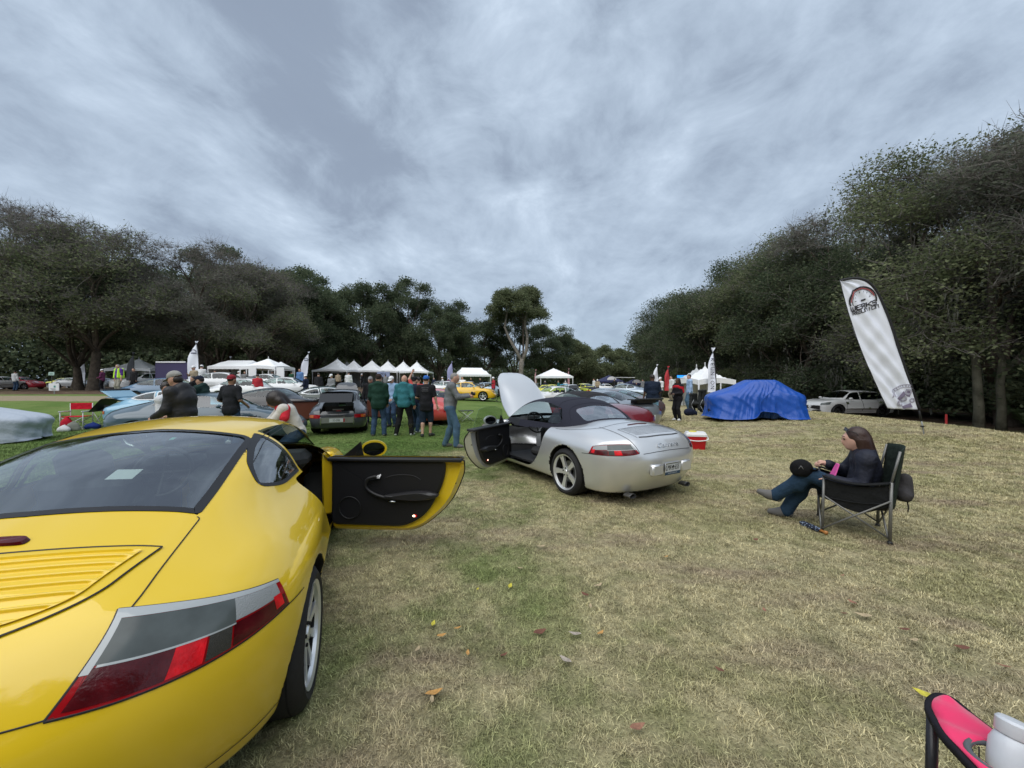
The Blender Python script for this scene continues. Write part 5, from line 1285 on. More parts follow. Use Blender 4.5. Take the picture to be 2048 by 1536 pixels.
# ================================================================ trees
def leaf_mat(name, c1, c2):
 m = bpy.data.materials.new(name); m.use_nodes = True; nt = m.node_tree; nt.nodes.clear(); N, L = nt.nodes, nt.links
 o = N.new('ShaderNodeOutputMaterial'); at = N.new('ShaderNodeAttribute'); at.attribute_name = 'tone'; mx = N.new('ShaderNodeMixRGB')
 mx.inputs[1].default_value = (*c1, 1); mx.inputs[2].default_value = (*c2, 1); L.new(at.outputs['Fac'], mx.inputs[0])
 d = N.new('ShaderNodeBsdfDiffuse'); t = N.new('ShaderNodeBsdfTranslucent'); L.new(mx.outputs[0], d.inputs[0]); L.new(mx.outputs[0], t.inputs[0])
 x = N.new('ShaderNodeMixShader'); x.inputs[0].default_value = .42; L.new(d.outputs[0], x.inputs[1]); L.new(t.outputs[0], x.inputs[2]); L.new(x.outputs[0], o.inputs[0]); return m
LM_DARK = leaf_mat('leaf_dark', (.055, .080, .048), (.18, .205, .12))
LM_OLIVE = leaf_mat('leaf_olive', (.095, .12, .062), (.27, .29, .165))
LM_DULL = leaf_mat('leaf_dull', (.095, .112, .082), (.24, .25, .19))
LM_MOSS = leaf_mat('moss', (.10, .105, .085), (.19, .19, .165))
BARK = mat('bark', (.095, .078, .062), .95, noise=(3, .35), bump=(9, .9, .06), spec=.1)
BARKP = mat('bark_pale', (.24, .215, .185), .95, noise=(3, .3), bump=(7, .8, .05), spec=.1)
TWIG = mat('twig_grey', (.175, .162, .148), .95, spec=.1)
def leaf_quads(C, size, rng, flat=.5, aspect=.55):
 n = len(C); a = rng.normal(size=(n, 3)); a[:, 2] *= flat; a /= np.linalg.norm(a, axis=1, keepdims=True)
 b = rng.normal(size=(n, 3)); b -= a * (a * b).sum(1, keepdims=True); b /= np.linalg.norm(b, axis=1, keepdims=True)
 s = (size * rng.uniform(.6, 1.3, n))[:, None]; a = a * s; b = b * s * aspect
 V = np.stack([C - a, C + b, C + a, C - b], 1).reshape(-1, 3); return V, np.arange(4 * n).reshape(-1, 4)
def make_tree(seed, H, R, base, tr, nlobe, tips, leaves, leafsize, lm, lobe_r=.24, twigs=0, flatlow=.3, bark=BARK, moss=0, fork=None, lean=(0, 0), twigm=TWIG, skirt=.15, spread=.42, topbare=0):
 """tree in local space; crown of lobes on a dome between height base and H; returns dict of meshes"""
 r = np.random.default_rng(seed); cz = base + (H - base) * .42; rz = H - cz
 T = []
 for k in range(nlobe):
  th = r.uniform(0, 2 * PI); u = r.uniform(-flatlow, 1) if k > 2 else r.uniform(.75, 1); q = math.sqrt(max(0, 1 - u * u)); q2 = r.uniform(.62, .92)
  c = np.array([math.cos(th) * q * R * q2 + lean[0], math.sin(th) * q * R * q2 + lean[1], cz + u * rz * q2]); lr = R * lobe_r * r.uniform(.75, 1.35)
  n = int(tips / nlobe); d = r.normal(size=(n, 3)); d /= np.linalg.norm(d, axis=1, keepdims=True); d[:, 2] = np.abs(d[:, 2]) * 1.1 - .5
  T.append(c + d * lr * r.uniform(.5, 1.05, (n, 1)) * [1, 1, 1.1])
 T = np.vstack(T); T = T[T[:, 2] > base * (1 - skirt)]
 segs = []   # (points, radii, level)
 def curve(p, q, r0, r1, lvl, k=4):
  d = q - p; L = np.linalg.norm(d); t = np.linspace(0, 1, k)[:, None]; mid = p + d * .5 + r.normal(size=3) * L * .13 + [0, 0, L * (.06 if lvl < 2 else -.03)]
  P = (1 - t) ** 2 * p + 2 * t * (1 - t) * mid + t * t * q; segs.append((P, np.linspace(r0, r1, k), lvl)); return P
 def rec(p, pts, rad, lvl):
  n = len(pts)
  if n == 0: return
  if n <= 3 or lvl >= 6:
   for q in pts: curve(p, q, max(rad * .6, .008), .005, 9, 3)
   return
  k = 3 if lvl > 0 else 6; k = min(k, n); C = pts[r.choice(n, k, replace=False)]
  for _ in range(2):
   a = ((pts[:, None] - C[None]) ** 2).sum(-1).argmin(1)
   C = np.array([pts[a == i].mean(0) if (a == i).any() else C[i] for i in range(k)])
  for i in range(k):
   s = pts[a == i]
   if not len(s): continue
   q = p + (s.mean(0) - p) * (.52 if lvl < 2 else .6); rr = rad * (len(s) / n) ** .42
   curve(p, q, rr * 1.05, rr * .85, lvl, 5 if lvl < 2 else 3); rec(q, s, rr * .85, lvl + 1)
 th = base * .8 if fork is None else fork; top = np.array([r.normal(0, .25), r.normal(0, .25), th])
 k = 7; t = np.linspace(0, 1, k)[:, None]; P = t * top + np.c_[np.sin(t * 3) * .12, np.cos(t * 2.4) * .1 - .1, np.zeros(k)] * th * .12; P[0, 2] = -.4
 segs.append((P, tr * np.interp(t[:, 0], [0, .12, .3, 1], [1.55, 1.12, 1.0, .86]), -1)); rec(P[-1], T, tr * .95, 0)
 big = MB(); TW = {}
 for P, R_, l in segs:
  if l < 3: big.tube(P, R_, 10 if l < 0 else 7 if l < 1 else 5, cap=False)
  else:
   if l == 9 and twigs == 0 and r.uniform() < .5: continue
   TW.setdefault(len(P), []).append((P, R_))
 if twigs:      # bare twig sprays at the tips
  ii = r.choice(len(T), twigs)
  D = r.normal(size=(twigs, 3)); D[:, 2] = np.abs(D[:, 2]) * .8; D /= np.linalg.norm(D, axis=1, keepdims=True)
  for i, d in zip(ii, D):
   L = r.uniform(.4, 1.35); p = T[i] - d * .1; m_ = p + d * L * .5 + r.normal(size=3) * .08; TW.setdefault(3, []).append(([p, m_, m_ + (d + r.normal(size=3) * .35) * L * .5], [.012, .008, .003]))
 Vs, Fs, c = [], [], 0
 for k, l in TW.items(): V, F = tubes_batch([q[0] for q in l], [q[1] for q in l], 3); Vs.append(V); Fs.append(F + c); c += len(V)
 out = {'trunk': (big.mesh('trunk', bark, True)), 'branches': new_mesh('branches', np.vstack(Vs), np.vstack(Fs), twigm)}
 n = leaves; ii = r.integers(0, len(T), n)
 if topbare: zz = T[ii, 2] / H; ii = ii[r.uniform(size=n) > topbare * sstep(.62, .86, zz)]; n = len(ii)
 C = T[ii] + np.clip(r.normal(size=(n, 3)), -1.9, 1.9) * [spread, spread, spread * .72]
 V, F = leaf_quads(C, leafsize, r); me = new_mesh('crown', V, F, lm, smooth=False)
 tone = np.clip(r.beta(1.6, 2.4, n) * .8 + .35 * (np.sin(T[ii, 0] * 2.1 + T[ii, 1] * 1.7 + T[ii, 2] * 1.3) * .5), 0, 1)
 at = me.attributes.new('tone', 'FLOAT', 'FACE'); at.data.foreach_set('value', tone.astype(np.float32)); out['crown'] = me
 if moss:
  low = T[T[:, 2] < cz + .2 * rz]; n = moss * 26; ii = r.integers(0, len(low), moss); C0 = low[ii]
  V = []; tn = []
  for c in C0:
   L = r.uniform(.8, 2.6); k = 26; z = r.uniform(0, 1, k) ** .8; w = (.20 * (1 - z) + .02); C = c + np.c_[r.normal(0, 1, k) * w, r.normal(0, 1, k) * w, -z * L]
   for q in C: 
    a = r.uniform(0, PI); s = np.array([math.cos(a), math.sin(a), 0]) * .028; h = np.array([r.normal(0, .03), r.normal(0, .03), -r.uniform(.12, .3)])
    V += [q - s, q + s, q + h + s * .3, q + h - s * .3]
   tn += list(r.uniform(0, 1, k))
  me = new_mesh('hanging_moss', V, np.arange(len(V)).reshape(-1, 4), LM_MOSS, smooth=False); at = me.attributes.new('tone', 'FLOAT', 'FACE'); at.data.foreach_set('value', np.array(tn, np.float32)); out['hanging_moss'] = me
 return out
PROTO = {}
def proto(k):
 if k in PROTO: return PROTO[k]
 if k == 'dense0': m = make_tree(1, 17, 7.8, 3.4, .42, 30, 1600, 44000, .14, LM_DARK, moss=40, flatlow=.6, skirt=.5)
 if k == 'dense1': m = make_tree(2, 18.5, 7.0, 3.2, .38, 34, 1600, 44000, .14, LM_DARK, lobe_r=.22, moss=40, flatlow=.6, skirt=.5)
 if k == 'bare0': m = make_tree(3, 16.8, 7.6, 5.0, .40, 30, 1900, 26000, .10, LM_DULL, twigs=14000, moss=30, spread=.5, flatlow=.7, skirt=.3, lobe_r=.25, topbare=.93)
 if k == 'bare1': m = make_tree(4, 15.2, 7.0, 4.4, .36, 28, 1900, 34000, .10, LM_OLIVE, twigs=10000, spread=.5, flatlow=.7, skirt=.3, lobe_r=.25, topbare=.75)
 if k == 'near0': m = make_tree(5, 14.6, 7.2, 2.2, .38, 34, 2200, 105000, .072, LM_OLIVE, twigs=6000, moss=90, skirt=.8, flatlow=.95, lobe_r=.29)
 if k == 'near1': m = make_tree(6, 15.4, 7.0, 2.6, .36, 32, 2200, 62000, .07, LM_DULL, twigs=15000, moss=110, skirt=.8, flatlow=.95, lobe_r=.29, topbare=.6)
 if k == 'near2': m = make_tree(7, 13.5, 6.6, 1.6, .34, 34, 2200, 95000, .085, LM_DARK, twigs=2500, moss=50, skirt=.9, flatlow=.95, lobe_r=.28)
 if k == 'round': m = make_tree(8, 12.5, 7.0, 1.8, .35, 26, 1300, 40000, .17, LM_OLIVE, skirt=.8, flatlow=.6)
 if k == 'shrub': m = make_tree(9, 3.2, 2.0, .3, .05, 14, 500, 14000, .075, LM_OLIVE, skirt=1, flatlow=.8, twigs=300, spread=.2)
 PROTO[k] = m; return m
def tree(k, x, y, s, rz, label, group, hs=1.0, bark=None, nm='oak_tree'):
 e = empty(nm, (x, y, grz(x, y)), rz, label, 'tree', group); e.scale = (s, s, s * hs)
 for part, me in proto(k).items():
  o = link(part, me, e)
  if part in ('crown', 'branches', 'hanging_moss'): o['kind'] = 'stuff'
 return e
def plant_trees():
 L = [  # left wood, front rank then deeper
  ('bare0', -46, 33, 1.06, .3, 'tall half bare oak at the left edge of the picture'), ('dense1', -40.5, 36, .80, 1.3, 'dark oak whose trunk stands just right of the left edge'),
  ('bare1', -36.5, 33.5, .95, 2.2, 'oak with a pale split trunk behind the red director chair'), ('bare0', -31.5, 39, .86, 4.0, 'spreading twiggy oak behind the man in the lime vest'),
  ('bare1', -27.5, 41, .84, 5.1, 'twiggy olive oak above the feather flag and dark display wall'), ('bare0', -31, 46, .95, 1.0, 'tall bare topped oak behind the olive ones at left'),
  ('dense0', -31.5, 53, 1.0, .5, 'dense dark oak behind the long white tent'), ('dense1', -38, 50, 1.0, 2.9, 'dark oak deep in the left wood'), ('dense0', -52, 46, 1.05, 2.0, 'dark oak beyond the left edge of the picture'),
  ('dense1', -33, 59, 1.0, 3.3, 'dark rounded oak left of the peaked tents'), ('bare1', -60, 38, 1.05, 0.2, 'olive oak far out to the left'), ('dense0', -47, 60, 1.1, 5.2, 'dark oak at the back of the left wood')]
 for k, x, y, s, rz, lab in L: tree(k, x, y, s, rz, lab, 'oaks of the wood on the left')
 Cn = [('dense0', -27, 70, 1.12, 1.5, 'broad dark oak above the first peaked tent'), ('dense1', -20, 72, 1.12, 4.4, 'tallest dark oak behind the row of peaked tents'),
      ('dense0', -14.5, 76, 1.05, 2.4, 'dark oak above the right end of the peaked tents'), ('dense1', -13, 70, .80, .2, 'narrow dark oak with mossy right flank before the sky gap'),
      ('dense0', -6.5, 84, .88, 3.9, 'low dark oak behind the small white house tent'), ('dense1', .5, 90, 1.0, 5.6, 'dark oak left of the pale forked trunk'),
      ('dense0', 8, 96, .98, .9, 'olive topped oak just right of the pale forked trunk'), ('round', 14, 100, 1.12, 2.0, 'round olive tree behind the hipped canopy'),
      ('round', 21, 112, 1.05, 3.0, 'round olive tree farther down the fairway'), ('round', 28.5, 118, 1.1, 1.0, 'round olive tree above the navy canopies'),
      ('round', 36, 126, 1.05, 4.0, 'last olive tree before the gap of sky'), ('dense0', -40, 74, 1.1, .6, 'dark oak rising behind the left wood'), ('dense1', -33, 64, 1.0, 2.6, 'dark oak between the left wood and the tents')]
 for k, x, y, s, rz, lab in Cn: tree(k, x, y, s, rz, lab, 'trees across the far end of the fairway')
 Rt = [('near1', 24.5, 12.5, 1.06, .2, 'twiggy mossy tree at the right edge of the picture'), ('near0', 24.6, 19, 1.08, 1.4, 'olive tree with hanging moss behind the big feather flag'),
      ('near1', 26, 25.5, 1.08, 2.6, 'grey twiggy tree behind the white wagon'), ('near2', 24.2, 30.5, 1.0, 3.5, 'low dark tree behind the nose of the white wagon'),
      ('near0', 27, 36, 1.16, 4.7, 'olive tree above the blue tarpaulin'), ('near2', 24, 41, 1.12, 5.8, 'dark tree above the left end of the blue tarpaulin'), ('near1', 29, 47, 1.12, .9, 'bare topped tree in the middle of the right wood'),
      ('near2', 25, 52, 1.04, 2.0, 'dark leafy tree above the peaked tent on the right'), ('near0', 28, 60, 1.15, 3.1, 'olive tree deep in the right wood'), ('near2', 27.2, 62, 1.24, 4.3, 'dark tree at the left end of the right wood'),
      ('near1', 34, 17, 1.05, 5.0, 'tall twiggy tree behind the right edge trees'), ('near0', 35, 28, 1.08, 0.4, 'tall olive tree behind the right wood'), ('near1', 36, 40, 1.15, 1.6, 'tall grey tree at the back of the right wood'),
      ('near2', 28, 5, 1.1, 2.7, 'dark tree beyond the right edge of the picture'), ('near0', 36, 54, 1.2, 3.8, 'tall olive tree at the back of the right wood by the sky gap'), ('near2', 35, 78, 1.1, .3, 'small dark tree beyond the end of the right wood')]
 for k, x, y, s, rz, lab in Rt: tree(k, x, y, s, rz, lab, 'trees of the wood on the right')
 for x, y, s, lab in ((25.5, 17.2, 1.15, 'leafy shrub low at the right edge beside the twin trunks'), (21.4, 33, 1.0, 'olive shrub between the wagon and the tarpaulin'), (26.5, 20.0, .8, 'shrub under the trees behind the feather flag pole'), (20.5, 37, 1.1, 'olive shrub behind the blue tarpaulin'), (20, 46, 1.2, 'olive shrub behind the peaked tent on the right'), (27, 21.5, 1.3, 'dark shrub behind the twin trunks')):
  tree('shrub', x, y, s, x, lab, 'shrubs under the right wood', nm='shrub')
 for k, x, y, s, rz, lab in (('near0', -16, -17, 1.0, 1, 'olive tree behind the photographer, left of the near ones'), ('near1', -6, -21, 1.05, 2, 'grey twiggy tree behind the photographer'), ('near2', 4, -19, 1.1, 3, 'dark tree behind the photographer'), ('near0', 14, -18, 1.05, 4, 'olive tree behind the photographer, to the right'), ('near2', -27, -12, 1.1, 5, 'dark tree behind the photographer, far to the left')): tree(k, x, y, s, rz, lab, 'trees behind the photographer')
 # twin trunks at the right edge
 for dx, w, lab in ((0, .17, 'left of the twin grey trunks at the right edge'), (1.0, .15, 'right of the twin grey trunks, with pale patches')):
  m = MB(); x0, y0 = 20.6 + dx, 17.0; m.tube([(x0, y0, grz(x0, y0) - .2), (x0 + .03, y0, .3), (x0 - .05, y0, 1.4), (x0 + .1 + dx * .2, y0 + .2, 2.7), (x0 + .5 * (dx - .4), y0 + 1.4, 4.2)], [w * 1.25, w, w * .9, w * .75, w * .3], 10)
  t = m.build('tree_trunk', mat('bark_grey_green', (.10, .097, .072), .95, noise=(2.5, .4), bump=(10, .8, .04), spec=.1), None, True); tag(t, lab, 'tree', 'twin trunks at the right edge')
 # pale forked tree in the centre
 e = empty('oak_tree', (1.9, 80, grz(1.9, 80)), 0, 'pale barked oak with a forked trunk in the centre of the treeline', 'tree', 'trees across the far end of the fairway')
 m = MB(); m.tube([(0, 0, -.3), (-.1, 0, 2), (.0, 0, 4.6), (.15, 0, 6.4)], [.62, .5, .5, .52], 12)
 m.tube([(.05, 0, 5.8), (-.9, 0, 8), (-2.4, .2, 10.5), (-3.4, .3, 13), (-3.0, .3, 16), (-3.2, 0, 19)], [.40, .34, .28, .24, .18, .08], 9)
 m.tube([(.2, 0, 5.8), (1.1, 0, 8.2), (1.3, .1, 11), (.8, 0, 13.5), (1.2, .2, 17)], [.42, .36, .28, .22, .12], 9)
 m.build('trunk', BARKP, e, True)
 t = make_tree(31, 21.5, 6.0, 11.5, .2, 30, 1500, 42000, .17, LM_OLIVE, twigs=1500, fork=14, lean=(-.6, 0), lobe_r=.30)
 o = link('crown', t['crown'], e); o['kind'] = 'stuff'; o = link('branches', t['branches'], e); o['kind'] = 'stuff'; link('limbs', t['trunk'], e).location = (0, 0, .0)
 # far woods: a mass nobody could count
 r = np.random.default_rng(77)
 def mass(name, boxes, n, size, lm):
  C = []
  for (x0, y0, x1, y1, w, h, q) in boxes:
   k = int(n * q); t = r.uniform(0, 1, k); hh = h * (.72 + .28 * np.sin(t * 23) * np.sin(t * 57 + 1)); z = r.uniform(0, 1, k) ** .8 * hh
   C.append(np.c_[x0 + (x1 - x0) * t + r.normal(0, w, k), y0 + (y1 - y0) * t + r.normal(0, w, k), z])
  C = np.vstack(C); V, F = leaf_quads(C, size, r, .8, .7); me = new_mesh(name, V, F, lm, smooth=False)
  at = me.attributes.new('tone', 'FLOAT', 'FACE'); at.data.foreach_set('value', r.uniform(0, .8, len(F)).astype(np.float32)); tag(link(name, me), kind='stuff')
 mass('woods', [(-130, 40, -70, 80, 3, 14, .28), (-75, 74, -22, 98, 3, 14, .32), (-22, 104, 45, 150, 4, 9, .18), (42, -6, 42, 40, 2.5, 14, .12), (42, 40, 40, 130, 3, 15, .10), (-70, -30, 40, -34, 3, 10, .12)], 170000, .34, LM_DARK)
 mass('undergrowth', [(25.5, 6, 27, 30, 1.8, 3.2, .5), (25.5, 30, 27, 75, 1.8, 3.4, .5)], 110000, .11, LM_DARK)
plant_trees()
# ================================================================ people: one smooth body, clothes as separate skins
def unproj(px, py, z):
 """world point on the horizontal plane z seen at a pixel of the 2048 wide frame"""
 d = (CAMH - z) * FPX / (py - HY); return np.array([(px - 1024) / FPX * d, d, z])
def atpx(px, d, zoff=0): 
 x = (px - 1024) / FPX * d; return (x, d, grz(x, d) + zoff)
def sdf_mesh(prims, h, k=.03, cuts=()):
 lo = np.min([np.minimum(p[1], p[2]) - max(p[3], p[4]) - .05 if p[0] == 'c' else np.array(p[1]) - max(p[2]) - .04 for p in prims], axis=0)
 hi = np.max([np.maximum(p[1], p[2]) + max(p[3], p[4]) + .05 if p[0] == 'c' else np.array(p[1]) + max(p[2]) + .04 for p in prims], axis=0)
 n = np.ceil((hi - lo) / h).astype(int) + 2; F = np.full(n, .5)
 ax = [lo[i] + h * np.arange(n[i]) for i in range(3)]
 for p in prims:
  if p[0] == 'c': a, b = np.minimum(p[1], p[2]) - max(p[3], p[4]), np.maximum(p[1], p[2]) + max(p[3], p[4])
  else: a, b = np.array(p[1]) - max(p[2]), np.array(p[1]) + max(p[2])
  i0 = np.maximum(((a - lo - k - 2 * h) / h).astype(int), 0); i1 = np.minimum(((b - lo + k + 2 * h) / h).astype(int) + 2, n)
  X, Y, Z = ax[0][i0[0]:i1[0], None, None], ax[1][None, i0[1]:i1[1], None], ax[2][None, None, i0[2]:i1[2]]
  if p[0] == 'c':
   A = np.array(p[1], float); d = np.array(p[2], float) - A; L = d @ d + 1e-12
   t = np.clip(((X - A[0]) * d[0] + (Y - A[1]) * d[1] + (Z - A[2]) * d[2]) / L, 0, 1)
   q = np.sqrt((X - A[0] - t * d[0]) ** 2 + (Y - A[1] - t * d[1]) ** 2 + (Z - A[2] - t * d[2]) ** 2) - (p[3] + (p[4] - p[3]) * t)
  else:
   c, r = p[1], p[2]; dx, dy, dz = X - c[0], Y - c[1], Z - c[2]
   if len(p) > 3 and p[3]: cs, sn = math.cos(p[3]), math.sin(p[3]); dy, dz = dy * cs + dz * sn, -dy * sn + dz * cs     # pitch
   q = (np.sqrt((dx / r[0]) ** 2 + (dy / r[1]) ** 2 + (dz / r[2]) ** 2) - 1) * min(r)
  s = tuple(slice(i0[i], i1[i]) for i in range(3)); F[s] = smin(F[s], q, k)
 for ct in cuts:   # ('z>', v) keep above
  c, op, v = ct; i = 'xyz'.index(c); sh = [1, 1, 1]; sh[i] = -1; g = ax[i].reshape(sh)
  F = np.maximum(F, (v - g) if op == '>' else (g - v))
 V, Q = surface_nets(F, lo, h)
 # normals from the field
 G = np.stack(np.gradient(F, h), -1); idx = np.clip(np.round((V - lo) / h).astype(int), 0, n - 1); g = G[tuple(idx.T)]
 nn = np.cross(V[Q[:, 2]] - V[Q[:, 0]], V[Q[:, 3]] - V[Q[:, 1]]); fl = (nn * g[Q].mean(1)).sum(1) < 0; Q[fl] = Q[fl][:, ::-1]
 # light smoothing of the net
 for _ in range(2):
  E = np.vstack([Q[:, [0, 1]], Q[:, [1, 2]], Q[:, [2, 3]], Q[:, [3, 0]]]); S = np.zeros_like(V); c = np.zeros(len(V))
  np.add.at(S, E[:, 0], V[E[:, 1]]); np.add.at(S, E[:, 1], V[E[:, 0]]); np.add.at(c, E[:, 0], 1); np.add.at(c, E[:, 1], 1)
  V = V * .5 + .5 * S / np.maximum(c, 1)[:, None]
 return V, Q
def ik(a, b, l1, l2, pole):
 a, b, pole = np.array(a, float), np.array(b, float), np.array(pole, float); d = b - a; L = min(np.linalg.norm(d), (l1 + l2) * .995); u = d / (np.linalg.norm(d) + 1e-9)
 x = (l1 ** 2 - l2 ** 2 + L ** 2) / (2 * L); h = math.sqrt(max(l1 ** 2 - x ** 2, 0)); p = pole - u * (pole @ u); p /= np.linalg.norm(p) + 1e-9
 return a + u * x + p * h, a + u * L
SKIN = mat('skin_light', (.50, .29, .21), .55, noise=(12, .08)); SKIND = mat('skin_dark', (.10, .052, .034), .5); SKINT = mat('skin_tan', (.34, .18, .12), .55)
def cloth(name, c, r=.85): return mat('cloth_' + name, c, r, noise=(5, .12), bump=(10, .75, .035), spec=.2)
HAIRD = mat('hair_dark', (.018, .012, .010), .45, bump=(60, .8, .004)); HAIRG = mat('hair_grey', (.22, .21, .20), .7)
SHOEB = mat('shoe_black', (.02, .02, .02), .6); SHOEW = mat('shoe_white', (.65, .66, .66), .6); SHOEG = mat('shoe_grey', (.14, .135, .13), .8)
JEANS = cloth('denim', (.035, .065, .12)); JEANSL = cloth('denim_light', (.07, .13, .20)); BLACKC = cloth('black', (.012, .012, .014)); NAVY = cloth('navy', (.012, .017, .035))
def fingers(m, wrist, hand, side, curl=.4, up=(0, 0, 1)):
 """four unequal bent fingers and a thumb leaving the side of the palm"""
 w, hnd = np.array(wrist, float), np.array(hand, float); d = hnd - w; d /= np.linalg.norm(d) + 1e-9; up = np.array(up, float); s = np.cross(d, up); s /= np.linalg.norm(s) + 1e-9; n = np.cross(s, d)
 for i, L in enumerate((.068, .078, .073, .058)):
  b = hnd + s * (.026 - i * .0175) * side; c = curl * (1 + .15 * i); p1 = b + (d * math.cos(c * .5) - n * math.sin(c * .5)) * L * .45; p2 = p1 + (d * math.cos(c * 1.2) - n * math.sin(c * 1.2)) * L * .32; p3 = p2 + (d * math.cos(c * 1.9) - n * math.sin(c * 1.9)) * L * .26
  m.append(([b - d * .02, b, p1, p2, p3], [.009, .0088, .008, .0072, .005]))
 b = w + d * .03 + s * .026 * side; m.append(([b - s * .01 * side, b + (s * .6 * side + d * .6) * .03, b + (s * .45 * side + d * .8) * .055 - n * .008, b + (s * .2 * side + d) * .072 - n * .018], [.012, .011, .0095, .006]))
def make_person(root, H=1.75, h=.018, pose=None, top=('shirt', NAVY), bottom=('trousers', JEANS), skin=SKIN, hair=HAIRD, hairstyle='short', hat=None, shoes=SHOEB, build=1.0, sleeve=1.0, leg=1.0, face=False, coat_hem=.86, hood=False, extra_top=None):
 """local: x = the person's right, y = forward. sleeve / leg: 1 = full length"""
 P = dict(pelvis=(0, 0, .93), chest=(0, .0, 1.28), neck=(0, 0, 1.46), head=(0, .025, 1.625), nod=0.0, rhand=(.27, .06, .84), lhand=(-.27, .06, .84), rfoot=(.11, 0, .075), lfoot=(-.11, 0, .075), rpole=(.5, -1, -.2), lpole=(-.5, -1, -.2), rknee=(0.1, 1, 0), lknee=(-.1, 1, 0), rtoe=(.03, .14, -.035), ltoe=(-.03, .14, -.035), sw=.185)
 P.update(pose or {}); A = {k: np.array(v, float) if isinstance(v, tuple) else v for k, v in P.items()}
 b = build; up = (A['neck'] - A['pelvis']); up /= np.linalg.norm(up)
 shR = A['neck'] - up * .055 + np.array([A['sw'] * (.9 + .1 * b), 0, 0]); shL = shR * [-1, 1, 1] if abs(A['neck'][0]) < 1e-6 else A['neck'] - up * .055 - np.array([A['sw'], 0, 0])
 hipR = A['pelvis'] + [.09, 0, -.03]; hipL = A['pelvis'] + [-.09, 0, -.03]
 elR, wrR = ik(shR, A['rhand'], .285, .255, A['rpole']); elL, wrL = ik(shL, A['lhand'], .285, .255, A['lpole'])
 knR, anR = ik(hipR, A['rfoot'], .43, .425, A['rknee']); knL, anL = ik(hipL, A['lfoot'], .43, .425, A['lknee'])
 hd = A['head']; nod = A['nod']
 def torso(e):
  mid = (A['pelvis'] + A['chest']) / 2
  return [('e', A['pelvis'], (.165 * b + e, .118 * b + e, .125 + e)), ('e', mid, (.145 * b + e, .108 * b + e, .16 + e)), ('e', mid + [0, .03 * (b - .9), -.03], (.13 * b + e, .12 * b * b + e, .13 + e)), ('e', A['chest'], (.165 * b + e, .118 * b + e, .17 + e)), ('c', shR * [1, 1, 1], shL, .062 + e, .062 + e), ('c', A['neck'] - up * .10, A['neck'], .08 + e, .058 + e * .4)]
 def arm(sh, el, wr, e, t=1.0, r=(.054, .042, .028)):
  o = []
  if t > 0: q = min(t * 2, 1); o.append(('c', sh, sh + (el - sh) * q, r[0] + e, r[1] + (r[0] - r[1]) * (1 - q) + e))
  if t > .5: q = (t - .5) * 2; o.append(('c', el, el + (wr - el) * q, r[1] + e, r[2] + (r[1] - r[2]) * (1 - q) + e * 1.15))
  return o
 def lg(hp, kn, an, e, t=1.0, fl=0.0):
  o = []; q = min(t * 2, 1); o.append(('c', hp, hp + (kn - hp) * q, .088 * b ** .6 + e, (.058 + e) if q == 1 else .075 + e))
  if t > .5: q = (t - .5) * 2; o += [('c', kn, kn + (an - kn) * q, .056 + e, .038 + (1 - q) * .018 + e + fl)]; c = kn + (an - kn) * min(.33, q); c = c + [0, -.012, 0]; o.append(('e', c, (.054 + e, .056 + e, .10 + e)))
  return o
 # hands
 def hand(wr, el, dirn=None):
  d = wr - el; d /= np.linalg.norm(d) + 1e-9; return wr + d * .075
 hR, hL = hand(wrR, elR), hand(wrL, elL)
 if 'rpalm' in A: hR = wrR + A['rpalm'] / np.linalg.norm(A['rpalm']) * .075
 if 'lpalm' in A: hL = wrL + A['lpalm'] / np.linalg.norm(A['lpalm']) * .075
 headp = [('e', hd, (.074, .092, .108), nod), ('e', hd + [0, .038 * math.cos(nod) + .05 * math.sin(nod), -.052 * math.cos(nod) + .03 * math.sin(nod)], (.052, .052, .062), nod), ('c', A['neck'] - up * .04, hd + [0, -.015, -.05], .056, .054)]
 if face:
  f = lambda y, z: hd + np.array([0, y * math.cos(nod) - z * math.sin(nod), y * math.sin(nod) + z * math.cos(nod)])
  headp += [('c', f(.088, .012), f(.112, -.018), .008, .014), ('c', f(.088, -.052), f(.092, -.052), .016, .012), ('e', f(.070, -.085), (.022, .022, .018)), ('c', f(.086, .030) + [.03, 0, 0], f(.086, .030) - [.03, 0, 0], .012, .012)]
 for sx in (1, -1): headp.append(('e', hd + [sx * .076, -.005, -.012], (.010, .020, .030)))
 body = torso(0) + arm(shR, elR, wrR, 0) + arm(shL, elL, wrL, 0) + lg(hipR, knR, anR, 0) + lg(hipL, knL, anL, 0) + headp
 for wr, hh in ((wrR, hR), (wrL, hL)): body += [('c', wr, hh, .026, .030)]
 for an, to in ((anR, A['rtoe']), (anL, A['ltoe'])): body.append(('c', an, an + np.array(to) * .8, .036, .028))
 s = H / 1.75
 def out(nm, prims, m, k=.03, cuts=(), hh=None, extra=None):
  V, Q = sdf_mesh(prims, (hh or h) / s, k, cuts); V = V * s
  if extra:
   t = MB(); t.add(V, Q.tolist())
   for pp, rr in extra: t.tube(np.array(pp) * s, np.array(rr) * s, 6)
   return t.build(nm, m, root, True)
  return link(nm, new_mesh(nm, V, Q, m), root)
 fg = []
 if h < .03:
  fingers(fg, wrR, hR, 1, A.get('rcurl', .5), A.get('rup', (0, 1, .2))); fingers(fg, wrL, hL, -1, A.get('lcurl', .5), A.get('lup', (0, 1, .2)))
 out('body', body, skin, extra=fg)
 e = .022
 tp = torso(e) + arm(shR, elR, wrR, e * .8, sleeve) + arm(shL, elL, wrL, e * .8, sleeve)
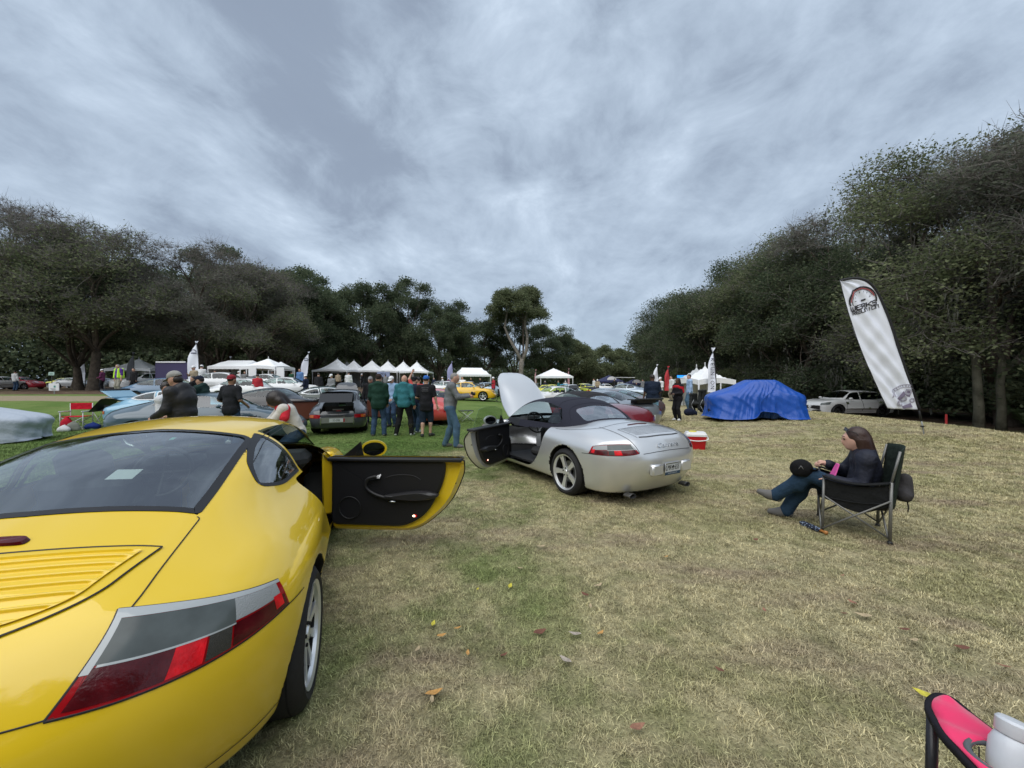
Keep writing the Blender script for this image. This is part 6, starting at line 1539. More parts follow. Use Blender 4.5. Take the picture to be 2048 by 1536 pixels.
 if coat_hem < .9 and A['pelvis'][2] > .8: tp.append(('c', A['pelvis'] + [.06, 0, .0], A['pelvis'] + [.07, 0, coat_hem - .93], .12 * b, .115 * b)); tp.append(('c', A['pelvis'] + [-.06, 0, .0], A['pelvis'] + [-.07, 0, coat_hem - .93], .12 * b, .115 * b))
 if hood: tp += [('e', A['neck'] + [0, -.075, .0], (.115, .06, .075)), ('e', A['neck'] + [0, -.05, .035], (.10, .05, .05))]
 if sleeve >= 1: tp += [('e', A['neck'] + [0, .0, .005], (.075, .075, .045))]
 top_o = out(top[0], tp, top[1], .045, [('z', '>', coat_hem - .07)] if A['pelvis'][2] > .8 else [])
 bt = [('e', A['pelvis'], (.168 * b + .012, .122 * b + .012, .13))] + lg(hipR, knR, anR, .017, leg, .012) + lg(hipL, knL, anL, .017, leg, .012)
 if leg < .7: bt += [('c', hipR, hipR + (knR - hipR) * .85, .11, .092), ('c', hipL, hipL + (knL - hipL) * .85, .11, .092)]
 out(bottom[0], bt, bottom[1], .04)
 for an, to in ((anR, A['rtoe']), (anL, A['ltoe'])):
  to = np.array(to); pr = [('c', an + [0, -.025, -.025], an + to * .45 + [0, 0, -.012], .045, .046), ('c', an + to * .4 + [0, 0, -.012], an + to * 1.0 + [0, 0, 0.0], .046, .034), ('c', an, an + to * .2, .046, .044)]
  out('shoe', pr, shoes, .03, [] if A['pelvis'][2] < .8 else [('z', '>', .0)], hh=min(h, .018))
 if hairstyle == 'short': out('hair', [('e', hd + [0, -.014, .018], (.081, .094, .102), nod)], hair, .02, [('z', '>', hd[2] - .035)] if nod < .3 else [])
 elif hairstyle == 'fringe': out('hair', [('e', hd + [0, -.03, -.01], (.082, .078, .075))], hair, .02, [('y', '<', hd[1] - .02)])
 elif hairstyle in ('long', 'big'):
  f = lambda x, y, z: hd + np.array([x, y * math.cos(nod) - z * math.sin(nod), y * math.sin(nod) + z * math.cos(nod)])
  pr = [('e', f(0, -.022, .022), (.090, .100, .104), nod), ('c', f(.062, -.02, -.02), f(.072, -.02, -.19), .038, .026), ('c', f(-.062, -.02, -.02), f(-.072, -.02, -.19), .038, .026), ('c', f(0, -.075, -.02), f(0, -.09, -.20), .055, .05), ('c', f(.04, -.06, -.04), f(.05, -.07, -.20), .05, .04), ('c', f(-.04, -.06, -.04), f(-.05, -.07, -.20), .05, .04)]
  if hairstyle == 'big': pr += [('e', f(0, -.03, .01), (.135, .13, .135)), ('c', f(.10, -.05, -.05), f(.12, -.06, -.24), .07, .05), ('c', f(-.10, -.05, -.05), f(-.12, -.06, -.24), .07, .05), ('c', f(0, -.1, -.03), f(0, -.12, -.26), .09, .07)]
  out('hair', pr, hair, .03)
 if hat:
  kind, hm = hat; f = lambda x, y, z: hd + np.array([x, y * math.cos(nod) - z * math.sin(nod), y * math.sin(nod) + z * math.cos(nod)])
  if kind in ('cap', 'capback'):
   pr = [('e', f(0, -.008, .045), (.088, .102, .088), nod)]; V, Q = sdf_mesh(pr, min(h, .014), .01); V = V[:, :]; 
   # keep the crown above the brow line
   n = np.array([0, -math.sin(nod), math.cos(nod)]); keep = ((V - f(0, 0, .028)) @ n)[Q].mean(1) > 0; m = MB(); V2, Q2, _ = compact(V, Q[keep]); m.add(V2 * s, Q2.tolist())
   sg = 1 if kind == 'cap' else -1; a = np.linspace(-1.05, 1.05, 9); Vb = []
   for q in a: Vb += [f(.086 * math.sin(q), sg * .095 * math.cos(q) - .01, .036), f(.080 * math.sin(q), sg * (.095 * math.cos(q) + .075 * math.cos(q * 1.1)), .022)]
   Vb = np.array(Vb) * s; F = [[2 * i, 2 * i + 1, 2 * i + 3, 2 * i + 2] for i in range(8)]; m.add(Vb, F); m.add(Vb - [0, 0, .006], [q[::-1] for q in F]); m.build('cap', hm, root, True)
  else:
   m = MB(); c = f(0, 0, .05) * s; m.lathe([(.17, -.01), (.10, .0), (.09, .03), (.075, .085), (.001, .095)], 18, 0, 'z', tuple(c)); m.lathe([(.17, -.014), (.10, -.006)], 18, 0, 'z', tuple(c)); m.build('hat', hm, root, True)
 return dict(hd=hd * s, rhand=hR * s, lhand=hL * s, top=top_o, chest=A['chest'] * s, s=s, neck=A['neck'] * s)
def person(px, d, face_deg, label, group=None, z=None, **kw):
 x, y, g = atpx(px, d); e = empty('person', (x, y, g if z is None else z), math.radians(face_deg - 90), label, 'person', group); r = make_person(e, **kw); return e, r
def people_mid():
 G = 'people looking at the cars on the green turf'
 C = cloth
 e, r = person(757, 11.1, 97, 'person in a dark green hooded jacket and jeans seen from behind', G, H=1.80, top=('jacket', C('bottle_green', (.012, .040, .028))), hood=True, hat=('cap', C('cap_brown', (.035, .022, .018))), build=1.12, coat_hem=.84, pose=dict(rhand=(.20, .16, .92), lhand=(-.20, .16, .92), rfoot=(.15, 0, .075), lfoot=(-.15, 0, .075)), shoes=SHOEG)
 e, r = person(808, 11.2, 86, 'bald person in a teal hooded jacket, black trousers and white shoes', G, H=1.78, top=('jacket', C('teal', (.035, .16, .19))), bottom=('trousers', BLACKC), hairstyle='none', hood=True, build=1.05, coat_hem=.88, pose=dict(rhand=(.27, .05, .90), lhand=(-.24, .12, .92), rfoot=(.20, .05, .075), lfoot=(-.22, -.03, .075)), shoes=SHOEW)
 e, r = person(829, 11.9, 60, 'person half hidden behind the teal jacket, in jeans and white shoes', G, H=1.74, top=('jacket', NAVY), hat=('cap', BLACKC), shoes=SHOEW)
 e, r = person(852, 10.95, 92, 'person in a black tee shirt, navy shorts and blue cap seen from behind', G, H=1.75, top=('shirt', C('tee_black', (.014, .014, .017))), bottom=('shorts', C('short_navy', (.014, .025, .045))), hat=('cap', C('cap_blue', (.03, .12, .40))), sleeve=.42, leg=.52, build=1.05, coat_hem=.80, pose=dict(rhand=(.31, .03, .88), lhand=(-.18, .22, 1.05), rfoot=(.10, .1, .075), lfoot=(-.09, -.08, .075), rtoe=(.09, .12, -.035), ltoe=(-.03, .14, -.035)), shoes=SHOEB)
 p = [(-.12, -.155, 1.44), (.12, -.155, 1.44)]; m = MB()
 for i, w in enumerate((.20, .16, .18)): m.box((0, -.150 - .006 * (1 - abs(i - 1)), 1.40 - i * .045), (w, .004, .014))
 m.build('shirt_print', mat('print_grey', (.10, .10, .11), .8), e)
 e, r = person(900, 9.1, 8, 'grey haired person in a grey sweater and jeans holding up a dark camera', G, H=1.80, h=.014, top=('sweater', C('sweater_grey', (.16, .17, .18))), bottom=('trousers', JEANSL), hair=HAIRG, hairstyle='short', face=True, build=1.06, coat_hem=.92, pose=dict(neck=(0, .04, 1.46), head=(0, .11, 1.605), nod=-.45, chest=(0, .02, 1.28), rhand=(.13, .42, 1.18), lhand=(-.13, .42, 1.20), rpole=(.6, -.6, -1), lpole=(-.6, -.6, -1), rfoot=(.10, .14, .075), lfoot=(-.10, -.12, .075)), shoes=SHOEG)
 m = MB(); m.box((0, 0, 0), (.15, .05, .10), 0, bev=.012); m.lathe([(.038, 0), (.038, .06), (.034, .062), (.001, .06)], 16, 0, 'y', (0, .02, 0)); c = m.build('camera', BLACK, None, 'auto', e.matrix_world @ Vector((0, 0, 0)))
 a = math.radians(8 - 90); q = np.array([0, .50 * 1.03, 1.27]); x, y, g = atpx(900, 9.1)
 c.location = (x - q[1] * math.sin(a), y + q[1] * math.cos(a), g + q[2]); c.rotation_euler = (0, 0, a); tag(c, 'small dark camera held out in front of the grey sweater', 'camera')
 e, r = person(785, 13.4, 250, 'person in a light blue shirt and white cap looking down', G, H=1.78, top=('shirt', C('shirt_blue', (.26, .38, .55))), hat=('cap', WHITE), h=.02, pose=dict(nod=-.4, head=(0, .06, 1.61), rhand=(.16, .25, .98), lhand=(-.16, .25, .98)))
 e, r = person(741, 14.6, 280, 'person in a black jacket and grey cap between the green jacket and the raised lid', G, H=1.76, top=('jacket', BLACKC), hat=('cap', C('cap_grey', (.25, .25, .25))), h=.02)
 e, r = person(836, 13.2, 95, 'person in a red shirt raising one bare arm', G, H=1.76, top=('shirt', C('coral', (.45, .07, .06))), sleeve=.4, h=.02, pose=dict(lhand=(-.22, .14, 1.88), lpole=(-1, 0, 0)))
 L = 'people among the parked cars at left'
 e, r = person(366, 6.1, 185, 'bearded person in a black padded jacket and grey cap beyond the yellow roof', L, H=1.78, h=.012, top=('jacket', mat('padded_black', (.013, .013, .015), .55, bump=(7, .6, .05))), bottom=('trousers', BLACKC), hat=('cap', C('cap_palegrey', (.30, .295, .28))), hairstyle='fringe', face=True, build=1.18, coat_hem=.82, hood=True, pose=dict(neck=(0, .05, 1.46), head=(0, .12, 1.60), nod=-.35, rhand=(.16, .30, 1.02), lhand=(-.16, .30, 1.02)))
 hd = r['hd']; V, Q = sdf_mesh([('e', hd + [0, .075, -.085], (.056, .045, .050))], .01, .01); link('beard', new_mesh('beard', V, Q, HAIRD), e)
 m = MB(); m.box((r['chest'][0], r['chest'][1] + .0, r['chest'][2]), (.0, .0, .0)) if False else None
 e, r = person(331, 6.7, 20, 'person in a white shirt facing the bearded person', L, H=1.60, h=.014, top=('shirt', C('shirt_white', (.62, .64, .67))), sleeve=.5, face=True, hair=HAIRD, skin=SKINT)
 e, r = person(405, 10.2, 190, 'person in a dark green hooded jacket and navy cap left of the black tee shirt', L, H=1.76, h=.018, top=('jacket', C('spruce', (.014, .035, .032))), hood=True, hat=('cap', NAVY), build=1.1, pose=dict(nod=-.3, head=(0, .07, 1.61), neck=(0, .03, 1.46), rhand=(.1, .32, 1.25), lhand=(-.1, .32, 1.25)))
 e, r = person(387, 17, 200, 'person in a black coat beside the blue coupe under the feather flag', L, H=1.78, h=.022, top=('coat', BLACKC))
 e, r = person(462, 9.3, 80, 'person in a black tee shirt and dark red cap seen from behind', L, H=1.76, h=.016, top=('shirt', C('tee_charcoal', (.018, .019, .023))), hat=('capback', C('cap_red', (.22, .02, .03))), sleeve=.45, build=1.08, skin=SKINT, pose=dict(rhand=(.24, .18, 1.02), lhand=(-.24, .18, 1.02)))
 e, r = person(572, 6.1, 215, 'person with long dark hair in a white and red jacket bending down', L, H=1.68, h=.014, top=('jacket', C('jacket_cream', (.58, .56, .52))), hairstyle='big', skin=SKINT, face=True, pose=dict(pelvis=(0, -.16, .80), chest=(0, -.02, 1.10), neck=(0, .08, 1.24), head=(0, .17, 1.335), nod=-.6, rhand=(.15, .45, .85), lhand=(-.15, .45, .85), sw=.165))
 V, Q = sdf_mesh([('e', np.array([0, .05, 1.205]) * .96, (.205, .11, .085)), ('c', np.array([.15, .03, 1.185]) * .96, np.array([.21, .04, 1.06]) * .96, .082, .07), ('c', np.array([-.15, .03, 1.185]) * .96, np.array([-.21, .04, 1.06]) * .96, .082, .07)], .014, .02); link('red_yoke', new_mesh('red_yoke', V, Q, C('yoke_red', (.60, .03, .05))), e)
 m = MB()
 for sx in (-1, 1): m.lathe([(.016, -.002), (.022, -.002), (.022, .002), (.016, .002)], 10, 0, 'y', tuple(r['hd'] + [sx * .032, .085, -.06])) 
 m.build('glasses', BLACK, e)
 x, y, g = atpx(238, 23)
 e, r = person(238, 23, 255, 'person in a lime safety vest over a purple shirt on the rise', None, H=1.80, h=.022, top=('shirt', C('purple', (.10, .04, .25))), bottom=('trousers', C('khaki', (.30, .28, .24))), hairstyle='short', hair=HAIRG, build=1.15, sleeve=.5, coat_hem=.95, pose=dict(nod=-.4, head=(0, .06, 1.61)))
 LIME = mat('lime_vest', (.50, .85, .05), .7, emit=None); prs = []
 for sx in (-1, 1): prs += [('c', np.array([sx * .14, .09, 1.44]), np.array([sx * .15, .13, .98]), .055, .06), ('c', np.array([sx * .14, -.08, 1.44]), np.array([sx * .13, -.11, .98]), .07, .08), ('c', np.array([sx * .185, 0, 1.22]), np.array([sx * .175, 0, .98]), .075, .08)]
 V, Q = sdf_mesh(prs, .022, .03); link('safety_vest', new_mesh('safety_vest', V * 1.03, Q, LIME), e)
 R = 'people standing by the tarpaulin'
 e, r = person(1305, 14.4, 82, 'dark skinned person in a navy shirt and light blue shorts seen from behind', R, H=1.86, top=('shirt', C('shirt_navy', (.010, .018, .036))), bottom=('shorts', C('shorts_sky', (.22, .42, .58))), skin=SKIND, sleeve=.45, leg=.50, build=1.22, coat_hem=.84, pose=dict(rhand=(.20, .22, 1.02), lhand=(-.30, .05, .86), rfoot=(.14, 0, .075), lfoot=(-.14, 0, .075)), shoes=SHOEG)
 e, r = person(1356, 15.0, 200, 'person in a black and red jacket, black trousers and white shoes', R, H=1.68, top=('jacket', C('jacket_black', (.013, .012, .015))), bottom=('trousers', BLACKC), shoes=SHOEW, skin=SKIND, hairstyle='long', build=1.1, coat_hem=.84, pose=dict(rhand=(.12, .26, 1.10), lhand=(-.12, .26, 1.10), nod=-.2))
 V, Q = sdf_mesh([('c', np.array([.17, .0, 1.34]), np.array([-.17, .0, 1.34]), .105, .105), ('e', np.array([0, 0, 1.36]), (.19, .145, .10)), ('c', np.array([.2, 0, 1.33]), np.array([.24, -.03, 1.16]), .07, .055), ('c', np.array([-.2, 0, 1.33]), np.array([-.24, -.03, 1.16]), .07, .055)], .018, .03); link('red_yoke', new_mesh('red_yoke', V * .97, Q, C('yoke_deep_red', (.42, .015, .025))), e)
 e, r = person(1379, 18.6, 170, 'person in a pale blue shirt and jeans beside the peaked tent', R, H=1.78, h=.022, top=('shirt', C('shirt_pale', (.30, .42, .60))), bottom=('trousers', JEANSL))
 e, r = person(987, 30, 200, 'person in a red jacket and pale hat behind the raised silver lid', None, H=1.74, h=.028, top=('jacket', C('jacket_red', (.40, .03, .05))), hat=('brim', WHITE))
 e, r = person(925, 27.5, 250, 'person in a white top and long black skirt by the open yellow car', None, H=1.70, h=.028, top=('shirt', WHITE), bottom=('trousers', BLACKC), build=1.1)
 # seated woman
 e = empty('person', (3.59, 4.0, 0), math.radians(55), 'woman with dark hair and a navy jacket sitting in the folding chair with crossed legs', 'person')
 r = make_person(e, H=1.75, h=.0105, top=('jacket', mat('cloth_jacket_midnight', (.010, .013, .028), .7, noise=(6, .15), bump=(9, .9, .04))), bottom=('trousers', cloth('denim_mid', (.022, .048, .085))), hair=mat('hair_brown', (.040, .018, .013), .4, bump=(70, .8, .004)), hairstyle='long', shoes=SHOEG, face=True, build=.82, skin=mat('skin_rosy', (.66, .39, .30), .5, noise=(14, .08)),
  pose=dict(pelvis=(0, -.0, .415), chest=(0, -.075, .66), neck=(0, -.055, .84), head=(0, .015, .965), nod=-.22, sw=.17, rhand=(.06, .225, .665), lhand=(-.12, .24, .545), rpole=(.9, -.5, -.6), lpole=(-.25, -1, .15), rpalm=(-.25, .9, .15), lpalm=(.1, 1, -.05), rcurl=.95, lcurl=.5, rup=(0, 0, 1), lup=(0, 0, 1),
        lfoot=(-.04, .70, .27), rfoot=(.06, .60, .085), lknee=(-.1, .4, 1), rknee=(.1, .4, 1), ltoe=(-.01, .15, .02), rtoe=(.0, .15, -.035)))
 hd = r['hd']; nod = -.22
 f = lambda x, y, z: hd + np.array([x, y * math.cos(nod) - z * math.sin(nod), y * math.sin(nod) + z * math.cos(nod)])
 m = MB()
 for sx in (-1, 1): m.lathe([(.001, -.012), (.010, -.007), (.012, 0), (.010, .007), (.001, .012)], 8, 0, 'y', tuple(f(sx * .030, .088, .014)))
 m.build('eyes', mat('eye_dark', (.02, .015, .012), .2), e, True)
 m = MB(); m.tube([f(-.016, .104, -.050), f(0, .108, -.049), f(.016, .104, -.050)], [.003, .0055, .003], 6); m.build('lips', mat('lips', (.35, .10, .09), .5), e, True)
 m = MB()
 for sx in (-1, 1): m.tube([f(sx * .018, .098, .040), f(sx * .034, .094, .044), f(sx * .048, .082, .038)], [.002, .003, .002], 5)
 m.build('eyebrows', HAIRD, e, True)
 # sunglasses pushed up on the hair
 g = empty('sunglasses', (3.59, 4.0, 0), math.radians(55), 'sunglasses pushed up on the dark hair of the seated woman', 'glasses')
 m = MB()
 for sx in (-1, 1):
  m.tube([f(sx * .02, .055, .115), f(sx * .035, .050, .126), f(sx * .060, .038, .112), f(sx * .062, .052, .096), f(sx * .035, .070, .100), f(sx * .02, .068, .106)], .0035, 5, closed=True); m.tube([f(sx * .062, .045, .10), f(sx * .092, -.01, .07), f(sx * .094, -.02, .04)], .003, 5)
  m.add([f(sx * .02, .057, .117), f(sx * .035, .052, .128), f(sx * .060, .040, .114), f(sx * .062, .054, .098), f(sx * .035, .072, .102)], [[0, 1, 2, 3, 4]], 1)
 m.build('frame', [BLACK, mat('lens_sun', (.02, .02, .03), .05, 0, coat=1)], g, False)
 # pink scarf end and cap on the knee
 m = MB(); q = np.array([(-.05, .16, .70), (-.12, .15, .70), (-.15, .19, .56), (-.06, .22, .56), (-.05, .175, .70), (-.12, .165, .70), (-.15, .205, .56), (-.06, .235, .56)]); m.add(q, [[0, 1, 2, 3], [4, 7, 6, 5], [0, 4, 5, 1], [2, 6, 7, 3], [0, 3, 7, 4], [1, 5, 6, 2]])
 o = m.build('phone_sleeve', mat('cloth_pink', (.72, .10, .38), .7), None); o.location = (3.59, 4.0, 0); o.rotation_euler = (0, 0, math.radians(55)); tag(o, 'bright pink folded cloth on the lap of the seated woman', 'cloth')
 c = empty('baseball_cap', (3.59, 4.0, 0), math.radians(55), 'black baseball cap hanging on the knee of the seated woman', 'cap')
 V, Q = sdf_mesh([('e', np.array([-.13, .47, .62]), (.095, .105, .10), -.5)], .011, .01); keep = V[Q].mean(1)[:, 2] > .545; V2, Q2, _ = compact(V, Q[keep]); m = MB(); m.add(V2, Q2.tolist())
 m.build('crown_panel', cloth('cap_black', (.008, .008, .009)), c, True)
 a = np.linspace(-1.1, 1.1, 9); Vb = []
 for q in a: Vb += [(-.13 + .09 * math.sin(q), .46 - .07 * math.cos(q), .60), (-.13 + .075 * math.sin(q), .46 - .07 * math.cos(q) - .075 * math.cos(q), .635)]
 Vb = np.array(Vb); F = [[2 * i, 2 * i + 1, 2 * i + 3, 2 * i + 2] for i in range(8)]; m = MB(); m.add(Vb, F); m.add(Vb - [0, 0, .006], [x[::-1] for x in F]); m.build('visor', cloth('cap_black', (.008, .008, .009)), c, True)
 m = MB(); m.tube([(-.224, .455, .63), (-.226, .475, .665), (-.224, .495, .63)], .003, 4); m.build('cap_emblem', mat('emblem_grey', (.3, .3, .3), .5), c, True)
people_mid()
# ---- small people far off: shared figures, their own colours
def crowd():
 figs = []
 for i, (pose, kw) in enumerate(((dict(), {}), (dict(rhand=(.14, .25, 1.05), lhand=(-.14, .25, 1.05), nod=-.3), {}), (dict(rfoot=(.12, .18, .075), lfoot=(-.1, -.15, .075)), {}), (dict(rhand=(.2, .2, 1.3), lhand=(-.26, .05, .88)), dict(leg=.5, sleeve=.4)))):
  e = empty('person', (0, -50, 0), 0, 'x', 'person'); make_person(e, H=1.74, h=.034, pose=pose, hat=('cap', WHITE) if i % 2 else None, **kw); figs.append(e)
 tops = {'white': (.62, .63, .64), 'grey': (.20, .21, .22), 'navy': (.015, .02, .045), 'black': (.014, .014, .016), 'red': (.40, .03, .04), 'blue': (.10, .20, .40), 'pale blue': (.30, .42, .56), 'tan': (.32, .26, .18), 'green': (.03, .09, .05), 'plum': (.12, .03, .08), 'teal': (.03, .15, .18)}
 S = [(515, 20, 2, 'red', 95, 'red jacket near the white coupes, arms out'), (490, 33, 0, 'grey', 270, 'grey top in front of the long white tent'), (478, 34, 3, 'white', 250, 'white top left of the tent opening'), (545, 32, 1, 'grey', 200, 'grey coat under the pop-up tent'), (600, 27, 0, 'blue', 260, 'blue shirt left of the leaning feather flag'),
      (612, 22, 1, 'navy', 180, 'navy vest leaning beside the white coupe'), (637, 24, 0, 'black', 90, 'black coat behind the green coupe'), (663, 23, 1, 'grey', 250, 'grey jacket and white cap behind the green coupe'), (676, 40, 2, 'tan', 100, 'tan coat under the peaked tents'), (697, 30, 0, 'white', 90, 'white tee shirt with a print before the peaked tents'),
      (724, 45, 1, 'black', 200, 'black clothes in the shade of the second peaked tent'), (771, 42, 2, 'grey', 90, 'grey clothes under the third peaked tent'), (868, 48, 0, 'navy', 260, 'navy coat right of the peaked tents'), (885, 44, 3, 'white', 200, 'white top beside the narrow banner'), (897, 52, 1, 'plum', 100, 'plum top beyond the grey haired person'),
      (942, 44, 2, 'black', 250, 'black coat by the house shaped tent'), (961, 41, 0, 'black', 200, 'black coat behind the open yellow car'), (970, 50, 1, 'navy', 90, 'navy coat at the door of the house shaped tent'), (1065, 52, 0, 'black', 90, 'black coat at the left pole of the hipped canopy'), (1073, 55, 2, 'grey', 250, 'grey coat under the hipped canopy'),
      (1090, 56, 1, 'navy', 90, 'navy coat in the middle of the hipped canopy'), (1117, 46, 0, 'teal', 180, 'teal coat at the blue car'), (1131, 50, 3, 'white', 260, 'white top at the right pole of the hipped canopy'), (1188, 46, 0, 'white', 200, 'white top walking right of the lime car'), (1195, 42, 1, 'tan', 250, 'tan top walking right of the lime car'), (1207, 62, 2, 'blue', 90, 'blue top under the navy canopy'),
      (1229, 44, 0, 'black', 100, 'black coat left of the golf cart'), (1240, 58, 3, 'white', 90, 'white top between the navy canopies'), (1262, 60, 1, 'grey', 200, 'grey coat under the far navy canopy'), (1273, 48, 2, 'navy', 250, 'navy coat right of the golf cart'), (1286, 40, 0, 'grey', 120, 'grey coat left of the navy shirt'),
      (1321, 24, 1, 'white', 200, 'white sleeves right of the navy shirt'), (1343, 27, 0, 'white', 180, 'white jacket left of the red and black jacket'), (30, 33, 0, 'white', 90, 'white top at the left edge by the red car'), (205, 30, 1, 'plum', 200, 'plum coat right of the split trunk'), (388, 21, 3, 'tan', 250, 'tan top left of the blue coupe roof'), (403, 24, 1, 'white', 100, 'white cap behind the blue coupe'),
      (268, 26, 2, 'black', 260, 'black coat beside the lime vest'), (430, 30, 0, 'navy', 120, 'navy coat before the violet display wall'), (583, 36, 2, 'green', 80, 'green coat between pop-up tent and feather flag'), (852, 36, 0, 'pale blue', 250, 'pale blue shirt under the last peaked tent'), (1010, 36, 1, 'navy', 200, 'navy coat hidden by the silver lid')]
 used = set()
 for px, d, k, c, fd, lab in S:
  x, y, g = atpx(px, d); src = figs[k]
  e = src if k not in used else copy_tree(src); used.add(k)
  e.location = (x, y, g); e.rotation_euler = (0, 0, math.radians(fd - 90)); tag(e, 'small distant person in ' + lab, 'person', 'crowd among the tents and far cars')
  sc = 1 + RNG.uniform(-.05, .04); e.scale = (sc, sc, sc); mt = cloth('far_' + c, tops[c])
  for ch in e.children:
   if ch.name.startswith(('shirt', 'trousers', 'jacket')):
    ch.material_slots[0].link = 'OBJECT'; ch.material_slots[0].material = mt if not ch.name.startswith('trousers') else [JEANS, BLACKC, cloth('khaki2', (.25, .22, .17))][int(px) % 3]
crowd()
# ================================================================ the other cars
def obj_mat(o, m):
 for s in o.material_slots: s.link = 'OBJECT'; s.material = m
SHARED = {}
def shared(kind, h, nm, side, off=0.0):
 k = (kind, h, nm, side, off)
 if k not in SHARED: SHARED[k] = piece_mesh(nm, car_pieces(kind, h)[nm], (1, -1) if side == 0 else (side,), TRIM, off)
 return SHARED[k]
def car(kind, px, d, deg, label, pm, group=None, h=.045, z=None, doors=(), lid=None, frunk=None, roof=None, glassm=None, top=None, rim=ALLOY, style='split', spokes=5, plate=None, tail=False, inter=False, dx=0, seal=None, wheels_n=24, doorin=None, sunk=0, scale=1.0, whale=False):
 """px,d: frame column and distance of the car's middle; deg: compass of its nose (0 = right, 90 = away)"""
 B = body(kind); th = math.radians(deg); x = (px - 1024) / FPX * d + dx; y = d; g = grz(x, y) if z is None else z
 c = B.wb / 2 * scale; root = empty('sports_car' if kind != 'suv' else 'estate_car', (x - c * math.cos(th), y - c * math.sin(th), g - sunk), th, label, 'car', group, scale)
 P = car_pieces(kind, h); glassm = glassm or GLASS
 def L(nm, side, m, name=None, par=root, off=0.0):
  if nm not in P: return None
  o = link(name or nm, shared(kind, h, nm, side, off), par); obj_mat(o, m); return o
 L('body', 0, pm); L('underbody', 0, DARK)
 if 'engine_lid' in P and lid is None: L('engine_lid', 0, pm)
 if 'front_lid' in P and frunk is None: L('front_lid', 0, pm)
 for nm in ('door', 'rear_door'):
  for sd in (1, -1):
   if not (nm == 'door' and sd in doors): L(nm, sd, pm)
 if kind != 'cabrio':
  for nm in ('windscreen', 'rear_window'): L(nm, 0, glassm)
  for nm in ('side_window', 'quarter_window'):
   for sd in (1, -1):
    if nm == 'side_window' and sd in doors: continue
    o = L(nm, sd, glassm, 'side_window')
    if seal and o:
     kk = ('seal', kind, nm, sd)
     if kk not in SHARED:
      V, F = band(B, outlines(B)[nm][1], .03, 's', lift=.006)
      if sd < 0: V = V * [1, -1, 1]; F = [f[::-1] for f in F]
      SHARED[kk] = new_mesh('window_trim', V, np.array(F), TRIM)
     obj_mat(link('window_trim', SHARED[kk], o), seal)
  if seal:
   for nm in ('windscreen', 'rear_window'):
    kk = ('seal', kind, nm)
    if kk not in SHARED:
     Q = outlines(B)[nm][1]; V, F = band(B, np.vstack([Q, Q[::-1][1:-1] * [1, -1]]), .03, 't', lift=.006); SHARED[kk] = new_mesh('window_trim', V, np.array(F), TRIM)
    obj_mat(link('window_trim', SHARED[kk], root), seal)
 else: soft_top(B, root, top or NAVYTOP, .045)
 if inter: interior(B, root, wheel=True)
 else:
  kk = ('seats', kind)
  if kk not in SHARED:
   m = MB()
   for sy in (-1, 1): m.box((.72, sy * .36, .70 if kind != 'suv' else .95), (.14, .42, .75), bev=.05); 
   m.box((.9, 0, .42), (2.2, 1.2, .5)); m.box((1.75, 0, B.belt - .12), (.4, 1.25, .2), bev=.05); SHARED[kk] = m.mesh('cabin', CABIN)
  link('cabin', SHARED[kk], root)
 add_wheels(root, B, style, spokes, rim, n=wheels_n)
 if tail: lamp_set(B, root, (1, -1), 'modern' if kind in ('modern', 'cabrio') else kind)
 if lid is not None and 'engine_lid' in P:       # engine lid raised about its front edge
  piv = (-.40, float(B.T(np.array(-.40), np.array(0.0))) if kind != 'classic' else .955)
  o = put_region(B, root, kind, h, 'engine_lid', [pm], split=False, xf=lambda V: rotY(V, piv, -math.radians(lid)))[0]
  Q = outlines(B)['engine_lid'][1]; Q = densify(np.vstack([Q, Q[::-1][1:-1] * [1, -1]]), .06); Q = Q[Q[:, 0] > -.93]; S = surf_line(B, Q, 't') - [0, 0, .025]
  m = MB(); m.add(rotY(S, piv, -math.radians(lid)), [list(range(len(S)))]); m.build('lid_lining', BLACK, o)
  if whale:
   m = MB(); m.box((-.80, 0, .90), (.42, 1.25, .05), 0, bev=.02); m.box((-.99, 0, .925), (.07, 1.25, .07), 1, bev=.02); m.v = [rotY(v, piv, -math.radians(lid)) for v in m.v]; m.build('tail_wing', [pm, BLACK], o)
  m = MB()       # engine bay
  m.box((-.62, 0, .45), (.55, .95, .05)); m.box((-.35, 0, .62), (.03, .95, .40)); m.box((-.60, .46, .6), (.6, .02, .35)); m.box((-.60, -.46, .6), (.6, .02, .35)); m.build('engine_bay', BLACK, root)
  m = MB(); m.lathe([(.001, 0), (.14, .0), (.14, .08), (.05, .10), (.001, .10)], 16, 0, 'x', (-.72, -.02, .58), Matrix.Rotation(PI, 4, 'Z'))
  for k in range(10): a = 2 * PI * k / 10; m.box((-.83, -.02 + .09 * math.cos(a), .58 + .09 * math.sin(a)), (.02, .03, .03))
  m.build('cooling_fan', mat('fan_red', (.35, .02, .02), .5), root)
  m = MB(); m.box((-.66, 0, .73), (.05, .30, .035)); m.box((-.7, .28, .58), (.12, .14, .14), bev=.02); m.box((-.7, -.3, .58), (.12, .14, .14), bev=.02); m.build('air_filter', STEEL, root)
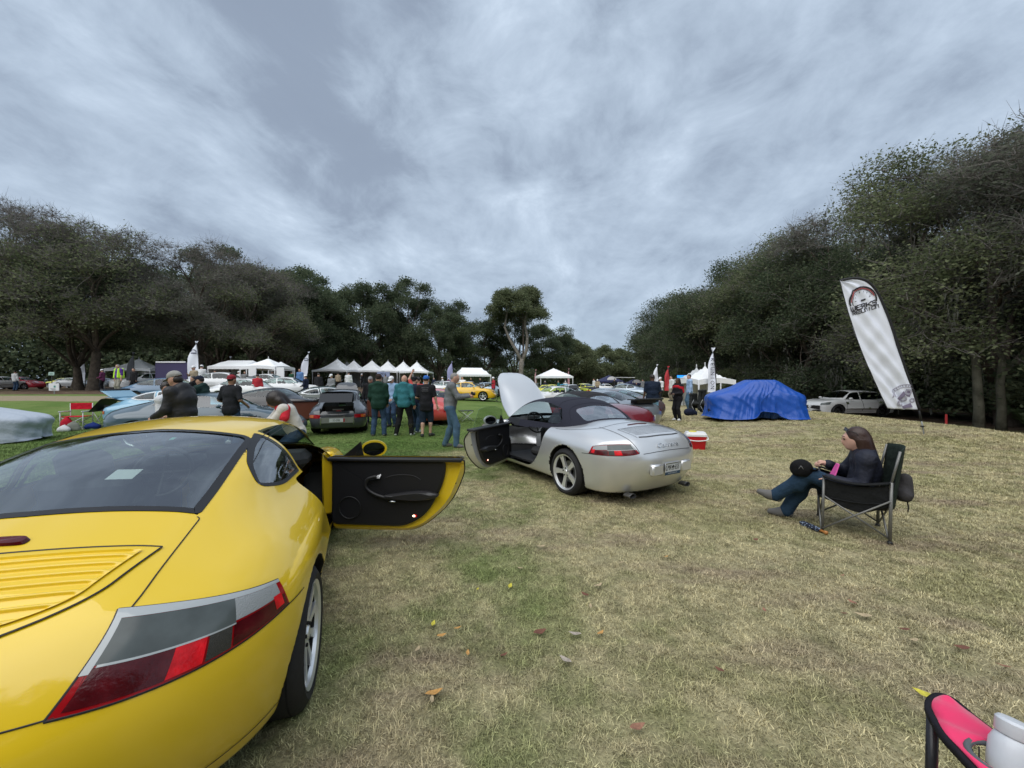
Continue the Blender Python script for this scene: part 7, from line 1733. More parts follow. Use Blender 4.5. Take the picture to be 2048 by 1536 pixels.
 if frunk is not None:
  piv = (2.02, .90)
  if 'front_lid' in P:
   o = put_region(B, root, kind, h, 'front_lid', [pm], split=False, xf=lambda V: rotY(V, piv, math.radians(frunk)))[0]
   Q = outlines(B)['front_lid'][1]; Q = densify(np.vstack([Q, Q[::-1][1:-1] * [1, -1]]), .08); S = surf_line(B, Q, 't') - [0, 0, .025]; m = MB(); m.add(rotY(S, piv, math.radians(frunk)), [list(range(len(S)))]); m.build('lid_lining', BLACK, o)
  else:
   Q = outlines(B)['front_lid'][1]; Q = densify(np.vstack([Q, Q[::-1][1:-1] * [1, -1]]), .08); S = surf_line(B, Q, 't', 1, None, .01); m = MB(); m.add(rotY(S, piv, math.radians(frunk)), [list(range(len(S)))]); m.add(rotY(S - [0, 0, .02], piv, math.radians(frunk)), [list(range(len(S)))[::-1]], 1); m.build('front_lid', [pm, BLACK], root)
 for sd in doors: open_door(B, root, kind, h, sd, math.radians(62), pm, panel=doorin or TRIM, detail=False, dz=0)
 if kind != 'suv':
  for sd in (1, -1):
   m = MB(); m.box((0, 0, 0), (.10, .15, .09), bev=.035); m.tube([(0, -.02, -.03), (.02, -.12, -.07)], .012, 5); o = m.build('door_mirror', TRIM, root, 'auto', (1.62, sd * (B.W(1.6) + .04), .96)); o.scale = (1, sd, 1); obj_mat(o, pm)
 if plate: rear_plate(B, root, *plate)
 return root, B
PG = paint('graphite', (.055, .060, .068)); PBL = paint('black', (.010, .010, .012)); PGR = paint('dark_green', (.008, .028, .018)); PLB = paint('light_blue', (.22, .42, .56)); PMB = paint('steel_blue', (.06, .13, .22))
PW = paint('white', (.66, .67, .67)); PR = paint('garnet', (.15, .008, .016)); PPK = paint('coral_red', (.55, .07, .06)); PMG = mat('paint_mid_grey', (.30, .33, .36), .3, .6, coat=1); PBR = paint('brown_grey', (.10, .07, .07)); PYL = paint('lime_yellow', (.62, .60, .03)); PYO = paint('orange_yellow', (.72, .42, .01)); PCY = paint('cyan', (.03, .32, .52)); PSG = paint('slate', (.16, .18, .20))
CHT = mat('bright_trim', (.70, .73, .74), .3, .3)
def parked_cars():
 G = 'sports cars parked on the green turf'
 r, B = car('classic', 687, 13.2, 109, 'dark grey classic coupe with engine lid, front lid and both doors open', PG, G, h=.03, doors=(1, -1), lid=62, frunk=58, glassm=GLASS, style='thin', spokes=10, tail=True, inter=True, seal=TRIM, doorin=BROWNL, wheels_n=40)
 rear_plate(B, r, ('SO-2908', ''), .44, .42, .11, 'de', x=-.985)
 m = MB(); m.box((0, 0, 0), (.02, .92, .16)); m.build('rear_valance', STEEL, r, False, (-.968, 0, .44))
 for k in range(4):      # light grille openings in the raised lid
  m = MB(); m.add(rotY(np.array([(-.80, -.30 + k * .155, .83), (-.80, -.165 + k * .155, .83), (-.70, -.165 + k * .155, .86), (-.70, -.30 + k * .155, .86)]) - [0, 0, .05], (-.40, .955), -math.radians(62)), [[0, 1, 2, 3]]); m.build('lid_grille', mat('grille_pale', (.55, .58, .60), .5), r)
 for sy in (-1, 1):
  m = MB(); m.box((0, 0, 0), (.05, .025, .22), bev=.01); m.build('bumper_guard', CHROME, r, False, (-.985, sy * .44, .42))
 car('classic', 655, 18.5, 38, 'dark green classic coupe with bright window frames behind the dark grey one', PGR, G, h=.035, seal=CHT, inter=True)
 car('modern', 556, 16.6, 6, 'matt black coupe with black wheels facing right', PBL, G, h=.03, rim=BLACK, style='five', glassm=GLASSD, inter=True)
 car('classic', 366, 13.8, 12, 'light blue classic coupe with white window frames and its tail lid up', PLB, G, h=.03, lid=38, seal=mat('white_trim', (.68, .70, .72), .4), whale=True, tail=True, inter=True)
 car('modern', 432, 10.4, 14, 'blue grey coupe with teal tinted glass just beyond the yellow roof', paint('blue_dark_roof', (.06, .10, .13)), G, h=.03, glassm=glass('glass_teal', (.55, .75, .75), .12), inter=True)
 car('classic', 345, 19.5, 18, 'steel blue classic coupe on the rise behind the light blue one', PMB, G, h=.035, inter=True)
 car('classic', 868, 15.6, 98, 'coral red coupe hidden behind the people in tee shirts', PPK, G, h=.035, tail=True, lid=None, inter=True)
 rr, B = car('classic', 450, 23, 20, 'white classic coupe left of the black tee shirt', PW, 'white classic coupes in the middle rows', inter=True)
 car('classic', 502, 20.5, 8, 'white classic coupe behind the black coupe, with side stripe', PW, 'white classic coupes in the middle rows', inter=True)
 car('classic', 578, 23, 14, 'white classic coupe with a raised black tail wing', PW, 'white classic coupes in the middle rows', lid=40, whale=True)
 car('classic', 540, 29, 5, 'white classic coupe in the row behind the others', PW, 'white classic coupes in the middle rows')
 car('cabrio', 1156, 11.0, 124, 'garnet red convertible with a black soft top behind the silver one', PR, 'cars in the row behind the silver convertible', h=.03, tail=True, top=mat('top_black', (.012, .012, .015), .9), inter=True)
 r, B = car('modern', 1199, 13.6, 122, 'mid grey coupe with a black tail wing', PMG, 'cars in the row behind the silver convertible', h=.035, tail=True, glassm=GLASS, inter=True)
 m = MB(); m.box((-.80, 0, 1.045), (.34, 1.30, .03), bev=.012); m.box((-.95, 0, 1.055), (.05, 1.32, .06), bev=.02); m.box((-.72, 0, .98), (.28, .9, .12), bev=.03); m.build('tail_wing', BLACK, r)
 rear_plate(B, r, ('', ''), .50, .30, .15, 'plain')
 car('modern', 1226, 16.4, 124, 'brown grey coupe beyond the mid grey one', PBR, 'cars in the row behind the silver convertible', h=.035, tail=True, inter=True)
 car('modern', 1208, 19, 128, 'pale silver coupe in the next row', mat('paint_pale_silver', (.45, .48, .52), .3, .6, coat=1), 'cars in the row behind the silver convertible')
 car('cabrio', 1175, 22.5, 130, 'dark convertible low beside the pale silver coupe', PSG, 'cars in the row behind the silver convertible')
 car('modern', 1245, 31, 150, 'silver blue coupe before the golf cart', mat('paint_blue_silver', (.32, .38, .44), .3, .6, coat=1), 'cars in the row behind the silver convertible')
 F = 'cars down the fairway'
 car('classic', 1108, 23.5, 200, 'white classic coupe facing away behind the silver front lid', PW, F, sunk=.0, tail=True)
 car('classic', 1088, 43, 182, 'yellow classic coupe in side view under the hipped canopy', PYL, F)
 car('classic', 1101, 47, 170, 'yellow coupe tucked behind another yellow one', PYL, F)
 car('classic', 1127, 48, 165, 'bright blue coupe between the yellow and white ones', PCY, F)
 car('classic', 1144, 39, 86, 'white coupe seen from behind with its engine lid up', PW, F, lid=60, tail=True)
 car('classic', 1167, 42, 110, 'lime yellow coupe seen from behind at the end of the row', PYL, F, tail=True)
 car('classic', 1213, 58, 5, 'white car in front of the navy canopy', PW, F)
 car('classic', 938, 27.6, 355, 'orange yellow targa with its front lid up', PYO, F, frunk=40, h=.035)
 car('classic', 898, 33, 10, 'white coupe behind the orange yellow one', PW, F)
 car('classic', 936, 36, 80, 'white coupe with its nose to the house shaped tent', PW, F, lid=45)
 car('classic', 975, 33, 20, 'pale blue coupe left of the silver front lid', mat('paint_pale_blue', (.33, .42, .50), .3, .4, coat=1), F)
 car('classic', 880, 40, 160, 'silver coupe under the last peaked tent', PMG, F)
 T = 'cars parked under the trees at left'
 car('classic', 44, 41, 2, 'red car between the trunks at left', paint('post_red', (.42, .015, .03)), T)
 car('classic', 128, 52, 185, 'yellow car far under the trees', PYL, T)
 car('classic', 148, 50, 5, 'white car far under the trees', PW, T)
 car('classic', 196, 46, 178, 'silver grey car right of the split trunk', PMG, T)
 car('suv', 288, 36, 262, 'white truck under the small white tent at left', PW, T, h=.06)
 car('classic', 5, 39, 90, 'white car cut by the left edge of the picture', PW, T)
 r, B = car('suv', 1693, 24.3, 184, 'white estate car parked below the grassy crest', PW, None, h=.035, glassm=GLASSD, tail=True, style='thin', spokes=10, rim=mat('rim_dark', (.03, .03, .032), .35, .5), inter=False, z=grz(21.2, 24.3))
 for sd in (1, -1):
  m = MB(); m.box((0, 0, 0), (.16, .2, .13), bev=.05); o = m.build('door_mirror', PW, r, 'auto', (2.22, sd * 1.06, 1.16))
 gaps(B, r, [(np.vstack([outlines(B)['door'][1], outlines(B)['door'][1][:1]]), 's', True), (np.vstack([outlines(B)['rear_door'][1], outlines(B)['rear_door'][1][:1]]), 's', True)], .014)
 m = MB(); m.box((3.86, 0, .62), (.12, 1.3, .22), bev=.03); m.box((3.84, 0, .40), (.12, 1.4, .12), bev=.03); m.build('grille', BLACK, r)
 return
parked_cars()
def cover(name, roof, belt, hem, m, folds, seed, gap=None, wing=0):
 """sheet over a car: rings of a profile round the car, pulled into folds towards the hem. roof/belt/hem: (cx, half length front, half length back, half width, z)"""
 r = np.random.default_rng(seed); nf, nt = 420, 46; ph = np.linspace(0, 2 * PI, nf, endpoint=False); ks = r.integers(5, 46, 16); pa = r.uniform(0, 6.28, 16); am = r.uniform(.4, 1, 16) / (ks ** .55)
 w = sum(a * np.sin(k * ph + p) for a, k, p in zip(am, ks, pa)); w /= np.abs(w).max(); ridge = 1 - np.abs(w) * 1.6
 def ring(q, ex):
  cx, lf, lb, hw, z = q; c, s_ = np.cos(ph), np.sin(ph); L = np.where(c > 0, lf, lb); R = (np.abs(c / L) ** ex + np.abs(s_ / hw) ** ex) ** (-1 / ex); return np.c_[cx + R * c, R * s_, np.full(nf, z)]
 rings = [ring((roof[0], roof[1] * .02, roof[2] * .02, roof[3] * .02, roof[4] + .035), 2.2), ring((roof[0], roof[1] * .6, roof[2] * .6, roof[3] * .6, roof[4] + .03), 2.4), ring(roof, 3.0), ring(((roof[0] + belt[0]) / 2, (roof[1] + belt[1]) / 2, (roof[2] + belt[2]) / 2, (roof[3] + belt[3]) / 2 + .02, (roof[4] + belt[4]) / 2 - .02), 3.2), ring(belt, 3.4), ring((belt[0], belt[1] + .05, belt[2] + .05, belt[3] + .05, belt[4] * .55), 3.6), ring(hem, 3.2)]
 tk = np.array([0, .13, .27, .42, .58, .78, 1.0]); sp_ = nspline(tk, np.array(rings).reshape(7, -1)); t = np.linspace(0, 1, nt); V = sp_(t).reshape(nt, nf, 3)
 cen = np.array([belt[0], 0, .5]); N = V - cen; N[..., 2] *= .6; N /= np.linalg.norm(N, axis=-1, keepdims=True); T2, P2 = np.meshgrid(t, ph, indexing='ij')
 low = sstep(.45, 1.0, T2) ** 1.2; d = .13 * low * (ridge[None, :] * .5 + .5 * np.sin(9 * P2 + 3 * T2)) 
 for _ in range(13):      # pulled creases running across the sheet
  a0, t0, dr, wd, L, A_ = r.uniform(0, 6.28), r.uniform(.2, .9), r.uniform(-2.2, 2.2), r.uniform(.012, .03), r.uniform(.25, .8), r.uniform(.012, .035) * r.choice([-1, 1, 1])
  u = (P2 - a0 + PI) % (2 * PI) - PI; v = (T2 - t0) - dr * u * .25; d = d + A_ * np.exp(-(v / wd) ** 2) * np.exp(-(u / L) ** 2)
 d = d + .010 * np.sin(31 * P2 + 14 * T2 + 2 * np.sin(7 * P2)) * sstep(.25, .5, T2) + .008 * np.sin(17 * P2 - 40 * T2)
 V = V + N * d[..., None]; V[..., 2] = np.maximum(V[..., 2], .015)
 hemz = .03 + .05 * (1 + np.sin(5 * ph + 1)) * .5
 if gap: g = np.exp(-(((ph - gap[0] + PI) % (2 * PI) - PI) / gap[1]) ** 4); hemz = hemz + .27 * g; V[..., :2] -= (N[..., :2] * (g[None, :] * low * .14)[..., None])
 V[-1, :, 2] = hemz; V[-2, :, 2] = np.maximum(V[-2, :, 2], hemz + .03)
 i = np.arange(nt - 1)[:, None] * nf; j = np.arange(nf)[None]; F = np.stack([i + j, i + nf + j, i + nf + (j + 1) % nf, i + (j + 1) % nf], -1).reshape(-1, 4)
 return new_mesh(name, V.reshape(-1, 3), F, m)
def sheets():
 TARP = mat('tarpaulin_blue', (.012, .080, .40), .38, spec=.4, bump=(9, .5, .03), coat=.12)
 B = body('classic'); x, y = 8.85, 14.4; th = math.radians(166); loc = (x - .95 * math.cos(th), y - .95 * math.sin(th), grz(x, y))
 root = empty('tarpaulin', loc, th, 'bright blue tarpaulin thrown over a parked car on the crest', 'tarpaulin')
 link('sheet', cover('sheet', (.85, .62, .78, .58, 1.33), (1.05, 2.0, 2.02, .90, .84), (1.05, 2.15, 2.22, 1.12, .02), TARP, 1, 5, gap=(PI * .58, .42)), root); root.scale = (.76, .86, 1.06)
 add = empty('covered_car', loc, th, 'dark car hidden under the blue tarpaulin, only its wheel gap showing', 'car'); add.scale = (.76, .82, .90)
 for nm in ('body', 'underbody'): q = link(nm, shared('classic', .045, nm, 0), add); obj_mat(q, DARK)
 add_wheels(add, B, 'five', 5, ALLOY, n=24)
 GREY = mat('cover_grey', (.40, .45, .52), .6, bump=(12, .5, .03)); x, y, g = atpx(-78, 9.9); th = math.radians(12); root = empty('car_cover', (x - 1.6 * math.cos(th), y - 1.6 * math.sin(th), g), th, 'pale grey cover over a parked car at the left edge', 'car cover')
 link('sheet', cover('sheet', (.75, .60, .85, .55, 1.27), (1.1, 2.05, 2.05, .84, .78), (1.1, 2.1, 2.12, .95, .02), GREY, 1, 9), root); root.scale = (1, 1, .84)
sheets()
# ================================================================ tents
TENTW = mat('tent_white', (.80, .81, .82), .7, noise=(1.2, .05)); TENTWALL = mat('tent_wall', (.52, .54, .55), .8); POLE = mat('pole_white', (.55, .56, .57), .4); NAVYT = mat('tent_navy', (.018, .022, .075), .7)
def peaked_tent(px, d, w, eave, peak, rz, label, group, m=TENTW, concave=1.7, walls=(), logo=False, dep=None, ridge=0):
 x, y, g = atpx(px, d); root = empty('canopy_tent', (x, y, g), rz, label, 'tent', group); dep = dep or w; n = 13; t = np.linspace(-1, 1, n)
 X, Y = np.meshgrid(t, t, indexing='ij'); R = np.maximum(np.abs(X) if not ridge else np.maximum(np.abs(X) - ridge, 0) / (1 - ridge), np.abs(Y)); Z = eave + (peak - eave) * (1 - R) ** concave
 edge = (R > .99); sag = .10 * np.cos(np.where(np.abs(X) > .99, Y, X) * PI / 2) ; Z = Z + np.where(edge, sag * (concave > 1.2), 0)
 V = np.stack([X * w / 2, Y * dep / 2, Z], -1).reshape(-1, 3); i = np.arange(n - 1)[:, None] * n; j = np.arange(n - 1)[None]; F = np.stack([i + j, i + n + j, i + n + j + 1, i + j + 1], -1).reshape(-1, 4)
 link('canopy', new_mesh('canopy', V, F, m, smooth=False), root)
 ring = np.vstack([np.c_[t * w / 2, -np.ones(n) * dep / 2], np.c_[np.ones(n) * w / 2, t * dep / 2][1:], np.c_[-t * w / 2, np.ones(n) * dep / 2][1:], np.c_[-np.ones(n) * w / 2, -t * dep / 2][1:-1]]); k = len(ring)
 par = np.r_[t, t[1:], t[1:], t[1:-1]]; zt = eave + .10 * np.cos(par * PI / 2) * (concave > 1.2); zb = zt - .26
 link('valance', new_mesh('valance', np.vstack([np.c_[ring * 1.004, zt], np.c_[ring * 1.006, zb]]), np.array([[a, (a + 1) % k, k + (a + 1) % k, k + a] for a in range(k)]), m, smooth=False), root)
 for sx in (-1, 1):
  for sy in (-1, 1):
   mm = MB(); mm.tube([(sx * w / 2 * .98, sy * dep / 2 * .98, 0), (sx * w / 2 * .98, sy * dep / 2 * .98, eave)], .045, 6); mm.build('pole', POLE, root, True)
 if concave > 1.2: mm = MB(); mm.tube([(0, 0, peak - .05), (0, 0, peak + .18)], [.05, .02], 6); mm.build('finial', POLE, root, True)
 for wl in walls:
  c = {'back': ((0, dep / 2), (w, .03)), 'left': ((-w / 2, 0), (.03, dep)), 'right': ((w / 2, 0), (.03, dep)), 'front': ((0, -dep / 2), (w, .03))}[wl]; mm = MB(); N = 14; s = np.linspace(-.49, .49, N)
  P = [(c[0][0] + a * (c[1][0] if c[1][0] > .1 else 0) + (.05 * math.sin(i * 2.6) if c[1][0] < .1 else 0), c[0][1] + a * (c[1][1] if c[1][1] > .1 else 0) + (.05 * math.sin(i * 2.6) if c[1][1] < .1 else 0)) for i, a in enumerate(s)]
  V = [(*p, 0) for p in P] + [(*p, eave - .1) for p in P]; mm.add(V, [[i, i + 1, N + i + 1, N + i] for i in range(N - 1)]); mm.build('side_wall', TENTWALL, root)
 if logo:
  mm = MB(); a = np.linspace(0, PI, 12); q = [( .75 * math.cos(t_), -dep / 2 * .74 , eave + .16 + .55 * math.sin(t_)) for t_ in a]; mm.add(q, [list(range(12))]); o = mm.build('logo_panel', mat('print_white', (.7, .7, .72), .7), root); o.location = (0, -.35, .02)
 return root
def tents():
 G = 'white peaked tents in a row'
 for k, (px, d, w, lab) in enumerate(((675, 56, 4.9, 'widest white peaked tent at the left end of the row'), (708, 60, 4.2, 'second white peaked tent, behind the pole with a flag'), (744, 60, 4.6, 'third white peaked tent with a pale sign beneath'), (776, 61, 4.2, 'fourth white peaked tent, left of the small gap'), (807, 62, 4.2, 'fifth white peaked tent, right of the small gap'), (834, 62, 4.4, 'last white peaked tent at the right end of the row'))):
  peaked_tent(px, d, w, 2.45, 4.15, 0, lab, G, walls=('back',) if k in (1, 4) else ('back', 'left') if k == 3 else ())
 peaked_tent(694, 66, 3.6, 2.5, 4.3, 0, 'white peaked tent tip showing behind the first two of the row', G)
 peaked_tent(481, 36, 3.5, 2.15, 2.75, 0, 'long low white marquee with a flat top at left', None, concave=1, dep=3.4, walls=('left',), ridge=.75)
 peaked_tent(537, 33, 2.9, 2.0, 2.75, 0, 'white pop-up tent right of the long marquee', None, concave=1.25)
 peaked_tent(562, 37, 1.5, 2.1, 2.7, 0, 'narrow white tent end behind the pop-up tent', None, concave=1, walls=('left',))
 peaked_tent(278, 37, 3.4, 2.0, 3.0, .3, 'small white peaked tent over the white truck at left', None, concave=1.5)
 peaked_tent(944, 50, 4.0, 2.2, 3.1, .35, 'small house shaped white tent right of the narrow banner', None, concave=1, dep=4.0, walls=('back', 'left', 'right'), ridge=.7)
 peaked_tent(1107, 52, 4.3, 2.35, 3.45, .1, 'white hipped canopy between two poles in the centre', None, concave=1.0)
 peaked_tent(1218, 64, 3.9, 2.2, 3.2, 0, 'navy canopy with a white logo, left of two', 'navy canopies', m=NAVYT, concave=1.05, logo=True)
 peaked_tent(1268, 66, 3.0, 2.1, 3.0, 0, 'smaller navy canopy with a white logo, right of two', 'navy canopies', m=NAVYT, concave=1.05, logo=True)
 peaked_tent(1410, 20.8, 2.05, 1.42, 2.2, .12, 'white peaked tent left of the blue tarpaulin', None, walls=('back',), concave=1.6)
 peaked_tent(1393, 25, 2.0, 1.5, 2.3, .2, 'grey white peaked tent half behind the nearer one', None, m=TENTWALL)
 # display walls, screen, golf cart
 def slab(nm, px, d, w, h, z, m, label, cat, t=.08, rz=0, grp=None):
  x, y, g = atpx(px, d); mm = MB(); mm.box((0, 0, z + h / 2), (w, t, h)); o = mm.build(nm, m, None, False, (x, y, g), rz); tag(o, label, cat, grp, 'thing'); return o
 VI = mat('violet_panel', (.055, .045, .115), .7)
 o = slab('display_wall', 343, 33, 2.7, 2.4, 0, VI, 'dark violet display wall with a white strip along its top at left', 'display wall')
 m = MB(); m.box((0, -.06, 2.46), (2.5, .1, .12)); m.build('light_strip', mat('strip_white', (.8, .8, .82), .4), o)
 slab('display_wall', 440, 37, 2.0, 2.2, 0, mat('violet_tile', (.10, .075, .19), .7), 'purple display wall left of the long marquee', 'display wall')
 for px, w in ((537 - 37, .8), (556, .8)): slab('banner_panel', px + 5, 31, w * .75, 1.9, 0, TENTW, 'tall white banner panel %s the pop-up tent' % ('left of' if w and px < 520 else 'right of'), 'banner')
 o = slab('sign_board', 767, 57.5, 1.9, .75, 1.55, mat('sign_pale_blue', (.34, .40, .58), .6), 'pale blue sign hanging under the third peaked tent', 'sign')
 w_ = text_mesh('PCA', .45, NAVYT); q = link('lettering', w_, o, (0, -.06, 1.93)); q.rotation_euler = (PI / 2, 0, 0)
 o = slab('led_screen', 1367, 36, 1.35, .85, 1.75, BLACK, 'lit blue video screen behind the peaked tent', 'screen')
 for k, (w, x, c) in enumerate(((.62, -.31, (.02, .28, .85)), (.28, .18, (.05, .40, .95)), (.22, .48, (.01, .12, .7)))):
  m = MB(); m.box((x, -.05, 2.18), (w, .02, .72)); m.build('screen_panel', mat('screen%d' % k, (.02, .02, .02), .4, emit=(*c, .9)), o)
 x, y, g = atpx(1248, 37); e = empty('golf_cart', (x, y, g), .2, 'golf cart with a flat pale roof before the navy canopies', 'cart'); m = MB(); m.box((0, 0, .55), (1.9, 1.1, .4), bev=.1); m.build('body', PBL, e, 'auto'); m = MB(); m.box((0, 0, 1.75), (1.7, 1.15, .06), bev=.02); m.build('roof', TENTWALL, e)
 for sx in (-.75, .75):
  for sy in (-.5, .5): m = MB(); m.tube([(sx, sy, .6), (sx * .9, sy, 1.75)], .02, 5); m.build('post', BLACK, e); m = MB(); m.lathe([(.001, -.06), (.24, -.06), (.24, .06), (.001, .06)], 14, 0, 'y', (sx * .9, sy, .24)); m.build('wheel', RUBBER, e)
 m = MB(); m.box((-.1, 0, .85), (.5, 1.0, .12), bev=.03); m.box((-.4, 0, 1.1), (.1, 1.0, .45), bev=.03); m.build('seat', TENTWALL, e)
tents()
# ================================================================ feather flags
BANNERW = mat('banner_cloth', (.78, .81, .90), .75, bump=(2.5, .12, .03))
def stroke_text(lines, mb, wd):
 """lines of (x0, y0, scale, text) in a techno stroke alphabet; returns flat ribbons in 2D"""
 A = {'W': [[(0, 1), (0, .12), (.12, 0), (.88, 0), (1, .12), (1, 1)], [(.5, .85), (.5, 0)]], 'E': [[(1, 1), (.12, 1), (0, .88), (0, .12), (.12, 0), (1, 0)], [(0, .5), (1, .5)]], 'R': [[(0, 0), (0, 1), (.88, 1), (1, .88), (1, .62), (.88, .5), (.15, .5)], [(.45, .5), (1, 0)]],
      'K': [[(0, 0), (0, 1)], [(1, 1), (.3, .5), (1, 0)], [(0, .5), (.3, .5)]], 'S': [[(1, 1), (.12, 1), (0, .88), (0, .5), (.88, .5), (1, .38), (1, .12), (.88, 0), (0, 0)]], 'U': [[(0, 1), (0, .12), (.12, 0), (.88, 0), (1, .12), (1, 1)]], 'N': [[(0, 0), (0, 1), (.88, 1), (1, .88), (1, 0)]], 'I': [[(.5, 0), (.5, 1)]],
      'O': [[(.12, 0), (0, .12), (0, .88), (.12, 1), (.88, 1), (1, .88), (1, .12), (.88, 0), (.12, 0)]]}
 for x0, y0, sx, sy, txt in lines:
  x = x0
  for ch in txt:
   for st in A[ch]:
    P = np.array(st) * [sx, sy] + [x, y0]
    for a, b in zip(P[:-1], P[1:]):
     d = b - a; d /= np.linalg.norm(d) + 1e-9; n = np.array([-d[1], d[0]]) * wd / 2; a2, b2 = a - d * wd * .35, b + d * wd * .35; mb.append([a2 + n, b2 + n, b2 - n, a2 - n])
   x += sx * (1.28 if ch != 'I' else 1.1)
def big_flag():
 D = 10.0; x0, y0 = (1850 - 1024) / FPX * D, D; g = grz(x0, y0)
 e = empty('feather_flag', (x0, y0, 0), 0, 'tall white feather flag with a gauge logo, leaning left behind the seated woman', 'flag')
 def W(px, py, dy=0.0): return np.array([(px - 1024) / FPX * D - x0, dy, CAMH + (HY - py) / FPX * D])
 Lp = spoly([(1679, 561), (1688, 596), (1701, 640), (1722, 700), (1748, 760), (1775, 817)], 8, False); Rp = spoly([(1679, 561), (1706, 557), (1730, 562), (1750, 581), (1768, 617), (1785, 662), (1805, 725), (1838, 820)], 8, False)
 def along(P, t):
  Ls = np.r_[0, np.cumsum(np.linalg.norm(np.diff(P, axis=0), axis=1))]; Ls /= Ls[-1]; return np.c_[np.interp(t, Ls, P[:, 0]), np.interp(t, Ls, P[:, 1])]
 nt, ns = 90, 36; t = np.linspace(0.004, 1, nt); tl = t ** 1.0; tr = np.clip(t * .86 + .14 * (1 - (1 - t) ** 4), 0, 1); A = along(Lp, tl); Bq = along(Rp, tr); s = np.linspace(0, 1, ns)
 def depth(s_, t_): return (.05 * np.sin(7 * s_ - 9 * t_ + 2) * t_ + .026 * np.sin(17 * s_ - 24 * t_ + 1.5 * np.sin(5 * t_)) * np.minimum(1, 2.5 * (1 - s_) + .3) + .012 * np.sin(40 * t_ + 6 * s_) * s_ * (1 - s_) * 3) * np.sin(PI * np.clip(s_, .03, .97)) ** .5
 V = []
 for i in range(nt):
  for j in range(ns):
   p = A[i] + (Bq[i] - A[i]) * s[j]; V.append(W(p[0], p[1], -float(depth(s[j], t[i]))))
 i = np.arange(nt - 1)[:, None] * ns; j = np.arange(ns - 1)[None]; F = np.stack([i + j, i + ns + j, i + ns + j + 1, i + j + 1], -1).reshape(-1, 4)
 bn = link('banner', new_mesh('banner', V, F, BANNERW), e); so = bn.modifiers.new('t', 'SOLIDIFY'); so.thickness = .004
 K = mat('banner_edge_black', (.012, .012, .014), .6)
 m = MB(); m.tube([W(*p) + [.012, 0, .0] for p in Rp], [.035] * len(Rp), 6); m.tube([W(*p) for p in Lp], .008, 5); m.tube([W(1775, 817), W(1838, 820)], .006, 5); m.build('pole_sleeve', K, e, True)
 m = MB(); m.tube([W(1838, 818), W(1841, 838)], .018, 8); m.tube([W(1836, 806), W(1843, 842)], .020, 8); m.build('pole', K, e, True)
 m = MB(); m.tube([W(1842, 836), W(1851, 880)], .014, 8); m.tube([W(1846, 855), W(1849, 880), ], .010, 6); m.box(tuple(W(1845, 853)), (.06, .05, .035), 1); m.tube([W(1851, 878), np.array([0.02, 0, g - .15])], .012, 6); m.build('ground_spike', [STEEL, BLACK], e, True)
 GP = A[:, None] + (Bq - A)[:, None] * s[None, :, None]; GD = depth(s[None, :] + 0 * t[:, None], t[:, None] + 0 * s[None, :])
 from math import cos, sin
 inv = lambda px, py: None
 def put(polys, nm, m_, lift=.016):
  V = []; F = []
  for q in polys:
   if max(((GP - list(v)) ** 2).sum(-1).min() for v in q) > 5: continue
   c = len(V)
   for (px, py) in q:
    k = ((GP - [px, py]) ** 2).sum(-1).argmin(); V.append(W(px, py, -GD.ravel()[k] - lift))
   F.append(list(range(c, len(V))))
  return link(nm, new_mesh(nm, V, F, m_, smooth=False), bn)
 INKB = mat('print_black', (.02, .018, .022), .7); INKR = mat('print_red', (.40, .03, .03), .7)
 th = math.radians(17); R = lambda x, y: (1725 + x * cos(th) - y * sin(th), 601 + x * sin(-th) * 1 + (-y) * cos(th))
 def arc(r0, r1, a0, a1, n=18):
  out = []
  for k in range(n):
   u, v = a0 + (a1 - a0) * k / n, a0 + (a1 - a0) * (k + 1) / n; out.append([R(r0 * cos(u), r0 * sin(u)), R(r1 * cos(u), r1 * sin(u)), R(r1 * cos(v), r1 * sin(v)), R(r0 * cos(v), r0 * sin(v))])
  return out
 put(arc(25.5, 28.5, -.35, PI + .15) + arc(21.6, 22.6, .25, PI + .25), 'gauge_arc', INKB); put(arc(23.4, 25.0, .1, PI - .1), 'gauge_arc', INKR)
 tk = []
 for a in (.35, .8, 1.25, 1.7, 2.15, 2.6, 3.0): tk += arc(16, 19, a - .03, a + .03, 1)
 tk.append([R(-2, -1.5), R(-2, 2), R(3, 2.2), R(17, 4.2), R(17, 3.6), R(3, -1)]); put(tk, 'gauge_needle', INKB)
 mb = []; stroke_text([(-27, -14.5, 8.6, 8.0, 'WERKS')], mb, 2.0); put([[R(x + y * .12, y) for x, y in q] for q in mb], 'lettering', INKB)
 mb = []; stroke_text([(-25.5, -22.6, 6.4, 6.0, 'REUNION')], mb, 1.5); put([[R(x + y * .12, y) for x, y in q] for q in mb], 'lettering', INKB)
 # faded wheel and gear print near the foot
 INKP = mat('print_faded', (.36, .35, .43), .75); INKQ = mat('print_plum', (.20, .17, .25), .75)
 c0 = (1812, 800); C = lambda r, a, c=c0: (c[0] + r * cos(a), c[1] - r * sin(a))
 P1 = []
 for r0, r1, a0, a1 in ((30, 31.5, .75, 3.0), (25, 26, .9, 2.9)):
  for k in range(16): u, v = a0 + (a1 - a0) * k / 16, a0 + (a1 - a0) * (k + 1) / 16; P1.append([C(r0, u), C(r1, u), C(r1, v), C(r0, v)])
 for k in range(14): u = .85 + k * .15; P1.append([C(26, u), C(30, u + .02), C(30, u + .07), C(26, u + .05)])
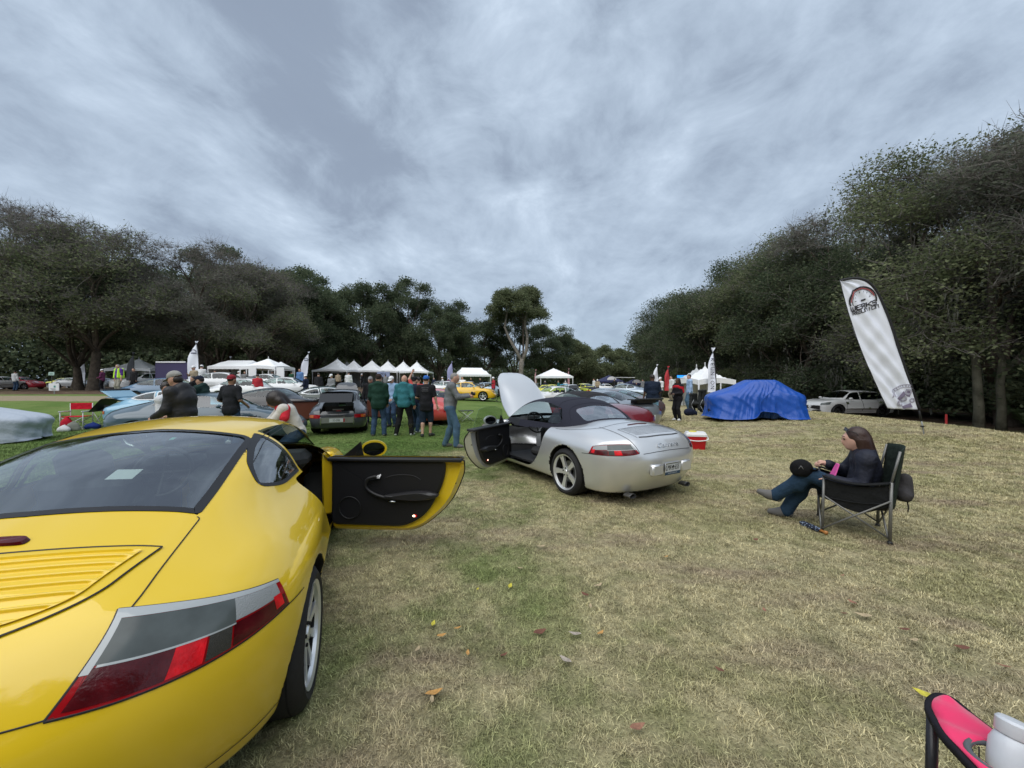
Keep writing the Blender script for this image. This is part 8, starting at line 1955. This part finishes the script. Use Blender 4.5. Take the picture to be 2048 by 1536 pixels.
 for (cx, cy, r) in ((1797, 806, 7), (1809, 798, 6), (1816, 784, 6), (1824, 801, 5)):
  for k in range(10): u, v = 2 * PI * k / 10, 2 * PI * (k + 1) / 10; P1.append([(cx + r * .45 * cos(u), cy + r * .45 * sin(u)), (cx + r * cos(u), cy + r * sin(u)), (cx + r * cos(v), cy + r * sin(v)), (cx + r * .45 * cos(v), cy + r * .45 * sin(v))])
 put(P1, 'faded_print', INKP); P2 = [[(1790, 797), (1808, 782), (1812, 790), (1797, 801)], [(1812, 778), (1822, 782), (1820, 794), (1813, 792)], [(1800, 812), (1822, 806), (1826, 814), (1802, 817)]]; put(P2, 'faded_print', INKQ, .010)
big_flag()
def small_flag(px, d, hgt, label, m=BANNERW, lean=.0, width=.62, mark=True, edge=None):
 x, y, g = atpx(px, d); e = empty('feather_flag', (x, y, g), RNG.uniform(-.25, .25), label, 'flag', 'smaller feather flags over the field')
 n = 22; t = np.linspace(0, 1, n); V = []; zt = hgt; zb = hgt * .26
 L = np.c_[-width * np.sin(np.clip(t * 3.2, 0, PI / 2)) + width * .25 - lean * (1 - t) * 0, zt - (zt - zb) * t]
 Rr = np.c_[width * .25 - .25 * (1 - t) ** 3 * 0 + lean * (1 - t) * 0, zt - (zt - zb) * t] if False else np.c_[np.full(n, width * .25), zt - (zt - zb) * t]
 L[:, 0] += lean * (1 - t); Rr[:, 0] += lean * (1 - t); Rr[:, 0] -= .22 * (1 - t) ** 4
 for i in range(n):
  for s in np.linspace(0, 1, 6): p = L[i] + (Rr[i] - L[i]) * s; V.append((p[0], .04 * math.sin(5 * s + 7 * t[i]), p[1]))
 i = np.arange(n - 1)[:, None] * 6; j = np.arange(5)[None]; link('banner', new_mesh('banner', V, np.stack([i + j, i + 6 + j, i + 7 + j, i + j + 1], -1).reshape(-1, 4), m), e)
 mm = MB(); mm.tube([(width * .25, 0, -.1), (width * .25, 0, zb), *[(p[0] + .02, 0, p[1]) for p in Rr[::-4]]], .03, 5); mm.build('pole', BLACK, e, True)
 if mark:
  mm = MB(); a = np.linspace(.1, PI - .1, 10); c = (L[5] + Rr[5]) / 2
  for k in range(9): 
   u, v = a[k], a[k + 1]; mm.add([(c[0] + q * math.cos(w), -.07, c[1] - .15 + q * math.sin(w)) for q, w in ((.20, u), (.15, u), (.15, v), (.20, v))], [[0, 1, 2, 3]])
  mm.add([(c[0] - .2, -.07, c[1] - .24), (c[0] + .2, -.07, c[1] - .24), (c[0] + .2, -.07, c[1] - .17), (c[0] - .2, -.07, c[1] - .17)], [[0, 1, 2, 3]]); mm.build('logo', mat('logo_ink', (.06, .06, .12), .7), e)
 return e
small_flag(392, 27, 3.6, 'white feather flag above the steel blue coupe', width=.75)
small_flag(610, 40, 3.9, 'white feather flag leaning right beyond the white coupes', lean=.35, width=.75)
small_flag(168, 40, 3.2, 'narrow white feather flag by the split trunk', mark=False, width=.5)
small_flag(262, 33, 3.3, 'dark grey feather flag beside the small white tent', m=mat('flag_grey', (.05, .055, .065), .8), mark=False, lean=.2, width=.5)
small_flag(462, 40, 3.4, 'thin white feather flag at the end of the long marquee', mark=False, width=.35)
small_flag(903, 55, 4.2, 'narrow violet white banner flag left of the house shaped tent', m=mat('flag_violet', (.36, .36, .58), .8), mark=False, width=.8)
small_flag(1314, 34, 2.9, 'white feather flag behind the navy shirt', mark=False, width=.5)
small_flag(1337, 30, 2.6, 'red feather flag beside the red and black jacket', m=mat('flag_red', (.42, .035, .045), .8), mark=False, width=.4)
small_flag(1072, 60, 3.6, 'slim flag at the left pole of the hipped canopy', m=mat('flag_rose', (.45, .25, .27), .8), mark=False, width=.3)
small_flag(1138, 60, 3.6, 'slim flag at the right pole of the hipped canopy', m=mat('flag_rose', (.45, .25, .27), .8), mark=False, width=.3)
e = small_flag(1427, 19.5, 3.05, 'white feather flag with vertical grey lettering beside the blue tarpaulin', mark=False, width=.36)
for k, ch in enumerate('REUNION'):
 w = text_mesh(ch, .26, mat('letter_grey', (.05, .05, .09), .7)); q = link('lettering', w, e, (-.08, -.07, 2.45 - k * .235)); q.rotation_euler = (PI / 2, PI / 2, 0)
# ================================================================ things near at hand
def folding_chair():
 rz = math.radians(55); e = empty('folding_chair', (3.59, 4.0, 0), rz, 'dark green and black folding camp chair with grey tube legs', 'chair')
 FAB = cloth('chair_black', (.014, .015, .016)); GRN = cloth('chair_green', (.018, .028, .022)); BAG = cloth('bag_grey', (.055, .052, .055)); TUBE = mat('tube_grey', (.20, .20, .19), .4, .4)
 w, yb, yf = .28, -.20, .30
 for sx in (-1, 1):
  m = MB(); m.tube([(sx * w, yb, .02), (sx * w, yb - .01, .60)], .014, 8); m.build('leg', TUBE, e, True)
  m = MB(); m.tube([(sx * w, yf, .02), (sx * w, yf - .01, .585)], .012, 8); m.build('leg', TUBE, e, True)
  m = MB(); m.tube([(sx * w, yb, .06), (sx * w, yf, .40)], .009, 6); m.build('brace', TUBE, e, True); m = MB(); m.tube([(sx * (w + .012), yf, .06), (sx * (w + .012), yb, .42)], .009, 6); m.build('brace', TUBE, e, True)
  m = MB(); m.tube([(sx * w, yb, .55), (sx * w, yb - .07, .90)], .011, 8); m.build('back_post', TUBE, e, True)
  for q in (yb, yf): m = MB(); m.lathe([(.001, 0), (.024, 0), (.022, .03), (.014, .04)], 10, 0, 'z', (sx * w, q, 0)); m.build('foot', BLACK, e, True)
  m = MB(); n = 9; t = np.linspace(0, 1, n); V = []
  for a in t:
   y = yb + (yf - yb) * a; z = .60 - .045 * math.sin(PI * a); V += [(sx * w - .038, y, z), (sx * w + .038, y, z), (sx * w + .038, y, z - .012), (sx * w - .038, y, z - .012)]
  F = []
  for i in range(n - 1):
   for k in range(4): F.append([i * 4 + k, i * 4 + (k + 1) % 4, i * 4 + 4 + (k + 1) % 4, i * 4 + 4 + k])
  m.add(V, F + [[0, 1, 2, 3], [(n - 1) * 4 + k for k in (3, 2, 1, 0)]]); m.build('armrest', FAB, e, True)
  # side sling
  m = MB(); V = []
  for i, a in enumerate(t): y = yb + (yf - yb) * a; V += [(sx * (w + .004), y, .575 - .05 * math.sin(PI * a)), (sx * (w - .01), y, .33 + .10 * abs(a - .4) - .07 * math.sin(PI * a))]
  m.add(V, [[2 * i, 2 * i + 2, 2 * i + 3, 2 * i + 1] for i in range(n - 1)]); m.build('side_sling', FAB, e, True)
 for q, nm in ((yb, 0), (yf, 1)):
  for s in (-1, 1): m = MB(); m.tube([(-w * s, q + .01 * s, .06), (w * s, q + .01 * s, .40)], .009, 6); m.build('brace', TUBE, e, True)
 def sheet(nm, fn, mm, nu=12, nv=12, th=.01):
  u = np.linspace(0, 1, nu); v = np.linspace(0, 1, nv); V = np.array([fn(a, b) for a in u for b in v]); i = np.arange(nu - 1)[:, None] * nv; j = np.arange(nv - 1)[None]; o = link(nm, new_mesh(nm, V, np.stack([i + j, i + nv + j, i + nv + j + 1, i + j + 1], -1).reshape(-1, 4), mm), e); s = o.modifiers.new('t', 'SOLIDIFY'); s.thickness = th; return o
 sheet('seat', lambda a, b: (-w + 2 * w * a, yb + (yf + .02 - yb) * b, .40 - .13 * math.sin(PI * a) * (1 - .5 * b) - .03 * math.sin(PI * b)), FAB)
 sheet('backrest', lambda a, b: (-w + 2 * w * a, yb - .01 - .07 * b - .07 * math.sin(PI * a), .33 + .58 * b + .02 * math.sin(PI * a) * b), GRN)
 m = MB(); V, Q = sdf_mesh([('c', np.array([.0, -.335, .46]), np.array([.0, -.355, .60]), .085, .055), ('c', np.array([-.1, -.335, .45]), np.array([.1, -.335, .45]), .06, .06)], .016, .03); link('storage_bag', new_mesh('storage_bag', V, Q, BAG), e)
 m = MB(); m.tube([(-.05, -.36, .41), (-.045, -.37, .33), (-.055, -.365, .29)], .006, 5); m.build('draw_cord', BLACK, e, True)
folding_chair()
def small_things():
 # folded umbrella by the chair leg
 p = unproj(1605, 1046, .04); q = unproj(1652, 1066, .035); e = empty('umbrella', tuple((p + q) / 2), math.atan2(q[1] - p[1], q[0] - p[0]), 'folded blue patterned umbrella with an orange handle lying by the chair', 'umbrella'); L = np.linalg.norm(q - p)
 m = MB(); n = 14; prof = [(.002, -L * .62)] + [(.032 * math.sin(min(1, (k + 1) / 5) * PI / 2) * (1 - .25 * k / n) + .003 * (k % 2), -L * .6 + L * .85 * k / n) for k in range(n)] + [(.012, L * .28)]
 m.lathe(prof, 12, 0, 'x'); um = bpy.data.materials.new('umbrella_cloth'); um.use_nodes = True; nt = um.node_tree; b = nt.nodes['Principled BSDF']; v = nt.nodes.new('ShaderNodeTexVoronoi'); v.inputs['Scale'].default_value = 60; tc = nt.nodes.new('ShaderNodeTexCoord'); nt.links.new(tc.outputs['Object'], v.inputs['Vector']); r = nt.nodes.new('ShaderNodeValToRGB'); r.color_ramp.interpolation = 'CONSTANT'; r.color_ramp.elements[0].color = (.30, .38, .50, 1); r.color_ramp.elements[1].color = (.012, .018, .04, 1); r.color_ramp.elements[1].position = .35; nt.links.new(v.outputs['Distance'], r.inputs[0]); nt.links.new(r.outputs[0], b.inputs['Base Color']); b.inputs['Roughness'].default_value = .8
 m.build('folded_canopy', um, e, True); m = MB(); m.lathe([(.001, L * .28), (.014, L * .30), (.012, L * .42), (.020, L * .50), (.018, L * .56), (.001, L * .58)], 10, 0, 'x'); m.build('handle', mat('wood_orange', (.42, .17, .04), .4), e, True)
 # red cooler
 x, y, _ = unproj(1391, 889, 0.13); y = 8.9; x = (1391 - 1024) / FPX * y; e = empty('cooler_box', (x, y, grz(x, y)), math.radians(-14), 'red cooler with a white lid and white handle on the grass', 'cooler'); RB = mat('cooler_red', (.48, .008, .014), .35); s = 1.0
 def fr(nm, z0, z1, a0, b0, a1, b1, m_, r=.04):
  o0 = rpoly([(-a0, -b0, r), (a0, -b0, r), (a0, b0, r), (-a0, b0, r)], 4); o1 = rpoly([(-a1, -b1, r), (a1, -b1, r), (a1, b1, r), (-a1, b1, r)], 4); n = len(o0); mm = MB(); mm.add(np.vstack([np.c_[o0, np.full(n, z0)], np.c_[o1, np.full(n, z1)]]), [[i, (i + 1) % n, n + (i + 1) % n, n + i] for i in range(n)] + [list(range(n))[::-1], list(range(n, 2 * n))]); return mm.build(nm, m_, e, 'auto')
 fr('tub', .0, .30, .185, .125, .215, .150, RB); fr('lid', .302, .345, .225, .160, .225, .160, WHITE); fr('lid_top', .345, .395, .222, .157, .195, .130, WHITE); 
 mm = MB(); mm.lathe([(.001, .397), (.085, .398), (.08, .412), (.001, .414)], 20, 0, 'z', (-.06, .0, 0)); mm.build('lid_button', mat('button_yellow', (.68, .60, .06), .5), e, 'auto')
 mm = MB(); P = [(-.235, -.02, .315), (-.238, -.13, .27), (-.20, -.185, .23), (0, -.195, .205), (.20, -.185, .23), (.238, -.13, .27), (.235, -.02, .315)]; mm.tube(spoly(P, 5, False), .012, 8); mm.build('handle', WHITE, e, True)
 # pink camp chair arm in the near corner
 z = .62; U = lambda px, py, zz=z: unproj(px, py, zz)
 e = empty('folding_chair', (1.40, .95, 0), 0, 'pink folding chair with black piping, its armrest reaching into the near corner', 'chair'); O = np.array([1.40, .95, 0])
 Hp = [(1853, 1420), (1854, 1402), (1868, 1391), (1888, 1391), (1915, 1403), (1960, 1440), (2008, 1476), (2052, 1500), (2110, 1540), (2105, 1640), (2050, 1640), (1965, 1560), (1915, 1508), (1880, 1468)]
 P = np.array([U(*q) for q in spoly(Hp, 4)]) - O; n = len(P); c = P.mean(0)
 In = np.c_[inset(P[:, :2], .014), P[:, 2]]; PINK = mat('fabric_pink', (.80, .025, .13), .75, noise=(6, .12), bump=(600, .25, .001), sheen=.3)
 # hole for the cup holder
 hc = (U(2012, 1535) - O)[:2]; hr = .052; ang = np.arctan2(In[:, 1] - hc[1], In[:, 0] - hc[0]); 
 import bmesh as _b
 bm = _b.new(); vs = [bm.verts.new((p[0], p[1], p[2] - .012 * math.exp(-((p[0] - In[:, 0].min() - .09) / .05) ** 2))) for p in In]; hv = [bm.verts.new((hc[0] + hr * math.cos(a), hc[1] + hr * math.sin(a), z)) for a in np.linspace(0, 2 * PI, 24, endpoint=False)]
 ed = [bm.edges.new((vs[i], vs[(i + 1) % n])) for i in range(n)] + [bm.edges.new((hv[i], hv[(i + 1) % 24])) for i in range(24)]; _b.ops.triangle_fill(bm, edges=ed, use_beauty=True)
 _b.ops.subdivide_edges(bm, edges=bm.edges[:], cuts=2, use_grid_fill=True)
 for v in bm.verts: v.co.z += .006 * math.sin(v.co.x * 60 + v.co.y * 38) * math.exp(-abs((v.co.x - (U(1930, 1460) - O)[0])) * 14)
 me = bpy.data.meshes.new('armrest'); bm.to_mesh(me); bm.free(); me.materials.append(PINK); me.polygons.foreach_set('use_smooth', np.full(len(me.polygons), True)); arm = link('armrest', me, e); so = arm.modifiers.new('t', 'SOLIDIFY'); so.thickness = .012
 m = MB(); V = []
 for i in range(n): V += [P[i] + [0, 0, -.004], P[i] + [0, 0, .004], In[i] + [0, 0, .006], In[i] + [0, 0, -.012], P[i] + [0, 0, -.012]]
 F = []
 for i in range(n):
  a, b = i * 5, ((i + 1) % n) * 5
  for k in range(5): F.append([a + k, a + (k + 1) % 5, b + (k + 1) % 5, b + k])
 m.add(V, F); m.build('piping', cloth('piping_black', (.014, .013, .018)), arm, True)
 m = MB(); a = np.linspace(0, 2 * PI, 28, endpoint=False); m.tube(np.c_[hc[0] + .058 * np.cos(a), hc[1] + .058 * np.sin(a), np.full(28, z + .007)], .008, 6, closed=True); m.build('cup_rim', mat('rim_fabric_grey', (.10, .11, .12), .8), e, True)
 NET = mat('cup_net', (.02, .02, .022), .8); m = MB()
 for k in range(12): t_ = 2 * PI * k / 12; m.tube([(hc[0] + .05 * math.cos(t_), hc[1] + .05 * math.sin(t_), z), (hc[0] + .04 * math.cos(t_ + .4), hc[1] + .04 * math.sin(t_ + .4), z - .12)], .0015, 4)
 m.lathe([(.001, z - .125), (.042, z - .12), (.045, z - .10)], 16, 0, 'z', (hc[0], hc[1], 0)); m.build('cup_net', NET, e, True)
 b0 = U(1868, 1440, .60) - O; m = MB(); m.tube([b0, b0 + [-.005, .0, -.25], b0 + [-.02, .02, -.60 + .02]], .013, 10); m.build('leg', mat('leg_black', (.02, .02, .024), .3), e, True)
 for (dx, dy) in ((.55, -.05), (.5, -.6), (.02, -.6)): m = MB(); m.tube([b0 + [dx, dy, 0], b0 + [dx, dy, -.58]], .013, 8); m.build('leg', mat('leg_black', (.02, .02, .024), .3), e, True)
 for (p, q) in (((0, 0), (.55, -.05)), ((.55, -.05), (.5, -.6)), ((.5, -.6), (.02, -.6)), ((.02, -.6), (0, 0))):
  for f_ in (0, 1): m = MB(); m.tube([b0 + [p[0], p[1], -.56 if f_ else -.2], b0 + [q[0], q[1], -.2 if f_ else -.56]], .009, 6); m.build('brace', mat('leg_black', (.02, .02, .024), .3), e, True)
 m = MB(); V = [b0 + [.02 + .5 * a, -.02 - .56 * b, -.20 - .08 * math.sin(PI * a) * math.sin(PI * b)] for a in np.linspace(0, 1, 7) for b in np.linspace(0, 1, 7)]; m.add(V, [[i * 7 + j, i * 7 + 7 + j, i * 7 + 8 + j, i * 7 + j + 1] for i in range(6) for j in range(6)]); m.build('seat', PINK, e, True)
 # bottle in the cup holder
 bt = empty('drink_bottle', (O[0] + hc[0] + .005, O[1] + hc[1] - .0, z - .11), 0, 'white bottle with a teal base standing in the cup holder of the pink chair', 'bottle'); bt.rotation_euler = (math.radians(-8), math.radians(16), 0)
 m = MB(); m.lathe([(.001, 0), (.036, .002), (.038, .02), (.038, .085)], 24, 0, 'z'); m.build('base', mat('bottle_teal', (.02, .26, .30), .3), bt, 'auto')
 m = MB(); m.lathe([(.038, .085), (.039, .10), (.038, .145), (.030, .165), (.026, .17)], 24, 0, 'z'); m.build('bottle_body', mat('bottle_white', (.62, .65, .70), .35), bt, 'auto'); m = MB(); m.lathe([(.030, .170), (.031, .172), (.031, .20), (.026, .206), (.001, .208)], 24, 0, 'z'); m.build('bottle_cap', mat('bottle_white', (.62, .65, .70), .35), bt, 'auto')
 # red director chair, its table, and the clutter beside the light blue coupe
 x, y, g = atpx(153, 12.8); e = empty('director_chair', (x, y, g), .25, 'red canvas director chair with a pale frame on the green turf', 'chair'); RC = cloth('canvas_red', (.52, .012, .03))
 for sx in (-1, 1):
  m = MB(); m.tube([(sx * .30, .2, 0), (sx * .30, .2, .86)], .015, 6); m.tube([(sx * .30, -.2, .0), (sx * .30, -.2, .60)], .015, 6); m.tube([(sx * .3, -.25, .6), (sx * .3, .22, .6)], .02, 6); m.tube([(sx * .3, -.22, .03), (sx * .3, .24, .03)], .015, 6); m.build('side_frame', POLE, e, True)
 for q in (-.18, .18): m = MB(); m.tube([(-.3, q, .05), (.3, q, .42)], .013, 6); m.build('brace', POLE, e, True); m = MB(); m.tube([(.3, q, .05), (-.3, q, .42)], .013, 6); m.build('brace', POLE, e, True)
 m = MB(); m.box((0, .2, .76), (.62, .02, .22), bev=.008); m.build('backrest', RC, e); m = MB(); m.box((0, 0, .43), (.58, .40, .02)); m.build('seat', RC, e)
 x, y, g = atpx(205, 13.4); e = empty('side_table', (x, y, g), 0, 'small folding table with a pale top left of the light blue coupe', 'table'); m = MB(); m.box((0, 0, .58), (.42, .35, .02), bev=.008); m.build('table_top', TENTWALL, e)
 for sx in (-1, 1): m = MB(); m.tube([(sx * .18, -.15, 0), (-sx * .18, -.15, .57)], .011, 6); m.build('leg', POLE, e, True); m = MB(); m.tube([(sx * .18, .15, 0), (-sx * .18, .15, .57)], .011, 6); m.build('leg', POLE, e, True)
 m = MB(); m.lathe([(.001, 0), (.09, 0), (.07, .07), (.02, .11), (.001, .12)], 14, 0, 'z'); o = m.build('straw_bag', cloth('bag_straw', (.36, .33, .27)), None, True, (x, y, g + .59)); tag(o, 'small pale bag standing on the folding table', 'bag')
 for px, d, sz, c, lab, cat, nm in ((133, 12.6, (.30, .25, .42), (.45, .012, .03), 'red bag standing at the foot of the director chair', 'bag', 'bag'), (146, 12.3, (.34, .2, .30), (.20, .21, .18), 'grey green box between the chair legs', 'box', 'box'), (127, 12.1, (.26, .2, .2), (.6, .6, .62), 'white bag left of the red one', 'bag', 'bag'), (185, 12.8, (.4, .3, .22), (.012, .03, .16), 'blue rucksack on the turf by the light blue coupe', 'bag', 'rucksack'), (228, 13.0, (.4, .35, .45), (.20, .012, .03), 'dark red blanket under the raised tail lid', 'blanket', 'blanket')):
  x, y, g = atpx(px, d); V, Q = sdf_mesh([('e', np.array([0, 0, sz[2] * .45]), (sz[0] / 2, sz[1] / 2, sz[2] / 2)), ('c', np.array([-sz[0] * .3, 0, .06]), np.array([sz[0] * .3, 0, .06]), .08, .08), ('c', np.array([0, 0, sz[2] * .8]), np.array([0.02, 0, sz[2]]), .05, .03)], .02, .05, [('z', '>', 0)]); o = link(nm, new_mesh(nm, V, Q, cloth('c_' + nm + str(px), c)), None, (x, y, g), .3); tag(o, lab, cat)
 # little signs at left
 x, y, g = atpx(108, 24); e = empty('sign_board', (x, y, g), .1, 'white notice board low on the rise at left', 'sign'); m = MB(); m.box((0, 0, .42), (.58, .03, .46), bev=.01); m.build('panel', WHITE, e); m = MB(); m.box((.05, -.018, .45), (.10, .004, .12)); m.build('printed_mark', mat('ink_teal', (.05, .25, .22), .6), e); m = MB(); m.box((0, .02, .15), (.05, .03, .5)); m.build('post', STEEL, e)
 for k in range(4): m = MB(); m.box((-.05 + .02 * k, -.018, .34 - k * .035), (.30 - .03 * k, .003, .010)); m.build('text_line', INK, e)
 x, y, g = atpx(103, 30); e = empty('sign_board', (x, y, g), 0, 'small pale green sign on a post under the trees at left', 'sign'); m = MB(); m.box((0, 0, 1.35), (.46, .03, .26), bev=.01); m.build('panel', mat('sign_mint', (.45, .62, .55), .5), e); m = MB(); m.tube([(0, .03, 0), (0, .03, 1.3)], .025, 6); m.build('post', BLACK, e, True)
 for k in range(2): m = MB(); m.box((0, -.018, 1.39 - k * .08), (.30, .003, .03)); m.build('text_line', mat('ink_green', (.02, .12, .09), .6), e)
 # clothes and chairs in a heap by the peaked tent, stroller behind the silver lid
 for px, d, w, hh, lab in ((1391, 17.2, .42, .85, 'folding chair draped with a dark coat, left one by the peaked tent'), (1409, 17.0, .45, 1.0, 'folding chair draped with a long black coat, right one by the peaked tent')):
  x, y, g = atpx(px, d); e = empty('folding_chair', (x, y, g), .4, lab, 'chair', 'draped chairs by the peaked tent')
  for sx in (-1, 1): m = MB(); m.tube([(sx * w / 2, -.2, 0), (sx * w / 2 * .8, .2, .6)], .012, 5); m.build('leg', STEEL, e, True); m = MB(); m.tube([(sx * w / 2, .25, 0), (sx * w / 2, -.1, .62)], .012, 5); m.build('leg', STEEL, e, True)
  V, Q = sdf_mesh([('c', np.array([-w * .42, .12, hh]), np.array([w * .42, .12, hh]), .05, .05), ('c', np.array([-w * .35, .12, hh]), np.array([-w * .42, .10, .22]), .05, .09), ('c', np.array([w * .1, .14, hh]), np.array([w * .05, .16, .15]), .06, .11), ('c', np.array([w * .4, .12, hh]), np.array([w * .45, .12, .3]), .05, .08), ('e', np.array([0, 0, .45]), (w / 2, .26, .10))], .024, .05); link('draped_coat', new_mesh('draped_coat', V, Q, cloth('coat_dark', (.022, .024, .024))), e)
 x, y, g = atpx(1379, 16.6); V, Q = sdf_mesh([('e', np.array([0, 0, .14]), (.24, .17, .17)), ('e', np.array([.2, 0, .1]), (.14, .12, .12))], .02, .04, [('z', '>', 0)]); o = link('backpack', new_mesh('backpack', V, Q, cloth('pack_navy', (.012, .016, .035))), None, (x, y, g)); tag(o, 'dark backpack on the grass beside the draped chairs', 'bag')
 x, y, g = atpx(1003, 27); e = empty('wheelchair', (x, y, g), 1.0, 'black wheelchair behind the raised silver lid', 'wheelchair')
 for sx in (-1, 1): m = MB(); a = np.linspace(0, 2 * PI, 20, endpoint=False); m.tube(np.c_[np.full(20, sx * .29), .3 * np.cos(a), .3 + .3 * np.sin(a)], .022, 5, closed=True); m.build('wheel', RUBBER, e, True); m = MB(); m.tube([(sx * .24, .2, .1), (sx * .24, .1, .9), (sx * .24, .25, .95)], .014, 5); m.build('frame', BLACK, e, True)
 m = MB(); m.box((0, -.05, .48), (.46, .42, .05), bev=.02); m.build('seat', BLACK, e); m = MB(); m.box((0, .16, .72), (.46, .04, .42), bev=.02); m.build('backrest', BLACK, e)
 x, y, g = atpx(932, 15.5); e = empty('folding_stool', (x, y, g), .5, 'white folding stool frame on the turf beyond the grey sweater', 'stool')
 for sx in (-1, 1): m = MB(); m.tube([(-.25, sx * .18, .02), (.25, sx * .18, .42)], .012, 6); m.build('leg', POLE, e, True); m = MB(); m.tube([(.25, sx * .18, .02), (-.25, sx * .18, .42)], .012, 6); m.build('leg', POLE, e, True)
 m = MB(); m.box((0, 0, .425), (.52, .4, .02)); m.build('seat', BLACK, e)
 # red stake at the edge of the wood, palmetto, white line on the grass
 x, y = 17.6, 15.6; o = (lambda mm: mm.build('marker_stake', mat('stake_red', (.40, .03, .03), .7), None, False, (x, y, grz(x, y))))(MB().box((0, 0, .35), (.07, .05, .9), bev=.01)); tag(o, 'short red stake in the brown leaf litter at right', 'stake')
 x, y = 22.0, 16.2; e = empty('palmetto', (x, y, grz(x, y)), 0, 'low palmetto bush with fan leaves at the right edge', 'plant'); r = np.random.default_rng(4)
 for k in range(14):
  a = r.uniform(0, 2 * PI); el = r.uniform(.3, 1.2); L = r.uniform(.6, 1.2); tip = np.array([math.cos(a) * math.cos(el), math.sin(a) * math.cos(el), math.sin(el)]) * L; m = MB(); m.tube([(0, 0, .05), tip], .012, 4); d = tip / L; s = np.cross(d, [0, 0, 1]); s /= np.linalg.norm(s)
  for q in range(9): b = (q - 4) * .28; v = d * math.cos(b) + s * math.sin(b); n_ = np.cross(v, np.cross(d, s)) * .02; m.add([tip - n_, tip + n_, tip + v * .38 + [0, 0, -.06]], [[0, 1, 2], [2, 1, 0]])
  m.build('fan_leaf', mat('palm_green', (.06, .10, .035), .6), e)
small_things()
